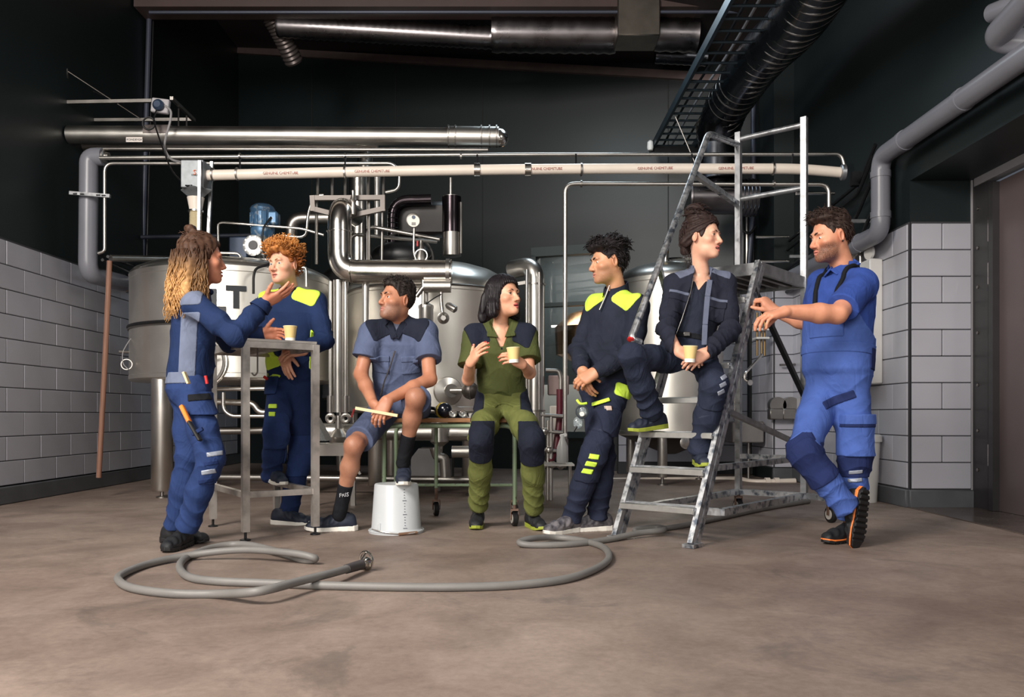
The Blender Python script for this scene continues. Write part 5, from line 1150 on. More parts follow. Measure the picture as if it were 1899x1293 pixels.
def add_face(person, W, R, gaze=(0, 1, 0), iris=(70, 52, 40), brow=(50, 38, 32), fem=0.0, teeth=False, brow_w=1.0, mouth=0.5):
    EW = mat('eye white', (226, 220, 214), .18); PU = mat('pupil', (12, 10, 10), .1); IR = mat('iris %d %d %d' % tuple(iris), iris, .15)
    g = Vector(R @ A_(nrm(gaze)))
    for s in (-1, 1):
        c = Vector(W((s*.0315, .0748, -.0002))); sd, u, d = frame(g); vs = []; fs = []; mi = []
        rings = [0.0, .22, .36, .52, .58, .8, 1.1, 1.5, 2.0, 2.6, 3.1]; sg = 16; r = .0137
        for a in rings:
            for k in range(sg): b = 2*math.pi*k/sg; vs.append(c+(d*math.cos(a)+(sd*math.cos(b)+u*math.sin(b))*math.sin(a))*r)
        for i in range(len(rings)-1):
            for k in range(sg):
                k2 = (k+1) % sg; fs.append((i*sg+k, i*sg+k2, (i+1)*sg+k2, (i+1)*sg+k)); mi.append(0 if i < 1 else (1 if i < 3 else 2))
        o = origin_of(person); me = bpy.data.meshes.new('eye'); me.from_pydata([tuple(v-o) for v in vs], [], fs); me.update()
        link('eye', me, [PU, IR, EW], person, True, None); me.polygons.foreach_set('material_index', mi)
        BR = mat('brow %d %d %d' % tuple(brow), brow, .7)
        w = brow_w
        bo = .0045*(1-fem)
        pts = [W((s*.013, .0945+bo, .0185)), W((s*.025, .0945+bo, .0235)), W((s*.038, .0865+bo, .0245)), W((s*.0495, .072+bo, .0185))]
        MB().tube([Vector(p) for p in pts], [.0036*w, .0042*w, .0034*w, .0014*w], 8).build('eyebrow', BR, person)
        if fem > .5:
            pts = [W((s*(.0315-.0125), .0858, .003)), W((s*.0315, .0905, .0060)), W((s*(.0315+.0135), .0815, .0035))]
            MB().tube([Vector(p) for p in pts], [.0008, .0014, .0010], 6).build('eyelash', mat('lash black', (20, 16, 16), .6), person)
    if teeth:
        pts = [W((-.015, .086, -.0675)), W((0, .0925, -.0675)), W((.015, .086, -.0675))]
        MB().tube([Vector(p) for p in pts], [.0038, .0046, .0038], 8).build('teeth', mat('teeth', (232, 224, 212), .25), person)
# ---- hands
def hand_prims(w, fwd, dors, side, curl, spread=0.10, thumb=(0.5, 0.5, 0.2, 0.25), s=1.0, curls=None):
    """w wrist, fwd to the fingers, dors = back of the hand, side=+1 right hand / -1 left hand.
    thumb = (abduct sideways, drop towards the palm, bend, bend)"""
    w = A_(w); X = nrm(fwd); Z = A_(dors); Z = nrm(Z-(Z @ X)*X); Y = np.cross(Z, X)*side
    def T(p): return w+(X*p[0]+Y*p[1]+Z*p[2])*s
    mcp = [(.090, .026, .000), (.094, .006, .003), (.089, -.014, .001), (.080, -.031, -.004)]
    ln = [(.043, .026, .021), (.047, .030, .022), (.043, .028, .022), (.033, .021, .019)]
    rad = [.0098, .0101, .0096, .0085]; pr = []; tips = []
    for m in mcp: pr.append(cap(T((.004, m[1]*.62, 0)), T(m), .0165*s, .0128*s, k=.018*s))
    pr.append(cap(T((.02, .022, -.006)), T((.06, .03, -.008)), .016*s, .012*s, k=.02*s)); pr.append(cap(T((.02, -.018, -.006)), T((.06, -.026, -.008)), .015*s, .012*s, k=.02*s))
    fing = []
    for i, m in enumerate(mcp):
        cu = (curls[i] if curls else curl); a = 0.0; sp = (1.4-i)*spread; p = np.array(m, float); pts = [T(m)]; rs = [rad[i]*1.05*s]
        for j in range(3):
            a += cu[j]; d = np.array((math.cos(a)*math.cos(sp), math.cos(a)*math.sin(sp)+.0*a, -math.sin(a))); p = p+d*ln[i][j]; pts.append(T(p)); rs.append(rad[i]*(.94, .86, .74)[j]*s)
        fing.append([cap(pts[j], pts[j+1], rs[j], rs[j+1], k=.0035*s) for j in range(3)])
        up_ = np.array((math.sin(a), 0, math.cos(a))); tips.append((A_(pts[-1])*.8+A_(pts[-2])*.2, nrm(X*up_[0]+Z*up_[2]), nrm(A_(pts[-1])-A_(pts[-2])), rs[-1]))
    ab, dr, b1, b2 = thumb; p = np.array((.022, .022, -.008)); pts = [T(p)]; yaw = .45+ab; pit = dr; rs = [.0155*s]
    for L_, bb, r in ((.042, 0, .0128), (.032, b1, .0108), (.026, b2, .0088)):
        yaw -= bb; d = np.array((math.cos(yaw)*math.cos(pit), math.sin(yaw)*math.cos(pit), -math.sin(pit))); p = p+d*L_; pts.append(T(p)); rs.append(r*s)
    fing.append([cap(pts[0], pts[1], rs[0], rs[1], k=.016*s), cap(pts[1], pts[2], rs[1], rs[2], k=.004), cap(pts[2], pts[3], rs[2], rs[3], k=.004)])
    tips.append((A_(pts[-1])*.8+A_(pts[-2])*.2, Z, nrm(A_(pts[-1])-A_(pts[-2])), rs[-1]))
    return pr, fing, tips
def make_arm(Mb, chain, radii, hand, res=.003, s=1.0):
    """chain: world joints (from inside the sleeve to the wrist); hand: dict for hand_prims"""
    pr, fing, tips = hand_prims(chain[-1], s=s, **hand)
    arm = limb(chain, radii, .02)
    palm = union(arm+pr)
    fu = [union(q) for q in fing]; allp = arm+pr+[c for q in fing for c in q]
    def f(p):
        d = palm(p)
        for g in fu[:4]: d = smin(d, g(p), .004)
        return smin(d, fu[4](p), .010)
    lo, hi = bounds(allp, .012); v, q = surf(f, lo, hi, res)
    vl = v.astype(np.float32); kn = np.zeros(len(v))
    for g in fing:
        for c in g[1:]: pass
    Mb.add(v, q, blush=0.12)
    return tips
def nails(person, tips, m, which=range(5), s=1.0):
    for i in which:
        c, up, d, r = tips[i]; sd = np.cross(up, d); R = Matrix((Vector(sd), Vector(d), Vector(up))).transposed()
        mb = MB().ball((0, 0, 0), 1, 10, 6, (r*.78, r*1.15, r*.4)); mb.v = [tuple(R @ Vector(v)+Vector(c+up*r*.72)) for v in mb.v]; mb.build('nail', m, person)
# ---- shoes (canonical mesh: toe +Y, sole at z=0)
_shoe = {}
def shoe_mesh(kind):
    if kind in _shoe: return _shoe[kind]
    hi_ = kind == 'boot'; Lh = .075; 
    up = [cap((0, -.055, .055), (0, .02, .060), .036, .038, .02), cap((0, .02, .056), (0, .10, .040), .038, .036, .03), cap((-.012, .10, .036), (-.012, .165, .030), .030, .026, .03), cap((.014, .10, .036), (.014, .155, .030), .030, .025, .03),
          cap((0, -.035, .06), (0, -.03, .115 if hi_ else .092), .040, .042 if hi_ else .040, .02), cap((0, -.075, .03), (0, -.07, .075), .028, .024, .02)]
    fu = union(up)
    mouth = ell((0, -.03, .155 if hi_ else .128), (.034, .042, .05))
    def f(p): return smax(smax(fu(p)+.0025*np.sin(p[:, 1]*150+p[:, 2]*90)*ss(p[:, 1], -.02, .04)*(p[:, 2] > .045), -(p[:, 2]-.018), .004), -mouth.f(p), .006)
    lo, hi = bounds(up); a = surf(f, lo, hi, .0042)
    def outline(p, g):
        y = p[:, 1]; w = np.interp(y, [-.11, -.09, -.05, .0, .05, .10, .15, .185, .2], [.0, .026, .035, .034, .038, .045, .041, .026, 0])+g
        cx = np.interp(y, [-.1, 0, .1, .2], [0, .002, 0, -.006])
        return np.maximum(np.abs(p[:, 0]-cx)-w, np.maximum(-.108-g-y, y-.198-g))*.8
    def fs(p):
        zt = np.interp(p[:, 1], [-.11, -.05, .05, .15, .2], [.034, .030, .025, .025, .034]); zb = np.interp(p[:, 1], [-.12, -.09, .1, .15, .2], [.004, 0, 0, .003, .014])
        d = np.maximum(outline(p, .002), np.maximum(zb-p[:, 2], p[:, 2]-zt))
        if hi_: d = np.maximum(d, -np.maximum(np.abs(np.mod(p[:, 1]+.2, .028)-.014)-.005, p[:, 2]-.009))
        return d
    b = surf(fs, A_((-.06, -.125, -.012)), A_((.06, .215, .05)), .0036)
    def fm(p):
        zc = np.interp(p[:, 1], [-.11, -.05, .05, .15, .2], [.034, .028, .022, .022, .030]); return np.maximum(outline(p, .0045), np.abs(p[:, 2]-zc)-np.interp(p[:, 1], [-.1, 0, .1], [.010, .006, .004]))
    m_ = surf(fm, A_((-.065, -.13, -.012)), A_((.065, .22, .06)), .0036) if hi_ else None
    _shoe[kind] = (a, b, m_); return _shoe[kind]
def make_shoe(person, ankle, toe_dir, upm, solem, kind='sneaker', pitch=0.0, upv=(0, 0, 1), label=None, lacem=None, tongue=None, sc=1.0, accent=None, midm=None):
    """ankle: world point under the ankle on the sole; toe_dir: direction of the toes"""
    (va, fa), (vb, fb), mid = shoe_mesh(kind)
    y = Vector(toe_dir).normalized(); z = Vector(upv); z = (z-y*z.dot(y)).normalized(); x = y.cross(z); R = np.array(Matrix((x, y, z)).transposed())
    W = lambda v: (np.asarray(v)*sc) @ R.T+A_(ankle)
    s = Mesh().add(W(va), fa).build('shoe', upm, person)
    Mesh().add(W(vb), fb).build('sole', solem, s)
    if midm is not None: Mesh().add(W(mid[0]), mid[1]).build('midsole', midm, s)
    lm = lacem or BLACK
    for k in range(4):
        yy = .035+.022*k; zz = .093-.0125*k; MB().tube([Vector(W((-.026, yy+.004, zz-.012))), Vector(W((0, yy-.004, zz+.004))), Vector(W((.026, yy+.004, zz-.012)))], .0028, 6).build('lace', lm, s)
    if tongue: t = MB().ball((0, 0, 0), 1, 12, 8, (.014, .010, .016)); t.v = [tuple(W((v[0], v[1]+.012, v[2]+.108))) for v in t.v]; t.build('tongue_tab', tongue, s)
    if accent: MB().tube([Vector(W((sx*.040, -.07, .034))) if False else Vector(W((0.036, -.06, .05))), Vector(W((.043, .0, .045))), Vector(W((.040, .06, .04)))], .004, 6).build('side_stripe', accent, s)
    return s
# ================================================================ CLOTHES AND HAIR BUILDERS
rng = np.random.default_rng(5)
def cutcap(a, b, ra, rb, n, off, k=.02, sharp=.004, rev=False):
    """capsule cut off flat: keeps the side where (p-b).n < off"""
    q = cap(a, b, ra, rb, k); b_ = A_(b); n = nrm(n)
    return Pr(lambda p: smax(q.f(p), (p-b_) @ n-off, sharp), q.lo, q.hi, k)
def ax(a, b): return nrm(A_(b)-A_(a))
class Torso:
    """frame of the upper body: pelvis P0, chest P1 (middle of the shoulder line)"""
    def __init__(s, pelvis, chest, dp, dc):
        s.p, s.c = A_(pelvis), A_(chest); s.up = ax(pelvis, chest)
        def rt(d): d = A_((d[0], d[1], 0)); r = np.cross(nrm(d), A_((0, 0, 1))); return nrm(r-(r @ s.up)*s.up)
        s.rp, s.rc = rt(dp), rt(dc); s.fc = -np.cross(s.rc, s.up); s.fp = -np.cross(s.rp, s.up); s.L = float(np.linalg.norm(s.c-s.p))
    def at(s, r, f, u): return s.c+s.rc*r+s.fc*f+s.up*u          # relative to the chest
    def low(s, r, f, u): return s.p+s.rp*r+s.fp*f+s.up*u         # relative to the pelvis
    def box(s, r, f, u, hr, hf, hu, rd=.004, low=False):
        return obox(s.low(r, f, u) if low else s.at(r, f, u), [s.rp, s.fp, s.up] if low else [s.rc, s.fc, s.up], (hr, hf, hu), rd)
def legs_cloth(T, hips, knees, ankles, r, hem, seed, belly=(.165, .115, .12), waist_u=.10, cr=.004, short=None, crotch=.09):
    """returns prims and the garment function of trousers (or shorts when short = distance kept of the thigh)"""
    pr = [loft(T.low(0, 0, -crotch), T.low(0, 0, waist_u), T.rp, T.rp, [(0, belly[0]*.72, belly[1]*.8, belly[2]*.8), (.35, belly[0], belly[1], belly[2]*1.05), (1, belly[0]*.94, belly[1]*.98, belly[2]*.92)], .05)]
    for h, k, a in zip(hips, knees, ankles):
        h, k, a = A_(h), A_(k), A_(a)
        if short:
            e = k+(k-h)*(short-1); pr.append(cutcap(h, k+(k-h)*.15, r[0], r[1], ax(h, k), float(np.linalg.norm(e-(k+(k-h)*.15)))*-1, .06))
        else:
            m = h*.45+k*.55; pr += [cap(h, m, r[0], r[0]*.92, .06), cap(m, k, r[0]*.92, r[1], .03), cap(k, k*.5+a*.5, r[1], r[2], .03)]
            pr.append(cutcap(k*.5+a*.5, a, r[2], r[3], ax(k, a), hem, .03))
    u = union(pr)
    def f(p):
        d = u(p)+.0052*folds(p, seed, 1.3)
        for h, k, a in zip(hips, knees, ankles):
            d = d+cr*1.4*crease(p, h, .12, ax(h, k), 55, seed)
            if not short:
                d = d+cr*1.6*crease(p, k, .11, ax(h, k)+ax(k, a), 70, seed+1)+cr*1.9*crease(p, A_(a)*.85+A_(k)*.15, .11, ax(k, a), 80, seed+2)
        return d
    return pr, f
def torso_cloth(T, rows, sh, arms, sleeve_r, cuff, seed, hem=-.05, top=.02, cr=.0045, short=None, neckp=None, gather=True):
    """sh shoulders (R, L); arms: list of (elbow, wrist)"""
    pr = [loft(T.low(0, 0, hem), T.at(0, 0, top), T.rp, T.rc, rows, .05, .018)]
    if neckp is not None:
        for s in sh: pr.append(flatcap(T.at(0, -.01, .02)*.5+A_(neckp)*.5, s, T.fc, .058, .062, .95, .06))
    for s, (e, w) in zip(sh, arms):
        s, e, w = A_(s), A_(e), A_(w)
        if short: pr.append(cutcap(s, s+(e-s)*short, sleeve_r[0], sleeve_r[1], ax(s, e), 0.0, .035))
        else:
            pr += [cap(s, s*.4+e*.6, sleeve_r[0], sleeve_r[1], .035), cap(s*.4+e*.6, e, sleeve_r[1], sleeve_r[1]*.97, .03), cap(e, e*.35+w*.65, sleeve_r[1]*.97, sleeve_r[2]*1.08, .03)]
            pr.append(cutcap(e*.35+w*.65, w, sleeve_r[2]*1.08, sleeve_r[2]*.86, ax(e, w), cuff, .02))
    u = union(pr)
    def f(p):
        d = u(p)+.0060*folds(p, seed, 1.1)
        if gather: d = d+cr*1.5*crease(p, T.low(0, .1, .07), .17, T.up, 48, seed+3)
        for s, (e, w) in zip(sh, arms):
            d = d+cr*1.4*crease(p, A_(s)*.85+A_(T.c)*.15-T.up*.07, .09, ax(s, e), 50, seed)
            if not short: d = d+cr*1.7*crease(p, e, .11, ax(s, e)+ax(e, w), 66, seed+1)+cr*1.5*crease(p, A_(w)*.7+A_(e)*.3, .08, ax(e, w), 80, seed+2)
        return d
    return pr, f
def garment(name, pr, f, m, person, res=.0062):
    lo, hi = bounds(pr); return piece(name, None, res, m, person, f, lo, hi)
def core(Mb, T, hips, knees, ankles, sh, elbows, neck):
    """the body under the clothes"""
    pr = [loft(T.low(0, 0, -.08), T.at(0, 0, .0), T.rp, T.rc, [(0, .11, .07, .08), (.5, .105, .07, .07), (1, .11, .07, .07)])]
    for h, k, a in zip(hips, knees, ankles): pr += limb([h, k, A_(a)*.9+A_(k)*.1], [.06, .042, .03])
    for s, e in zip(sh, elbows): pr += limb([T.c, s, e], [.05, .04, .03])
    pr += [cap(T.c, neck, .05, .045)]
    lo, hi = bounds(pr); v, q = surf(union(pr), lo, hi, .016); Mb.add(v, q)
SCALP = ell((0, -.012, .034), (.0765, .098, .091))
HLY = [-.13, -.09, -.05, -.028, -.012, .012, .03, .05, .075, .1]
def hairline(z): return (HLY, z)
HL_M = [-.085, -.08, -.055, -.03, .030, .022, .0, .045, .074, .078]
HL_F = [-.10, -.09, -.07, -.03, .026, .012, -.02, .030, .070, .076]
def hair_cap(thick, hl=HL_M, noise=None, extra=None, k=.012, fr=.008):
    th = thick
    def f(p):
        t = th(p) if callable(th) else th
        d = SCALP.f(p)-t
        z0 = np.interp(p[:, 1], HLY, hl)+.0015*np.sin(p[:, 0]*140); d = smax(d, (z0-p[:, 2])*.75, fr)
        if extra is not None:
            for e in extra: d = smin(d, e.f(p), k)
        if noise is not None: d = d+noise(p)
        return d
    return f
def strands(v, n, length, dirf, r0, r1, lift=.006, segs=4, wob=0.0, curl=0.0, tang=.8):
    """tufts rooted on the hair surface; dirf(p)-> direction (local)"""
    out = []; v = v[(v[:, 2] > np.interp(v[:, 1], HLY, HL_M)+.02)]
    for i in rng.integers(0, len(v), n):
        p = np.array(v[i], float); nr = nrm(p-A_((0, -.012, .0))); L = length*(0.6+.8*rng.random()); pts = [p-nr*.004]; d0 = nrm(dirf(p)+rng.normal(0, wob, 3)); d0 = nrm(d0-tang*float(d0 @ nr)*nr)
        a = rng.random()*6.28; s1 = nrm(np.cross(d0, nr)); 
        for j in range(1, segs+1):
            t = j/segs; q = p+d0*L*t+nr*(lift*math.sin(t*3.14))+(s1*math.cos(a+t*5)+nr*math.sin(a+t*5))*curl*t**.5
            pts.append(q)
        out.append(pts)
    return out
def build_hair(person, W, f, lo, hi, m, res=.0042, st=None, tipf=None, extra_paths=(), er=(.004, .001)):
    v, q = surf(f, A_(lo), A_(hi), res); M = Mesh()
    tf = tipf or (lambda p: np.zeros(len(p)))
    M.add(W(v), q, tip=tf(v))
    if st:
        for cfg in st:
            pt = strands(v, **cfg); tv, tq = tubes(pt, cfg['r0'], cfg['r1']); M.add(W(tv), tq, tip=tf(tv))
    if len(extra_paths): tv, tq = tubes(extra_paths, *er); M.add(W(tv), tq, tip=tf(tv))
    return M.build('hair', m, person)
def collar_ring(person, c, axis, R, r, m, name='collar', sy=1.0, fwd=(0, -1, 0)):
    mb = MB().torus((0, 0, 0), (0, 0, 1), R, r, 40, 10); a = nrm(axis); f_ = A_(fwd); f_ = nrm(f_-(f_ @ a)*a); s_ = np.cross(f_, a)
    mb.v = [tuple(A_(c)+s_*v[0]+f_*v[1]*sy+a*v[2]*1.4) for v in mb.v]; return mb.build(name, m, person)
def stand_collar(person, f_neck, c, axis, r0, r1, h, m, gap_dir=None, gap=0.0, name='collar', t=.005):
    """stand-up collar band around the neck, open over 'gap' radians at gap_dir"""
    a = nrm(axis); g = A_(gap_dir if gap_dir is not None else (0, -1, 0)); g = nrm(g-(g @ a)*a); s_ = np.cross(a, g); n = 40; vs = []; fs = []
    for i in range(n+1):
        an = gap/2+(2*math.pi-gap)*i/n; e = g*math.cos(an)+s_*math.sin(an)
        back = .5-.5*math.cos(an); hh = h*(.75+.45*back)
        for rr, z in ((r0, 0), (r1, hh), (r1+t, hh), (r0+t*1.6, 0)): vs.append(A_(c)+e*rr+a*(z-.016*(1-back)+.012*back))
    for i in range(n):
        for k in range(4): fs.append((i*4+k, i*4+(k+1) % 4, (i+1)*4+(k+1) % 4, (i+1)*4+k))
    fs += [(0, 1, 2, 3), (n*4+3, n*4+2, n*4+1, n*4)]
    return MB().add(vs, fs).build(name, m, person)
def off(p, dx=0, dy=0, dz=0): return Vector(p)+V((dx, dy, dz))
LIME = cloth('lime yellow cloth', (206, 240, 84), .04)
NAVY = cloth('navy knit', (28, 44, 80), .08); BLUE = cloth('work blue twill', (38, 56, 100), .10); BLUE_D = cloth('deep blue twill', (30, 46, 88), .1)
GREYC = cloth('grey cloth', (104, 112, 134), .07); DARKN = cloth('dark navy cloth', (30, 34, 48), .10); BLKC = cloth('black cloth', (24, 25, 30), .1)
SHOEB = mat('black shoe textile', (28, 29, 33), .6, 0, var=.25, vscale=24, bump=.1, bscale=300); SHOEN = mat('navy shoe textile', (34, 40, 56), .6, 0, var=.2, vscale=30, bump=.1, bscale=300)
SOLEW = mat('white sole rubber', (226, 222, 214), .5, 0, var=.06); SOLEB = mat('black sole rubber', (26, 26, 28), .6); SOLEG = mat('olive yellow sole', (150, 160, 60), .5)
STRIPE = mat('grey reflective stripe', (150, 156, 170), .4, .2)
# ================================================================ PERSON: long wavy hair, navy and grey sweatshirt
def person_long_hair():
    pe = thing('person', 'person with long wavy hair in a navy and grey sweatshirt, gesturing with an open hand', 'person', (PX(345, 4.55), 4.55, 0), 'people taking a break')
    T = Torso(P(352, 718, 4.56), P(360, 560, 4.58), (.9, .25), (.88, .42)); neck = P(371, 536, 4.58)
    sR, sL = P(362, 565, 4.42), P(350, 563, 4.73); eR, wR = P(436, 624, 4.34), P(490, 562, 4.46); eL, wL = P(424, 634, 4.98), P(486, 619, 5.0)
    hips = [P(356, 735, 4.46), P(350, 735, 4.64)]; kn = [P(392, 846, 4.38), P(350, 848, 4.62)]; an = [P(347, 975, 4.43), P(325, 972, 4.66)]
    Mb = Mesh(); SK = skinmat('tanned skin', (206, 140, 112)); c = P(374, 480, 4.56); R = facing((.866, .45, .0))
    W = make_head(c, R, neck, Mb, fem=1, smile=.9, mouth=.18, neck_r=.047); core(Mb, T, hips, kn, an, [sR, sL], [eR, eL], neck)
    tips = make_arm(Mb, [eR, wR], [.036, .025], dict(fwd=(.88, .05, .45), dors=(.3, -.45, -.85), side=1, curl=(.12, .18, .15), spread=.10, thumb=(.35, .15, .1, .1)), s=.96)
    make_arm(Mb, [eL, wL], [.034, .024], dict(fwd=(.95, .1, .05), dors=(-.1, .9, .35), side=-1, curl=(.5, .5, .35), spread=.06, thumb=(.5, .1, .1, .1)), s=.93)
    Mb.build('body', SK, pe); add_face(pe, W, R, (.1, 1, 0), fem=1, teeth=True, iris=(80, 60, 40), brow=(70, 50, 40), brow_w=.8)
    pr, ft = legs_cloth(T, hips, kn, an, (.088, .073, .068, .064), .03, 1.3, (.16, .12, .125)); garment('trousers', pr, ft, BLUE, pe)
    rows = [(0, .150, .115, .12), (.18, .160, .125, .125), (.55, .158, .125, .115), (.82, .165, .115, .115), (1, .12, .07, .085)]
    pr, fs = torso_cloth(T, rows, [sR, sL], [(eR, wR), (eL, wL)], (.072, .062, .052), .012, 2.2, hem=-.005, top=.03, neckp=neck); garment('sweatshirt', pr, fs, NAVY, pe)
    panel('shoulder_panel', fs, .003, obox(A_(sR)*.62+A_(neck)*.38+A_((-.02, 0, .01)), [[1, .2, 0], [-.2, 1, 0], [0, 0, 1]], (.065, .16, .062), .02), .005, GREYC, pe)
    panel('side_panel', fs, .003, obox(T.low(.17, .0, .18), [ax((0, 0, 0), T.fc+.0*T.up), T.rc, T.up], (.042, .12, .20), .01), .005, GREYC, pe)
    collar_ring(pe, A_(neck)+A_((0, 0, -.012)), T.up, .062, .009, NAVY, 'neckband', 1.05)
    stand_collar(pe, None, A_(wR)-ax(eR, wR)*.045, ax(eR, wR), .047, .041, .05, NAVY, name='cuff', t=.006)
    # trouser details: holster pocket, stripes on the knee, knife, rule, pen
    th = ax(hips[0], kn[0]); so = nrm(A_((.35, -1, 0))); sd = np.cross(th, so)
    hp = panel('holster_pocket', ft, .022, obox(P(372, 748, 4.38), [nrm(A_((1, .25, -.05))), [0, 0, 1], [-.2, 1, 0]], (.088, .062, .09), .02), .005, BLUE, pe)
    panel('pocket_strap', ft, .027, obox(P(369, 736, 4.34), [nrm(A_((1, .2, .1))), [-.1, 0, 1], [-.2, 1, 0]], (.06, .018, .08), .004), .005, BLKC, hp)
    panel('waistband', ft, .005, obox(P(335, 702, 4.5), [[1, 0, .05], [0, 1, 0], [0, 0, 1]], (.075, .2, .03), .004), .005, GREYC, pe)
    sh_ = ax(kn[0], an[0])
    kp = panel('knee_patch', ft, .005, obox(A_(kn[0])+sh_*.02+A_((.02, -.05, 0)), [nrm(A_((1, .3, .25))), th, [-.2, 1, 0]], (.075, .11, .10), .02), .005, BLUE, pe)
    for k in range(4): panel('knee_stripe', ft, .008, obox(P(392-6*k+4, 842+17*k, 4.30), [nrm(A_((1, .1, .12))), nrm(A_((.15, 0, -1))), [0, 1, 0]], (.036, .012, .06), .002), .0045, STRIPE if k % 2 == 0 else BLUE_D, kp)
    for s, (h, y) in (('knife_handle', ((341, 757), (356, 790))), ('knife_sheath', ((353, 786), (372, 818)))):
        pass
    kf = thing('utility_knife', 'orange handled knife in a black sheath on the blue trouser leg', 'knife', P(350, 775, 4.27))
    MB().bar(P(336, 752, 4.29), P(352, 785, 4.27), .022, .028, (0, -1, 0), .005).build('handle', mat('orange plastic', (238, 130, 44), .4), kf)
    MB().bar(P(350, 781, 4.27), P(372, 818, 4.25), .018, .032, (0, -1, 0), .005).build('sheath', BLACK, kf); MB().bar(P(356, 806, 4.26), P(376, 795, 4.26), .02, .022, (0, -1, 0), .003).build('loop', BLUE_D, kf)
    solo('folding_rule', MB().bar(P(341, 690, 4.31), P(350, 712, 4.31), .012, .034, (0, -1, 0), .002), mat('pale wood', (226, 204, 160), .6), 'pale folding rule standing in the holster pocket', 'rule')
    solo('red_pen', MB().tube([P(381, 697, 4.32), P(384, 712, 4.32)], .008, 10), mat('red plastic', (190, 40, 40), .4), 'red pen tip standing in the holster pocket', 'pen')
    make_shoe(pe, V((PX(340, 4.52), 4.50, .0)), (-.12, -1, 0), SHOEB, SOLEB, 'boot', sc=.95); make_shoe(pe, V((PX(328, 4.68), 4.68, .0)), (1, -.12, 0), SHOEB, SOLEB, 'boot', sc=.95)
    # hair: half up with a top knot, long waves over the back and the near shoulder
    ex = [ell((0, -.055, .148), (.027, .028, .024), k=.008)]
    for x in (-.075, -.045, 0, .045, .075): ex.append(flatcap((x, -.075 if abs(x) < .06 else -.05, .03), (x*1.25, -.115+.35*abs(x), -.20), (0, 1, 0), .042, .045, .8, k=.03))
    for x in (-1, 1): ex += [cap((x*.075, -.03, .03), (x*.088, -.02, -.10), .03, .036, k=.03), cap((x*.088, -.02, -.10), (x*.07, .005, -.24), .036, .022, k=.03)]
    nz = lambda p: .004*np.sin(p[:, 0]*150+3*np.sin(p[:, 2]*22))*np.sin(p[:, 1]*110+2*np.sin(p[:, 2]*26))
    f = hair_cap(lambda p: .010+.006*ss(p[:, 2], .0, .1), HL_F, nz, ex, .02)
    tipf = lambda p: np.clip(ss(-p[:, 2], -.02, .16)*(.35+.65*ss(-p[:, 1], .04, .11)), 0, 1)
    paths = []
    for i in range(340):
        a = rng.uniform(-1, 1)*2.0; x = .102*math.sin(a); y = -.035-.10*math.cos(a)+rng.normal(0, .008); L = rng.uniform(.20, .36); ph = rng.uniform(0, 6.28); pts = []
        for j in range(9):
            t = j/8; w = .010*t+.004; pts.append((x*(1+.35*t)+w*math.sin(t*13+ph)+rng.normal(0, .0015), y-.03*t*(math.cos(a) > 0)+w*math.cos(t*11+ph), .03-L*t))
        paths.append(pts)
    build_hair(pe, W, f, (-.15, -.19, -.30), (.15, .13, .2), hairmat('brown to blond hair', (74, 52, 40), (196, 150, 98)), .0045, [dict(n=240, length=.03, dirf=lambda p: (A_((-p[0]*.4, -.09-p[1], .12-p[2])) if p[2] > .05 else A_((0, -.1, -.5)))*3, r0=.0032, r1=.001, lift=.002, wob=.08)], tipf, paths, (.0052, .0016))
    return pe
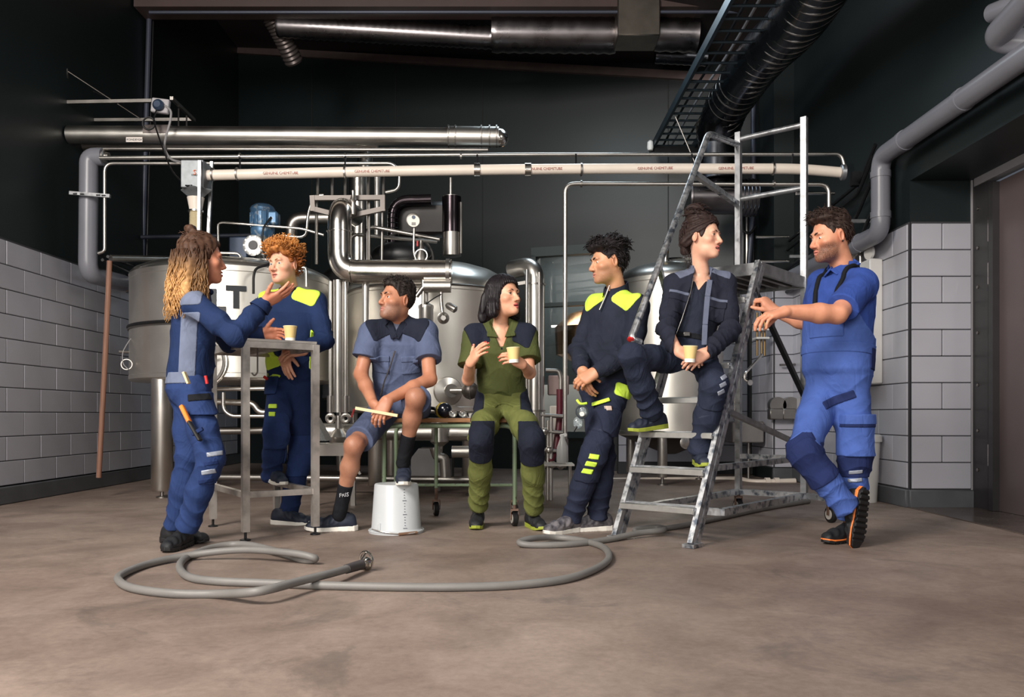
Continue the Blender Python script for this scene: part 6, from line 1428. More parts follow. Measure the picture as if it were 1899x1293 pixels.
# ================================================================ PERSON: ginger curls, navy and lime
def person_ginger():
    pe = thing('person', 'person with curly ginger hair in navy sweatshirt with lime shoulders behind the table', 'person', (PX(535, 5.5), 5.5, 0), 'people taking a break')
    T = Torso(P(540, 716, 5.66), P(542, 558, 5.62), (-.1, -1), (-.22, -1)); neck = P(538, 541, 5.62)
    sR, sL = P(498, 560, 5.62), P(586, 560, 5.6); eR, wR = P(484, 626, 5.70), P(526, 652, 5.42); eL, wL = P(602, 632, 5.5), P(566, 650, 5.36)
    hips = [P(519, 728, 5.6), P(558, 728, 5.66)]; kn = [P(512, 805, 5.34), P(558, 845, 5.56)]; an = [P(503, 885, 5.46), P(534, 955, 5.48)]
    Mb = Mesh(); SK = skinmat('fair skin', (228, 178, 150), lip=(190, 110, 102)); c = P(527, 492, 5.55); R = facing((-.42, -.9, -.04), .04)
    W = make_head(c, R, neck, Mb, smile=.1, mouth=.12, neck_r=.053, blush=.6); core(Mb, T, hips, kn, an, [sR, sL], [eR, eL], neck)
    make_arm(Mb, [eR, wR], [.036, .026], dict(fwd=(.2, -.12, -1), dors=(-.35, -.95, 0), side=1, curl=(.22, .25, .15), spread=.05, thumb=(.0, .5, .1, .1)))
    make_arm(Mb, [eL, wL], [.036, .026], dict(fwd=(-1, -.12, -.12), dors=(.05, -.55, .8), side=-1, curl=(.35, .35, .2), spread=.07, thumb=(.1, .5, .1, .1)))
    Mb.build('body', SK, pe); add_face(pe, W, R, (-.25, 1, 0), iris=(92, 110, 120), brow=(150, 98, 62), brow_w=.8)
    pr, ft = legs_cloth(T, hips, kn, an, (.092, .078, .070, .068), .03, 4.1); garment('trousers', pr, ft, BLUE_D if 0 else cloth('navy blue twill', (32, 47, 86), .1), pe)
    rows = [(0, .160, .115, .12), (.2, .172, .125, .125), (.55, .175, .125, .12), (.82, .185, .115, .12), (1, .13, .075, .09)]
    pr, fs = torso_cloth(T, rows, [sR, sL], [(eR, wR), (eL, wL)], (.074, .064, .056), .015, 3.4, hem=-.01, top=.03, neckp=neck); garment('sweatshirt', pr, fs, NAVY, pe)
    for s, sg in ((sR, 1), (sL, -1)):
        q = A_(s)*.74+A_(neck)*.26
        panel('shoulder_panel', fs, .003, obox(q+T.up*.022+T.fc*.02, [nrm(A_(s)-A_(neck)), T.fc, np.cross(nrm(A_(s)-A_(neck)), T.fc)], (.088, .17, .054), .03), .005, LIME, pe)
        panel('side_panel', fs, .003, T.box(sg*.185, -.01, -.30, .045, .06, .16, .02), .005, LIME, pe)
    panel('hem_panel', fs, .004, obox(P(500, 668, 5.52), [nrm(A_((1, 0, .3))), [0, 1, 0], nrm(A_((-.3, 0, 1)))], (.06, .16, .055), .02), .005, LIME, pe)
    hp = panel('hip_panel', ft, .006, obox(P(495, 690, 5.5), [nrm(A_((1, 0, .25))), [0, 1, 0], nrm(A_((-.25, 0, 1)))], (.075, .14, .05), .02), .005, LIME, pe)
    panel('hip_stripe', ft, .010, obox(P(512, 684, 5.46), [nrm(A_((1, 0, -.5))), [0, 1, 0], nrm(A_((.5, 0, 1)))], (.07, .14, .014), .004), .005, BLKC, hp)
    collar_ring(pe, A_(neck)+A_((0, 0, .008)), T.up, .064, .012, BLKC, 'neckband', 1.12)
    th = ax(hips[0], kn[0])
    kp = panel('knee_pocket', ft, .008, obox(A_(kn[0])-th*.03+A_((.01, -.06, 0)), [np.cross(th, A_((0, -1, 0))), th, [0, 1, 0]], (.078, .135, .10), .02), .005, BLUE, pe)
    panel('knee_pocket', ft, .007, obox(A_(kn[1])+A_((0, -.06, 0)), [[1, 0, 0], [0, 0, 1], [0, 1, 0]], (.08, .135, .10), .02), .005, BLUE, pe)
    for k in range(3): panel('knee_stripe', ft, .013, obox(P(496+2*k, 738+15*k, 5.30), [nrm(A_((1, 0, .2))), [0, 1, 0], [0, 0, 1]], (.034-.006*k, .1, .014), .002), .0045, LIME, kp)
    panel('cargo_pocket', ft, .014, obox(P(497, 706+8, 5.48), [[1, 0, 0], [0, 1, 0], [0, 0, 1]], (.055, .12, .06), .01), .005, BLUE, pe)
    solo('red_marker', MB().tube([P(490, 699, 5.37), P(495, 703, 5.36)], .010, 10), mat('red plastic', (190, 40, 40), .4), 'red marker end in the thigh pocket behind the standing table', 'marker')
    make_shoe(pe, V((PX(505, 5.47), 5.46, .285)), (.62, -.78, -.12), SHOEN, SOLEW, 'sneaker', lacem=SOLEW); make_shoe(pe, V((PX(529, 5.46), 5.46, 0)), (1, -.25, 0), SHOEN, SOLEW, 'sneaker', lacem=SOLEW)
    nz = lambda p: .006*np.sin(p[:, 0]*120+2*np.sin(p[:, 2]*60))*np.sin(p[:, 1]*115)+.005*np.sin(p[:, 2]*130+p[:, 0]*40)
    f = hair_cap(lambda p: .010+.026*ss(p[:, 2], .03, .11)+.012*ss(p[:, 1], .02, .09)*ss(p[:, 2], .05, .09), [-.075, -.07, -.045, -.02, .032, .026, .01, .045, .062, .066], nz)
    build_hair(pe, W, f, (-.13, -.15, -.12), (.13, .15, .19), hairmat('ginger hair', (146, 84, 40), (206, 140, 76)), .004, [dict(n=620, length=.03, dirf=lambda p: nrm(p-A_((0, 0, .0)))+A_((0, .3, .1)), r0=.0042, r1=.0016, lift=.006, segs=6, wob=.5, curl=.011, tang=.2)], lambda p: ss(p[:, 2], .03, .15))
    return pe
# ================================================================ PERSON: seated, grey shorts
def person_shorts():
    pe = thing('person', 'person in grey work shirt and shorts sitting with one foot on the bucket', 'person', (PX(738, 5.4), 5.4, 0), 'people taking a break')
    T = Torso(P(742, 748, 5.46), P(739, 612, 5.30), (.0, -1), (-.05, -1)); neck = P(739, 594, 5.29)
    sR, sL = P(688, 618, 5.26), P(790, 616, 5.28); eR, wR = P(669, 694, 5.20), P(692, 748, 5.0); eL, wL = P(797, 704, 5.13), P(718, 742, 4.92)
    hips = [P(715, 760, 5.42), P(772, 756, 5.42)]; kn = [P(657, 826, 5.0), P(771, 738, 4.95)]; an = [P(632, 942, 5.12), P(750, 846, 5.10)]
    Mb = Mesh(); SK = skinmat('olive skin', (186, 132, 104), lip=(158, 96, 90), beard=(86, 76, 72)); c = P(736, 558, 5.22); R = facing((-.72, -.66, .14))
    W = make_head(c, R, neck, Mb, stubble=.7, neck_r=.058, jaw=1.04, blush=.35); core(Mb, T, hips, kn, an, [sR, sL], [eR, eL], neck)
    make_arm(Mb, [A_(sR)*.7+A_(eR)*.3, eR, A_(eR)*.6+A_(wR)*.4, wR], [.046, .042, .042, .029], dict(fwd=(.45, -.35, -.75), dors=(-.85, -.35, -.25), side=1, curl=(.75, .9, .5), spread=.02, thumb=(.2, .25, .1, .2)))
    make_arm(Mb, [A_(sL)*.7+A_(eL)*.3, eL, A_(eL)*.6+A_(wL)*.4, wL], [.046, .042, .042, .029], dict(fwd=(-.42, -.35, -.85), dors=(-.15, -.95, .25), side=-1, curl=(.35, .6, .35), spread=.06, thumb=(.1, .5, .1, .1)))
    for h, k, a in zip(hips, kn, an):      # bare legs
        h, k, a = A_(h), A_(k), A_(a); m = k*.65+a*.35; bk = nrm(np.cross(ax(k, a), A_((1, 0, 0))))
        bk = -bk if bk[1] < 0 else bk
        pr = [cap(h*.5+k*.5, k, .066, .056, .02), ell(k+A_((0, -.012, .0)), (.05, .05, .056), k=.03), cap(k, m+bk*.012, .050, .054, .03), cap(m+bk*.012, a*.75+k*.25, .054, .040, .03), cap(a*.75+k*.25, a, .040, .034, .02)]
        lo, hi = bounds(pr); v, q = surf(lambda p, u=union(pr): u(p)+.0012*folds(p, 2, 2.5), lo, hi, .005); kd = np.linalg.norm(v-k, axis=1); Mb.add(v, q, blush=.45*np.exp(-(kd/.06)**2), stubble=.32)
    # fine dark leg hair is part of the skin's colour
    Mb.build('body', SK, pe); add_face(pe, W, R, (-.05, 1, .05), iris=(56, 40, 30), brow=(42, 34, 32), brow_w=1.1)
    SG = cloth('blue grey twill', (84, 94, 122), .09)
    pr, ft = legs_cloth(T, hips, kn, an, (.098, .090, .07, .07), .02, 5.2, (.172, .12, .125), short=.86); garment('shorts', pr, ft, SG, pe)
    rows = [(0, .165, .125, .12), (.25, .175, .135, .125), (.55, .180, .135, .125), (.82, .190, .125, .125), (1, .14, .08, .095)]
    pr, fs = torso_cloth(T, rows, [sR, sL], [(eR, wR), (eL, wL)], (.082, .088, .06), 0, 6.4, hem=-.02, top=.03, neckp=neck, short=.62, cr=.006)
    vneck = obox(A_(neck)+T.fc*.11-T.up*.015, [T.rc*.75+T.up*.66, T.fc, T.up*.75-T.rc*.66], (.052, .09, .052), .004)
    fs2 = lambda p: smax(fs(p), -vneck.f(p), .004)
    garment('work_shirt', pr, fs2, SG, pe)
    lo, hi = bounds([vneck], .05); piece('undershirt', None, .005, cloth('grey jersey', (110, 116, 138), .06), pe, lambda p: smax(fs(p)+.012, vneck.f(p)-.02, .004), lo, hi)
    for s, sg in ((sR, 1), (sL, -1)):
        q = A_(s)*.55+A_(neck)*.45; n = nrm(A_(s)-A_(neck))
        panel('yoke', fs2, .004, obox(q+T.up*.02+T.fc*.0, [n, T.fc, np.cross(n, T.fc)], (.105, .17, .062), .02), .005, DARKN, pe)
        pk = panel('chest_pocket', fs2, .007, T.box(sg*.095, .10, -.20, .055, .09, .055, .006), .005, SG, pe)
        panel('pocket_flap', fs2, .011, T.box(sg*.095, .10, -.158, .058, .09, .018, .004), .0045, SG, pk)
    zp = [T.at(-.0, .145, -.10), T.at(.03, .152, -.2), T.at(.07, .15, -.30), T.at(.10, .14, -.40)]
    MB().tube([Vector(q) for q in zp], .0045, 8).build('zip', STEEL_D, pe)
    for s in (-1, 1): MB().bar(Vector(A_(neck)+T.rc*.062*s+T.fc*.03+T.up*.02), Vector(A_(neck)+T.rc*.004*s+T.fc*.135-T.up*.085), .045, .012, tuple(T.fc), .005).build('collar', DARKN, pe)
    stand_collar(pe, None, A_(neck)-T.up*.012, T.up+.25*T.fc*-1, .068, .066, .04, DARKN, T.fc, 2.2)
    for k, a, txt in ((kn[0], an[0], True), (kn[1], an[1], False)):
        k, a = A_(k), A_(a); s0 = a*.62+k*.38; n = ax(k, a)
        so = piece('sock', [cutcap(a, s0, .042, .0465, -n, 0.0, .01), cap(a, a+n*.05, .042, .044, .01)], .005, BLKC, pe)
        if txt: lettering('FRIS', .034, Vector(a*.78+k*.22)+V((.012, -.049, 0)), (1, -.05, .12), (0, 0, 1), mat('grey print light', (170, 172, 176), .6), so, .001)
    make_shoe(pe, V((PX(629, 5.16), 5.16, 0)), (-1, -.12, 0), SHOEN, SOLEW, 'sneaker', sc=1.06); make_shoe(pe, V((PX(748, 5.1), 5.13, .302)), (.08, -1, -.05), SHOEN, SOLEW, 'sneaker', sc=1.0)
    rl = thing('wooden_rule', 'pale wooden folding rule held across the lap of the person in shorts', 'rule', P(700, 764, 4.86))
    for k in range(2): MB().bar(P(659, 757, 4.87)+V((0, .012*k, 0)), P(737, 771, 4.87)+V((0, .012*k, 0)), .007, .017, (0, 0, 1)).build('rule_blade', mat('pale wood', (226, 204, 160), .6), rl)
    f = hair_cap(lambda p: .006+.016*ss(p[:, 2], .05, .11)+.004*ss(p[:, 1], .03, .08), HL_M, lambda p: .0022*np.sin(p[:, 0]*190)*np.sin(p[:, 1]*170))
    build_hair(pe, W, f, (-.11, -.14, -.11), (.11, .13, .17), hairmat('black brown hair', (34, 28, 26)), .0042, [dict(n=420, length=.022, dirf=lambda p: A_((p[0]*2, .35, .6)), r0=.003, r1=.001, lift=.003, wob=.35)])
    return pe
# ================================================================ PERSON: black bob, olive green
def person_olive():
    pe = thing('person', 'person with a black bob in olive green work clothes sitting with a paper cup', 'person', (PX(930, 5.4), 5.4, 0), 'people taking a break')
    T = Torso(P(931, 744, 5.46), P(928, 618, 5.32), (.0, -1), (.05, -1)); neck = P(928, 602, 5.32)
    sR, sL = P(879, 622, 5.30), P(977, 620, 5.32); eR, wR = P(868, 704, 5.22), P(871, 674, 5.0); eL, wL = P(982, 692, 5.20), P(970, 676, 5.0)
    hips = [P(907, 758, 5.40), P(956, 758, 5.40)]; kn = [P(892, 812, 5.0), P(985, 816, 5.0)]; an = [P(888, 935, 5.30), P(990, 940, 5.24)]
    Mb = Mesh(); SK = skinmat('light olive skin', (224, 170, 140), lip=(186, 92, 92)); c = P(934, 551, 5.28); R = facing((.72, -.66, .12))
    W = make_head(c, R, neck, Mb, fem=1, mouth=.25, neck_r=.046, blush=.3); core(Mb, T, hips, kn, an, [sR, sL], [eR, eL], neck)
    RN = mat('red nail polish', (190, 24, 44), .25)
    tp = make_arm(Mb, [A_(sR)*.7+A_(eR)*.3, eR, wR], [.038, .036, .025], dict(fwd=(.5, -.45, .75), dors=(-.35, -.55, -.75) if 0 else (-.75, -.55, .2), side=1, curl=(.35, .3, .25), spread=.12, thumb=(.5, .1, .1, .1)), s=.92); nails(pe, tp, RN)
    tp = make_arm(Mb, [A_(sL)*.7+A_(eL)*.3, eL, wL], [.038, .036, .025], dict(fwd=(-.75, -.5, .42), dors=(.35, -.75, .5), side=-1, curl=(.5, .55, .4), spread=.05, thumb=(.2, .75, .1, .2)), s=.92); nails(pe, tp, RN)
    ch = [loft(T.at(0, 0, -.16), T.at(0, 0, .0), T.rc, T.rc, [(0, .12, .108, .09), (.6, .13, .095, .09), (1, .12, .062, .07)], .03), cap(neck, T.c, .05, .06, .04)]
    lo, hi = bounds(ch); v, q = surf(union(ch), lo, hi, .006); Mb.add(v, q)
    Mb.build('body', SK, pe); add_face(pe, W, R, (.25, 1, .15), fem=1, iris=(60, 40, 28), brow=(34, 26, 26), brow_w=.85)
    OL = cloth('olive knit', (76, 82, 46), .09); OT = cloth('olive twill', (100, 105, 58), .10)
    pr, ft = legs_cloth(T, hips, kn, an, (.094, .076, .072, .066), .035, 7.7, (.168, .12, .13)); garment('trousers', pr, ft, OT, pe)
    rows = [(0, .165, .122, .125), (.25, .162, .125, .118), (.5, .158, .130, .11), (.75, .158, .135, .11), (.9, .16, .11, .11), (1, .12, .07, .085)]
    pr, fs = torso_cloth(T, rows, [sR, sL], [(eR, wR), (eL, wL)], (.070, .080, .06), 0, 8.1, hem=-.03, top=.025, neckp=neck, short=.70)
    D = lambda p: (p-A_(neck)) @ T.up; X = lambda p: (p-A_(neck)) @ T.rc; Y = lambda p: (p-A_(neck)) @ T.fc
    def fs2(p):
        u = D(p); w = .012+.058*np.clip((u+.115)/.14, 0, 1.2); cut = np.maximum(np.maximum(np.abs(X(p))-w, -(u+.118)), -(Y(p)-.0)); return smax(fs(p), -cut*.8, .003)
    garment('polo_shirt', pr, fs2, OL, pe)
    for s, sg in ((sR, 1), (sL, -1)):
        n = nrm(A_(s)-A_(neck)); panel('shoulder_panel', fs2, .003, obox(A_(s)*.95+A_(neck)*.05+T.up*.02, [n, T.fc, np.cross(n, T.fc)], (.062, .17, .075), .02), .005, DARKN, pe)
        m = MB(); a0 = A_(neck)+T.rc*.07*sg-T.fc*.005+T.up*.025; a1 = A_(neck)+T.rc*.022*sg+T.fc*.115-T.up*.06; a2 = A_(neck)+T.rc*.088*sg+T.fc*.105-T.up*.055; a3 = A_(neck)+T.rc*.10*sg-T.fc*.01-T.up*.0
        m.prism([Vector(a0), Vector(a1), Vector(a2), Vector(a3)], Vector(T.fc*.008+T.up*.006)); m.build('collar', OL, pe, False)
    stand_collar(pe, None, A_(neck)+T.up*.0-T.fc*.005, T.up+.2*T.fc*-1, .066, .064, .035, OL, T.fc, 2.7, 'collar_back')
    MB().bar(Vector(A_(neck)+T.fc*.135-T.up*.12), Vector(A_(neck)+T.fc*.14-T.up*.17), .02, .006, tuple(T.fc)).build('placket', OL, pe)
    for u in (-.125, -.15): MB().lathe(Vector(A_(neck)+T.fc*.138+T.up*u), tuple(T.fc), [(.006, 0), (.006, .006)], 10).build('button', DARKN, pe)
    for h, k, a in zip(hips, kn, an):
        th = ax(h, k); s_ = ax(k, a); o = nrm(th*-.2+A_((0, -1, .1)))
        panel('knee_patch', ft, .006, obox(A_(k)+s_*.055+o*.05, [np.cross(s_, o), s_, o], (.078, .125, .10), .03), .005, DARKN, pe)
    for sg in (-1, 1): panel('hip_panel', ft, .005, obox(A_(hips[0] if sg > 0 else hips[1])+T.rp*.075*sg+A_((0, -.07, .02)), [T.rp, T.fp, T.up], (.045, .16, .07), .02), .005, DARKN, pe)
    panel('belt_line', ft, .004, T.box(0, .1, .03, .19, .12, .006, .002, True), .004, OT, pe)
    YG = mat('yellow green tab', (190, 214, 60), .5)
    make_shoe(pe, V((PX(886, 5.36), 5.36, 0)), (-.06, -1, 0), SHOEB, SOLEG, 'sneaker', tongue=YG, sc=.96); make_shoe(pe, V((PX(988, 5.31), 5.31, 0)), (.32, -1, 0), SHOEB, SOLEG, 'sneaker', tongue=YG, sc=.96)
    cup(P(953, 673, 4.93), 'tan paper cup held by the person in olive green', (-.05, 0, 1))
    ex = []
    for x in (-1, 1): ex += [flatcap((x*.066, -.015, .06), (x*.088, -.012, -.06), (1, 0, 0), .034, .036, .7, k=.03), flatcap((x*.088, -.012, -.06), (x*.094, -.012, -.098), (1, 0, 0), .038, .036, .85, k=.03), cap((x*.094, -.012, -.095), (x*.108, -.004, -.112), .030, .018, k=.02)]
    for x in (-.05, 0, .05): ex.append(flatcap((x, -.09, .0), (x*1.3, -.118, -.105), (0, 1, 0), .042, .04, .7, k=.035))
    nz = lambda p: .0026*np.sin(np.arctan2(p[:, 0], -p[:, 1])*46+p[:, 2]*12)
    f = hair_cap(lambda p: .014+.004*ss(p[:, 2], .0, .1), [-.12, -.1, -.09, -.06, -.02, -.03, -.03, .028, .066, .07], nz, ex, .02)
    paths = []
    for i in range(170):
        a = rng.uniform(-1, 1)*2.25; r = .098; x = r*math.sin(a)*.98; y = -.02-r*math.cos(a)*.95; fl = rng.uniform(.004, .034); L = rng.uniform(.14, .205)
        if y > .035: continue
        paths.append([(x*(.86+.14*min(1, t*3)+.06*t+fl*8*max(0, t-.75)), y-(.03*max(0, t-.75) if y < -.03 else 0), .085-L*t) for t in [j/7 for j in range(8)]])
    build_hair(pe, W, f, (-.15, -.17, -.19), (.15, .13, .16), hairmat('black hair', (24, 20, 24), None, .45), .0042, None, None, paths, (.0045, .0012))
    return pe
# ================================================================ PERSON: dark zip jumper with lime shoulders
def person_dark_lime():
    pe = thing('person', 'person in dark zip jumper with lime shoulders standing with clasped hands', 'person', (PX(1085, 5.15), 5.15, 0), 'people taking a break')
    T = Torso(P(1122, 716, 5.24), P(1142, 566, 5.26), (-.65, -.76), (-.7, -.7)); neck = P(1144, 541, 5.27)
    sR, sL = P(1107, 568, 5.38), P(1181, 568, 5.13); eR, wR = P(1075, 648, 5.32), P(1079, 686, 5.05); eL, wL = P(1172, 655, 5.05), P(1105, 690, 4.98)
    hips = [P(1103, 730, 5.30), P(1140, 730, 5.16)]; kn = [P(1119, 850, 5.16), P(1098, 848, 5.0)]; an = [P(1108, 955, 5.17), P(1062, 957, 5.10)]
    Mb = Mesh(); SK = skinmat('warm skin', (208, 156, 122), lip=(172, 104, 96), beard=(70, 54, 46)); c = P(1128, 487, 5.22); R = facing((-.95, -.28, -.09))
    W = make_head(c, R, neck, Mb, stubble=.42, neck_r=.056, smile=.2, nose=1.12, blush=.35); core(Mb, T, hips, kn, an, [sR, sL], [eR, eL], neck)
    make_arm(Mb, [eR, wR], [.036, .028], dict(fwd=(.25, -.12, -.95), dors=(-.7, -.7, 0), side=1, curl=(.35, .4, .3), spread=.03, thumb=(.2, .45, .1, .2)))
    make_arm(Mb, [eL, wL], [.036, .028], dict(fwd=(-.85, .0, -.45), dors=(-.2, -.85, .45), side=-1, curl=(.5, .6, .4), spread=.03, thumb=(.2, .5, .1, .2)))
    Mb.build('body', SK, pe); add_face(pe, W, R, (.0, 1, -.35), iris=(50, 36, 28), brow=(36, 28, 26), brow_w=1.2)
    DJ = cloth('black navy fleece', (36, 40, 54), .14, dust=(104, 108, 120)); DT = cloth('dark navy twill', (38, 43, 62), .12, dust=(84, 88, 104))
    pr, ft = legs_cloth(T, hips, kn, an, (.094, .080, .074, .070), .03, 9.3, cr=.0055); garment('trousers', pr, ft, DT, pe)
    rows = [(0, .168, .125, .13), (.2, .182, .145, .135), (.55, .182, .145, .125), (.82, .19, .125, .125), (1, .135, .08, .09)]
    pr, fs = torso_cloth(T, rows, [sR, sL], [(eR, wR), (eL, wL)], (.080, .070, .058), .014, 10.2, hem=-.005, top=.035, neckp=neck, cr=.0065); garment('zip_jumper', pr, fs, DJ, pe)
    for s, sg in ((sR, 1), (sL, -1)):
        q = A_(s)*.76+A_(neck)*.24; n = nrm(A_(s)-A_(neck))
        panel('shoulder_panel', fs, .003, obox(q+T.up*.015-T.fc*.02, [n, T.fc, np.cross(n, T.fc)], (.086, .15, .064), .03), .005, LIME, pe)
        panel('side_panel', fs, .003, T.box(sg*.17, -.07, -.30, .06, .06, .17, .02), .005, LIME, pe)
    panel('hip_panel', ft, .012, obox(A_(hips[1])+A_((.03, .02, .02)), [nrm(A_((1, .3, -.35))), [-.3, 1, 0], nrm(A_((.35, 0, 1)))], (.07, .16, .04), .02), .005, LIME, pe)
    for k in range(2):
        s = stand_collar(pe, None, A_(neck)-T.up*.03+T.fc*.004, T.up+.18*T.fc, .080-.004*k, .070-.003*k, .075-.012*k, DJ, T.fc, .35, 'collar')
    zt = A_(neck)+T.fc*.083+T.up*.02
    MB().tube([Vector(zt), Vector(A_(neck)+T.fc*.105-T.up*.05), Vector(A_(neck)+T.fc*.147-T.up*.15)], .0045, 8, .03).build('zip', STEEL, pe)
    MB().bar(Vector(A_(neck)+T.fc*.112-T.up*.03), Vector(A_(neck)+T.fc*.128-T.up*.065), .008, .005).build('zip_pull', STEEL_B, pe)
    th = ax(hips[1], kn[1]); o = nrm(A_((-.35, -1, .05)))
    kp = panel('knee_pocket', ft, .009, obox(A_(kn[1])+A_((0, -.06, .01)), [np.cross(th, o), th, o], (.082, .15, .10), .02), .005, DT, pe)
    for k in range(3): panel('knee_stripe', ft, .013, obox(P(1101-5*k, 847+14*k, 4.92), [nrm(A_((1, .2, -.35))), [0, 1, 0], nrm(A_((.15, 0, 1)))], (.03, .1, .015), .002), .0045, LIME, kp)
    cp = panel('cargo_pocket', ft, .016, obox(P(1128, 785, 5.05), [nrm(A_((1, .5, 0))), th, nrm(A_((.5, -1, 0)))], (.075, .085, .10), .01), .005, DT, pe)
    panel('lime_piping', ft, .016, obox(P(1110, 747, 5.02), [nrm(A_((1, .2, .32))), [0, 1, 0], nrm(A_((-.32, 0, 1)))], (.075, .14, .011), .003), .0045, LIME, pe)
    panel('care_patch', ft, .022, obox(P(1128, 757, 5.02), [[1, .3, 0], [0, 1, 0], [0, 0, 1]], (.018, .12, .014), .003), .0045, mat('pale patch', (206, 184, 172), .7), cp)
    g = thing('goggles', 'clear safety goggles with lime strap hanging from a dark trouser pocket', 'goggles', P(1078, 772, 4.95))
    GLS = mat('clear goggle plastic', (210, 222, 226), .08, 0, trans=.75)
    for (x, y) in ((1080, 762), (1072, 784)): MB().ball(P(x, y, 4.95), .036, 20, 12, (.8, .6, 1.0)).build('goggle_lens', GLS, g)
    MB().torus(P(1079, 764, 4.93), (.3, -1, .1), .036, .006, 24, 6).build('goggle_rim', mat('dark goggle rim', (60, 66, 72), .4), g)
    MB().tube([P(1070, 742, 4.97), P(1076, 750, 4.95), P(1088, 748, 4.96)], .008, 8, .02).build('goggle_strap', LIME, g)
    MB().lathe(P(1079, 768, 4.92), (0, -1, 0), [(.014, 0), (.014, .006)], 14).build('vent_cap', SOLEW, g); MB().tube([P(1070, 790, 4.94), P(1064, 800, 4.94)], .007, 6).build('buckle', BLACK, g)
    SG_ = mat('grey work shoe', (112, 108, 112), .6, 0, col2=(64, 62, 70), vscale=24, contrast=(.4, .6))
    make_shoe(pe, V((PX(1055, 5.07), 5.08, 0)), (-.75, -.66, 0), SG_, SOLEW, 'sneaker', sc=1.06); make_shoe(pe, V((PX(1106, 5.17), 5.17, 0)), (-1, -.22, 0), SG_, SOLEW, 'sneaker', sc=1.06)
    f = hair_cap(lambda p: .005+.034*ss(p[:, 2], .045, .10)+.010*ss(p[:, 1], .02, .09)*ss(p[:, 2], .05, .09), [-.075, -.07, -.05, -.025, .034, .026, .004, .04, .062, .066], lambda p: .004*np.sin(p[:, 0]*120+p[:, 1]*30)*np.sin(p[:, 1]*110))
    build_hair(pe, W, f, (-.12, -.15, -.11), (.12, .16, .19), hairmat('black wavy hair', (26, 22, 24)), .0042, [dict(n=520, length=.034, dirf=lambda p: A_((p[0]*2, -.5 if p[1] < .03 else .6, .2)) if p[2] > .06 else A_((0, -.4, -.5)), r0=.0042, r1=.0012, lift=.006, wob=.22)])
    return pe
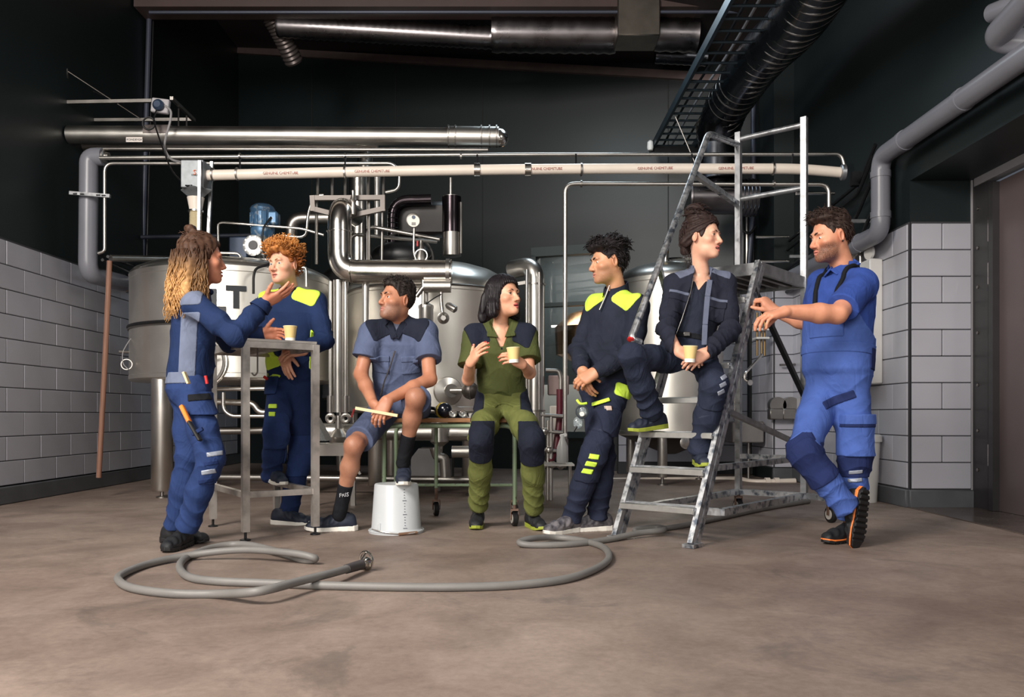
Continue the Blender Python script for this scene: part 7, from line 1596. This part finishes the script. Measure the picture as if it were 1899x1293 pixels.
# ================================================================ PERSON: on the ladder, hair in a bun
def person_ladder():
    pe = thing('person', 'person with hair bun and dark jacket sitting on the ladder steps', 'person', (PX(1268, 5.0), 5.0, 1.02), 'people taking a break')
    T = Torso(P(1272, 655, 5.02), P(1298, 524, 5.05), (-.3, -.95), (-.12, -1)); neck = P(1300, 506, 5.04)
    sR, sL = P(1252, 528, 5.02), P(1345, 526, 5.05); eR, wR = P(1236, 612, 4.88), P(1258, 651, 4.70); eL, wL = P(1354, 615, 4.88), P(1310, 654, 4.70)
    hips = [P(1248, 668, 4.98), P(1304, 668, 5.0)]; kn = [P(1170, 660, 4.72), P(1324, 714, 4.72)]; an = [P(1208, 762, 4.93), P(1298, 832, 4.83)]
    Mb = Mesh(); SK = skinmat('pale skin', (228, 178, 152), lip=(196, 112, 106)); c = P(1302, 441, 5.0); R = facing((.80, -.6, .0), -.05)
    W = make_head(c, R, neck, Mb, fem=1, mouth=.55, smile=.35, neck_r=.046, blush=.4); core(Mb, T, hips, kn, an, [sR, sL], [eR, eL], neck)
    make_arm(Mb, [eR, wR], [.034, .025], dict(fwd=(.72, -.25, -.3), dors=(-.2, -.8, .55), side=1, curl=(.5, .5, .3), spread=.05, thumb=(.1, .5, .1, .2)), s=.92)
    make_arm(Mb, [eL, wL], [.034, .025], dict(fwd=(-.7, -.25, -.35), dors=(.2, -.8, .55), side=-1, curl=(.5, .5, .3), spread=.06, thumb=(.1, .5, .1, .2)), s=.92)
    ch = [loft(T.at(0, 0, -.14), T.at(0, 0, .0), T.rc, T.rc, [(0, .10, .092, .08), (.6, .11, .085, .08), (1, .10, .058, .065)], .03), cap(neck, T.c, .048, .055, .04)]
    lo, hi = bounds(ch); v, q = surf(union(ch), lo, hi, .006); Mb.add(v, q)
    Mb.build('body', SK, pe); add_face(pe, W, R, (.15, 1, 0), fem=1, teeth=True, iris=(84, 66, 48), brow=(52, 38, 32), brow_w=.95)
    JK = cloth('black navy jacket cloth', (34, 37, 50), .12); DT = cloth('dark denim twill', (40, 46, 64), .16, dust=(112, 118, 136)); TEE = cloth('dark jersey', (36, 40, 54), .08); GT = cloth('grey trim', (98, 104, 124), .07)
    pr, ft = legs_cloth(T, hips, kn, an, (.086, .076, .074, .074), .045, 11.5, (.155, .11, .12), cr=.0055); garment('trousers', pr, ft, DT, pe)
    rows = [(0, .125, .10, .10), (.4, .125, .105, .10), (.75, .14, .115, .105), (1, .10, .065, .075)]
    tp = [loft(T.low(0, 0, .02), T.at(0, 0, .005), T.rp, T.rc, rows, .05, .018)]; ut = union(tp)
    D = lambda p: (p-A_(neck)) @ T.up; X = lambda p: (p-A_(neck)) @ T.rc; Y = lambda p: (p-A_(neck)) @ T.fc
    def fv(p): u = D(p); w = .004+.055*np.clip((u+.125)/.12, 0, 1.5); return smax(ut(p)+.004*folds(p, 3, 1.3)+.004*crease(p, T.low(0, .1, .1), .14, T.up, 60, 2), -np.maximum(np.maximum(np.abs(X(p))-w, -(u+.127)), -Y(p))*.8, .003)
    garment('t_shirt', tp, fv, TEE, pe, .005)
    rows = [(0, .165, .135, .125), (.3, .158, .135, .12), (.6, .158, .135, .12), (.85, .165, .125, .12), (1, .125, .08, .09)]
    pr, fs = torso_cloth(T, rows, [sR, sL], [(eR, wR), (eL, wL)], (.070, .062, .056), .018, 12.9, hem=-.01, top=.025, neckp=neck, cr=.006)
    def fj(p):
        u = D(p); w = np.interp(u, [-.45, -.30, -.12, .0, .05], [.095, .072, .052, .050, .055]); sx = X(p)+.005; return smax(fs(p), -np.maximum(np.abs(sx)-w, -(Y(p)-.005))*.85, .004)
    garment('jacket', pr, fj, JK, pe)
    for s, sg in ((sR, 1), (sL, -1)):
        n = nrm(A_(s)-A_(neck)); panel('shoulder_trim', fj, .003, obox(A_(s)*.62+A_(neck)*.38+T.up*.045+T.fc*.02, [n, T.fc, np.cross(n, T.fc)], (.075, .09, .030), .01), .005, GT, pe)
        panel('chest_stripe', fj, .004, T.box(sg*.112, .09, -.115, .062, .09, .010, .003), .0045, GT, pe)
        pk = panel('chest_pocket', fj, .006, T.box(sg*.112, .09, -.185, .055, .09, .06, .005), .005, JK, pe); panel('pocket_flap', fj, .010, T.box(sg*.112, .09, -.145, .058, .09, .022, .004), .0045, JK, pk)
    pts = [T.at(-.05, .098, .0), T.at(-.052, .135, -.11), T.at(-.07, .135, -.28), T.at(-.088, .132, -.40)]
    for a_, b_ in zip(pts[:-1], pts[1:]): MB().bar(Vector(a_), Vector(b_), .032, .008, tuple(T.fc), .003).build('front_placket', GT, pe)
    pts = [T.at(.048, .10, .0), T.at(.05, .137, -.11), T.at(.07, .137, -.28), T.at(.09, .132, -.40)]; MB().tube([Vector(p) for p in pts], .0035, 8).build('zip', STEEL_D, pe)
    stand_collar(pe, None, A_(neck)-T.up*.022, T.up+.12*T.fc*-1, .066, .068, .062, GT, T.fc, 1.7, 'collar', .006)
    bl = panel('belt', lambda p: np.minimum(ft(p), fv(p)), .006, T.box(0, .05, .09, .15, .15, .016, .003, True), .005, BLKC, pe); MB().box(Vector(T.low(.0, .128, .09)), (.04, .012, .026), None, .003).build('buckle', STEEL_D, bl)
    sh_ = ax(kn[1], an[1]); kp = panel('knee_patch', ft, .006, obox(A_(kn[1])+sh_*.03+A_((0, -.05, 0)), [[1, 0, 0], [0, 1, 0], sh_*-1], (.08, .10, .12), .02), .005, DT, pe)
    for k in range(3): panel('knee_stripe', ft, .010, obox(P(1341-3*k, 700+14*k, 4.68), [nrm(A_((1, 0, .5))), [0, 1, 0], nrm(A_((-.5, 0, 1)))], (.022, .09, .012), .002), .0045, STRIPE, kp)
    YG = mat('yellow green tab', (190, 214, 60), .5)
    make_shoe(pe, V((PX(1213, 4.97), 4.965, .632)), (-.88, -.45, -.10), SHOEN, SOLEG, 'sneaker', tongue=YG, sc=.96); make_shoe(pe, V((PX(1297, 4.86), 4.85, .427)), (-.05, -1, -.03), SHOEN, SOLEG, 'sneaker', tongue=YG, sc=.96)
    cup(P(1279, 672, 4.63), 'tan paper cup held by the person on the ladder', (.03, -.05, 1))
    ex = [ell((0, -.05, .155), (.058, .055, .045), k=.02), ell((.0, -.03, .12), (.06, .06, .03), k=.02)]
    for x in (-1, 1): ex.append(flatcap((x*.070, -.02, .05), (x*.072, -.07, -.03), (1, 0, 0), .026, .03, .7, k=.03))
    ex.append(cap((0, -.09, .02), (0, -.10, -.06), .045, .03, k=.03))
    nz = lambda p: .003*np.sin(np.arctan2(p[:, 0], p[:, 2]-.1)*26+p[:, 1]*60)
    f = hair_cap(lambda p: .012+.006*ss(p[:, 2], .03, .1), HL_F, nz, ex, .02)
    st = [dict(n=300, length=.045, dirf=lambda p: nrm(np.cross(p-A_((0, -.05, .15)), A_((.3, .5, .8)))) if p[2] > .12 else nrm(A_((-p[0], -.05-p[1], .13-p[2]))), r0=.0036, r1=.0012, lift=.006, wob=.15)]
    paths = [[(x*.07+rng.normal(0, .004), -.06-.02*rng.random(), -.02-L*t+rng.normal(0, .003)) for t in [j/6 for j in range(7)]] for x in np.linspace(-1, 1, 26) for L in [rng.uniform(.08, .17)]]
    build_hair(pe, W, f, (-.12, -.16, -.12), (.12, .13, .22), hairmat('dark brown hair', (42, 30, 28)), .0042, st, None, paths, (.0022, .0008))
    return pe
# ================================================================ PERSON: blue bib overalls, beard
def person_overalls():
    pe = thing('person', 'bearded person in bright blue bib overalls leaning by the ladder with crossed legs', 'person', (PX(1560, 4.65), 4.65, 0), 'people taking a break')
    T = Torso(P(1552, 694, 4.72), P(1560, 524, 4.76), (-.72, -.7), (-.8, -.6)); neck = P(1563, 497, 4.78)
    sR, sL = P(1524, 526, 4.92), P(1598, 528, 4.60); eR, wR = P(1508, 602, 4.92), P(1436, 577, 5.0); eL, wL = P(1553, 583, 4.40), P(1456, 578, 4.34)
    hips = [P(1530, 708, 4.80), P(1578, 708, 4.66)]; kn = [P(1490, 838, 4.52), P(1586, 848, 4.64)]; an = [P(1568, 940, 4.50), P(1576, 955, 4.70)]
    Mb = Mesh(); SK = skinmat('ruddy skin', (214, 154, 124), lip=(176, 100, 92), beard=(58, 40, 34)); c = P(1541, 441, 4.74); R = facing((-.97, -.2, -.12))
    W = make_head(c, R, neck, Mb, stubble=.95, neck_r=.062, jaw=1.05, smile=.2, blush=.5, sc=1.1); core(Mb, T, hips, kn, an, [sR, sL], [eR, eL], neck)
    make_arm(Mb, [A_(sL)*.7+A_(eL)*.3, eL, A_(eL)*.65+A_(wL)*.35, wL], [.056, .050, .052, .032], dict(fwd=(-.9, -.12, -.2), dors=(-.15, -.25, .95), side=-1, curl=(.4, .55, .35), spread=.14, thumb=(.1, .75, .1, .1)), s=1.06)
    make_arm(Mb, [A_(sR)*.6+A_(eR)*.4, eR, A_(eR)*.65+A_(wR)*.35, wR], [.054, .048, .050, .032], dict(fwd=(-.62, .15, .75), dors=(.5, -.75, .45), side=1, curl=(1.0, 1.1, .6), spread=.02, thumb=(.1, .5, .1, .2)), s=1.04)
    Mb.build('body', SK, pe); add_face(pe, W, R, (.0, 1, -.3), iris=(70, 80, 90), brow=(48, 34, 30), brow_w=1.15)
    PO = cloth('royal blue jersey', (50, 74, 146), .08); OV = cloth('bright blue twill', (70, 95, 164), .09); OVD = cloth('indigo twill', (34, 45, 88), .1)
    pr, ft = legs_cloth(T, hips, kn, an, (.104, .088, .080, .074), .03, 13.1, (.178, .135, .135), .14, cr=.006)
    rows = [(0, .185, .145, .14), (.25, .188, .158, .14), (.55, .194, .16, .14), (.82, .205, .142, .14), (1, .16, .09, .105)]
    prs, fs = torso_cloth(T, rows, [sR, sL], [(eR, wR), (eL, wL)], (.088, .086, .06), 0, 14.4, hem=.0, top=.035, neckp=neck, short=.80, cr=.006); garment('polo_shirt', prs, fs, PO, pe)
    D = lambda p: (p-T.p) @ T.up; X = lambda p: (p-T.p) @ T.rc; Y = lambda p: (p-T.p) @ T.fc
    torso_only = prs[0].f
    def fo(p):
        # bib: the front of the chest up to the breast, sloping down under the arms to the back
        top = np.interp(Y(p), [-.16, -.05, .05, .12], [.20, .20, .26, .36]); bib = np.maximum(torso_only(p)-.010+.003*folds(p, 5, 1.2), (D(p)-top)*.8)
        return smin(ft(p), bib, .02)
    lo, hi = bounds(pr+[prs[0]]); piece('bib_overalls', None, .0062, OV, pe, fo, lo, hi)
    for sg in (1, -1):
        q = [T.low(.075*sg, .158, .30), T.low(.085*sg, .150, .40), T.at(.085*sg, .10, .02), T.at(.08*sg, .02, .085), T.at(.07*sg, -.08, .05), T.at(.04*sg, -.145, -.10), T.low(.02*sg, -.145, .22)]
        pts = fillet([Vector(v) for v in q], .08, 5)
        # keep the strap on the shirt surface
        out = []
        for v in pts:
            p_ = A_(v)[None]; 
            for _ in range(4):
                d = fs(p_); h = .004; g = np.stack([fs(p_+A_(e))-d for e in ((h, 0, 0), (0, h, 0), (0, 0, h))], 1)/h; p_ = (p_-(d[:, None]-.006)*g/np.maximum((g*g).sum(1), .2)[:, None]).astype(np.float32)
            out.append(Vector(p_[0]))
        sm = MB(); sm.tube(out, .014, 8); sm.build('strap', BLKC, pe)
        b0, b1 = out[1], out[3]; MB().bar(b0, b0.lerp(b1, .9), .036, .016, tuple(T.fc), .004).build('strap_buckle', BLACK, pe)
    for sg in (1, -1): MB().bar(Vector(A_(neck)+T.rc*.078*sg-T.fc*.02+T.up*.03), Vector(A_(neck)+T.rc*.02*sg+T.fc*.125-T.up*.055), .055, .010, tuple(T.fc*.6+T.up*.5+T.rc*.5*sg), .004).build('collar', PO, pe)
    stand_collar(pe, None, A_(neck)-T.up*.02, T.up+.2*T.fc*-1, .078, .076, .05, PO, T.fc, 1.8, 'collar_back', .008)
    panel('waist_seam', fo, .004, T.box(0, 0, .13, .25, .22, .028, .004, True), .005, OV, pe)
    panel('bib_pocket', fo, .006, T.box(.0, .14, .24, .10, .08, .055, .004, True), .005, OV, pe)
    bp_ = panel('back_panel', fo, .005, obox(T.low(-.16, -.07, .08), [T.rp, T.fp, T.up], (.07, .09, .06), .01), .005, OVD, pe)
    th = ax(hips[0], kn[0]); s_ = ax(kn[0], an[0]); o = nrm(A_((-.75, -.8, .0)))
    panel('knee_patch', fo, .006, obox(A_(kn[0])+s_*.07+o*.05, [np.cross(s_, o), s_, o], (.088, .145, .12), .02), .005, OVD, pe)
    o2 = nrm(A_((.25, -1, 0)))
    panel('pocket_trim', fo, .006, obox(P(1566, 740, 4.52), [nrm(A_((1, .2, .42))), [0, 1, 0], nrm(A_((-.42, 0, 1)))], (.085, .14, .022), .004), .005, OVD, pe)
    cp = panel('cargo_pocket', fo, .018, obox(P(1597, 815, 4.56), [nrm(A_((1, .25, 0))), [-.25, 1, 0], [0, 0, 1]], (.082, .12, .095), .01), .005, OV, pe)
    panel('cargo_flap', fo, .024, obox(P(1597, 778, 4.56), [nrm(A_((1, .25, 0))), [-.25, 1, 0], [0, 0, 1]], (.086, .12, .028), .004), .005, OV, cp); panel('flap_trim', fo, .022, obox(P(1597, 790, 4.56), [nrm(A_((1, .25, 0))), [-.25, 1, 0], [0, 0, 1]], (.084, .12, .008), .002), .0045, OVD, cp)
    kp = panel('knee_patch', fo, .006, obox(A_(kn[1])+A_((0, -.05, -.04)), [[1, 0, 0], [0, 1, 0], [0, 0, 1]], (.10, .10, .07), .02), .005, OVD, pe)
    for k in range(2): panel('shin_stripe', fo, .010, obox(P(1588, 876+15*k, 4.57), [[1, 0, .1], [0, 1, 0], [-.1, 0, 1]], (.035, .1, .010), .002), .0045, STRIPE, kp)
    OR = mat('orange sole rubber', (238, 128, 60), .5)
    sh1 = make_shoe(pe, V((PX(1573, 4.72), 4.72, 0)), (-.88, -.48, 0), SHOEB, SOLEB, 'boot', tongue=OR, lacem=OR, sc=1.05, midm=OR)
    sh2 = make_shoe(pe, P(1602, 945, 4.49), (-.16, -.06, -1), SHOEB, SOLEB, 'boot', upv=(-.5, .86, .05), sc=1.1, lacem=OR, midm=OR)
    solo('ear_stud', MB().ball(W((-.0905, -.004, -.034)), .0055, 10, 8), mat('black stud', (16, 16, 18), .2), 'small black ear stud in the ear of the bearded person', 'stud')
    f = hair_cap(lambda p: .004+.020*ss(p[:, 2], .05, .11)+.018*ss(p[:, 1], .0, .08)*ss(p[:, 2], .07, .1), [-.07, -.065, -.05, -.028, .034, .026, .0, .042, .076, .080], lambda p: .003*np.sin(p[:, 0]*150+p[:, 1]*40)*np.sin(p[:, 1]*130))
    build_hair(pe, W, f, (-.12, -.14, -.11), (.12, .16, .19), hairmat('dark brown short hair', (44, 32, 28)), .0042, [dict(n=520, length=.028, dirf=lambda p: A_((p[0]*2, .5, .5)) if p[2] > .07 else A_((0, -.3, -.6)), r0=.0032, r1=.001, lift=.003, wob=.2)])
    return pe
PEOPLE = [person_long_hair, person_ginger, person_shorts, person_olive, person_dark_lime, person_ladder, person_overalls]

for fn in PEOPLE:
    fn()
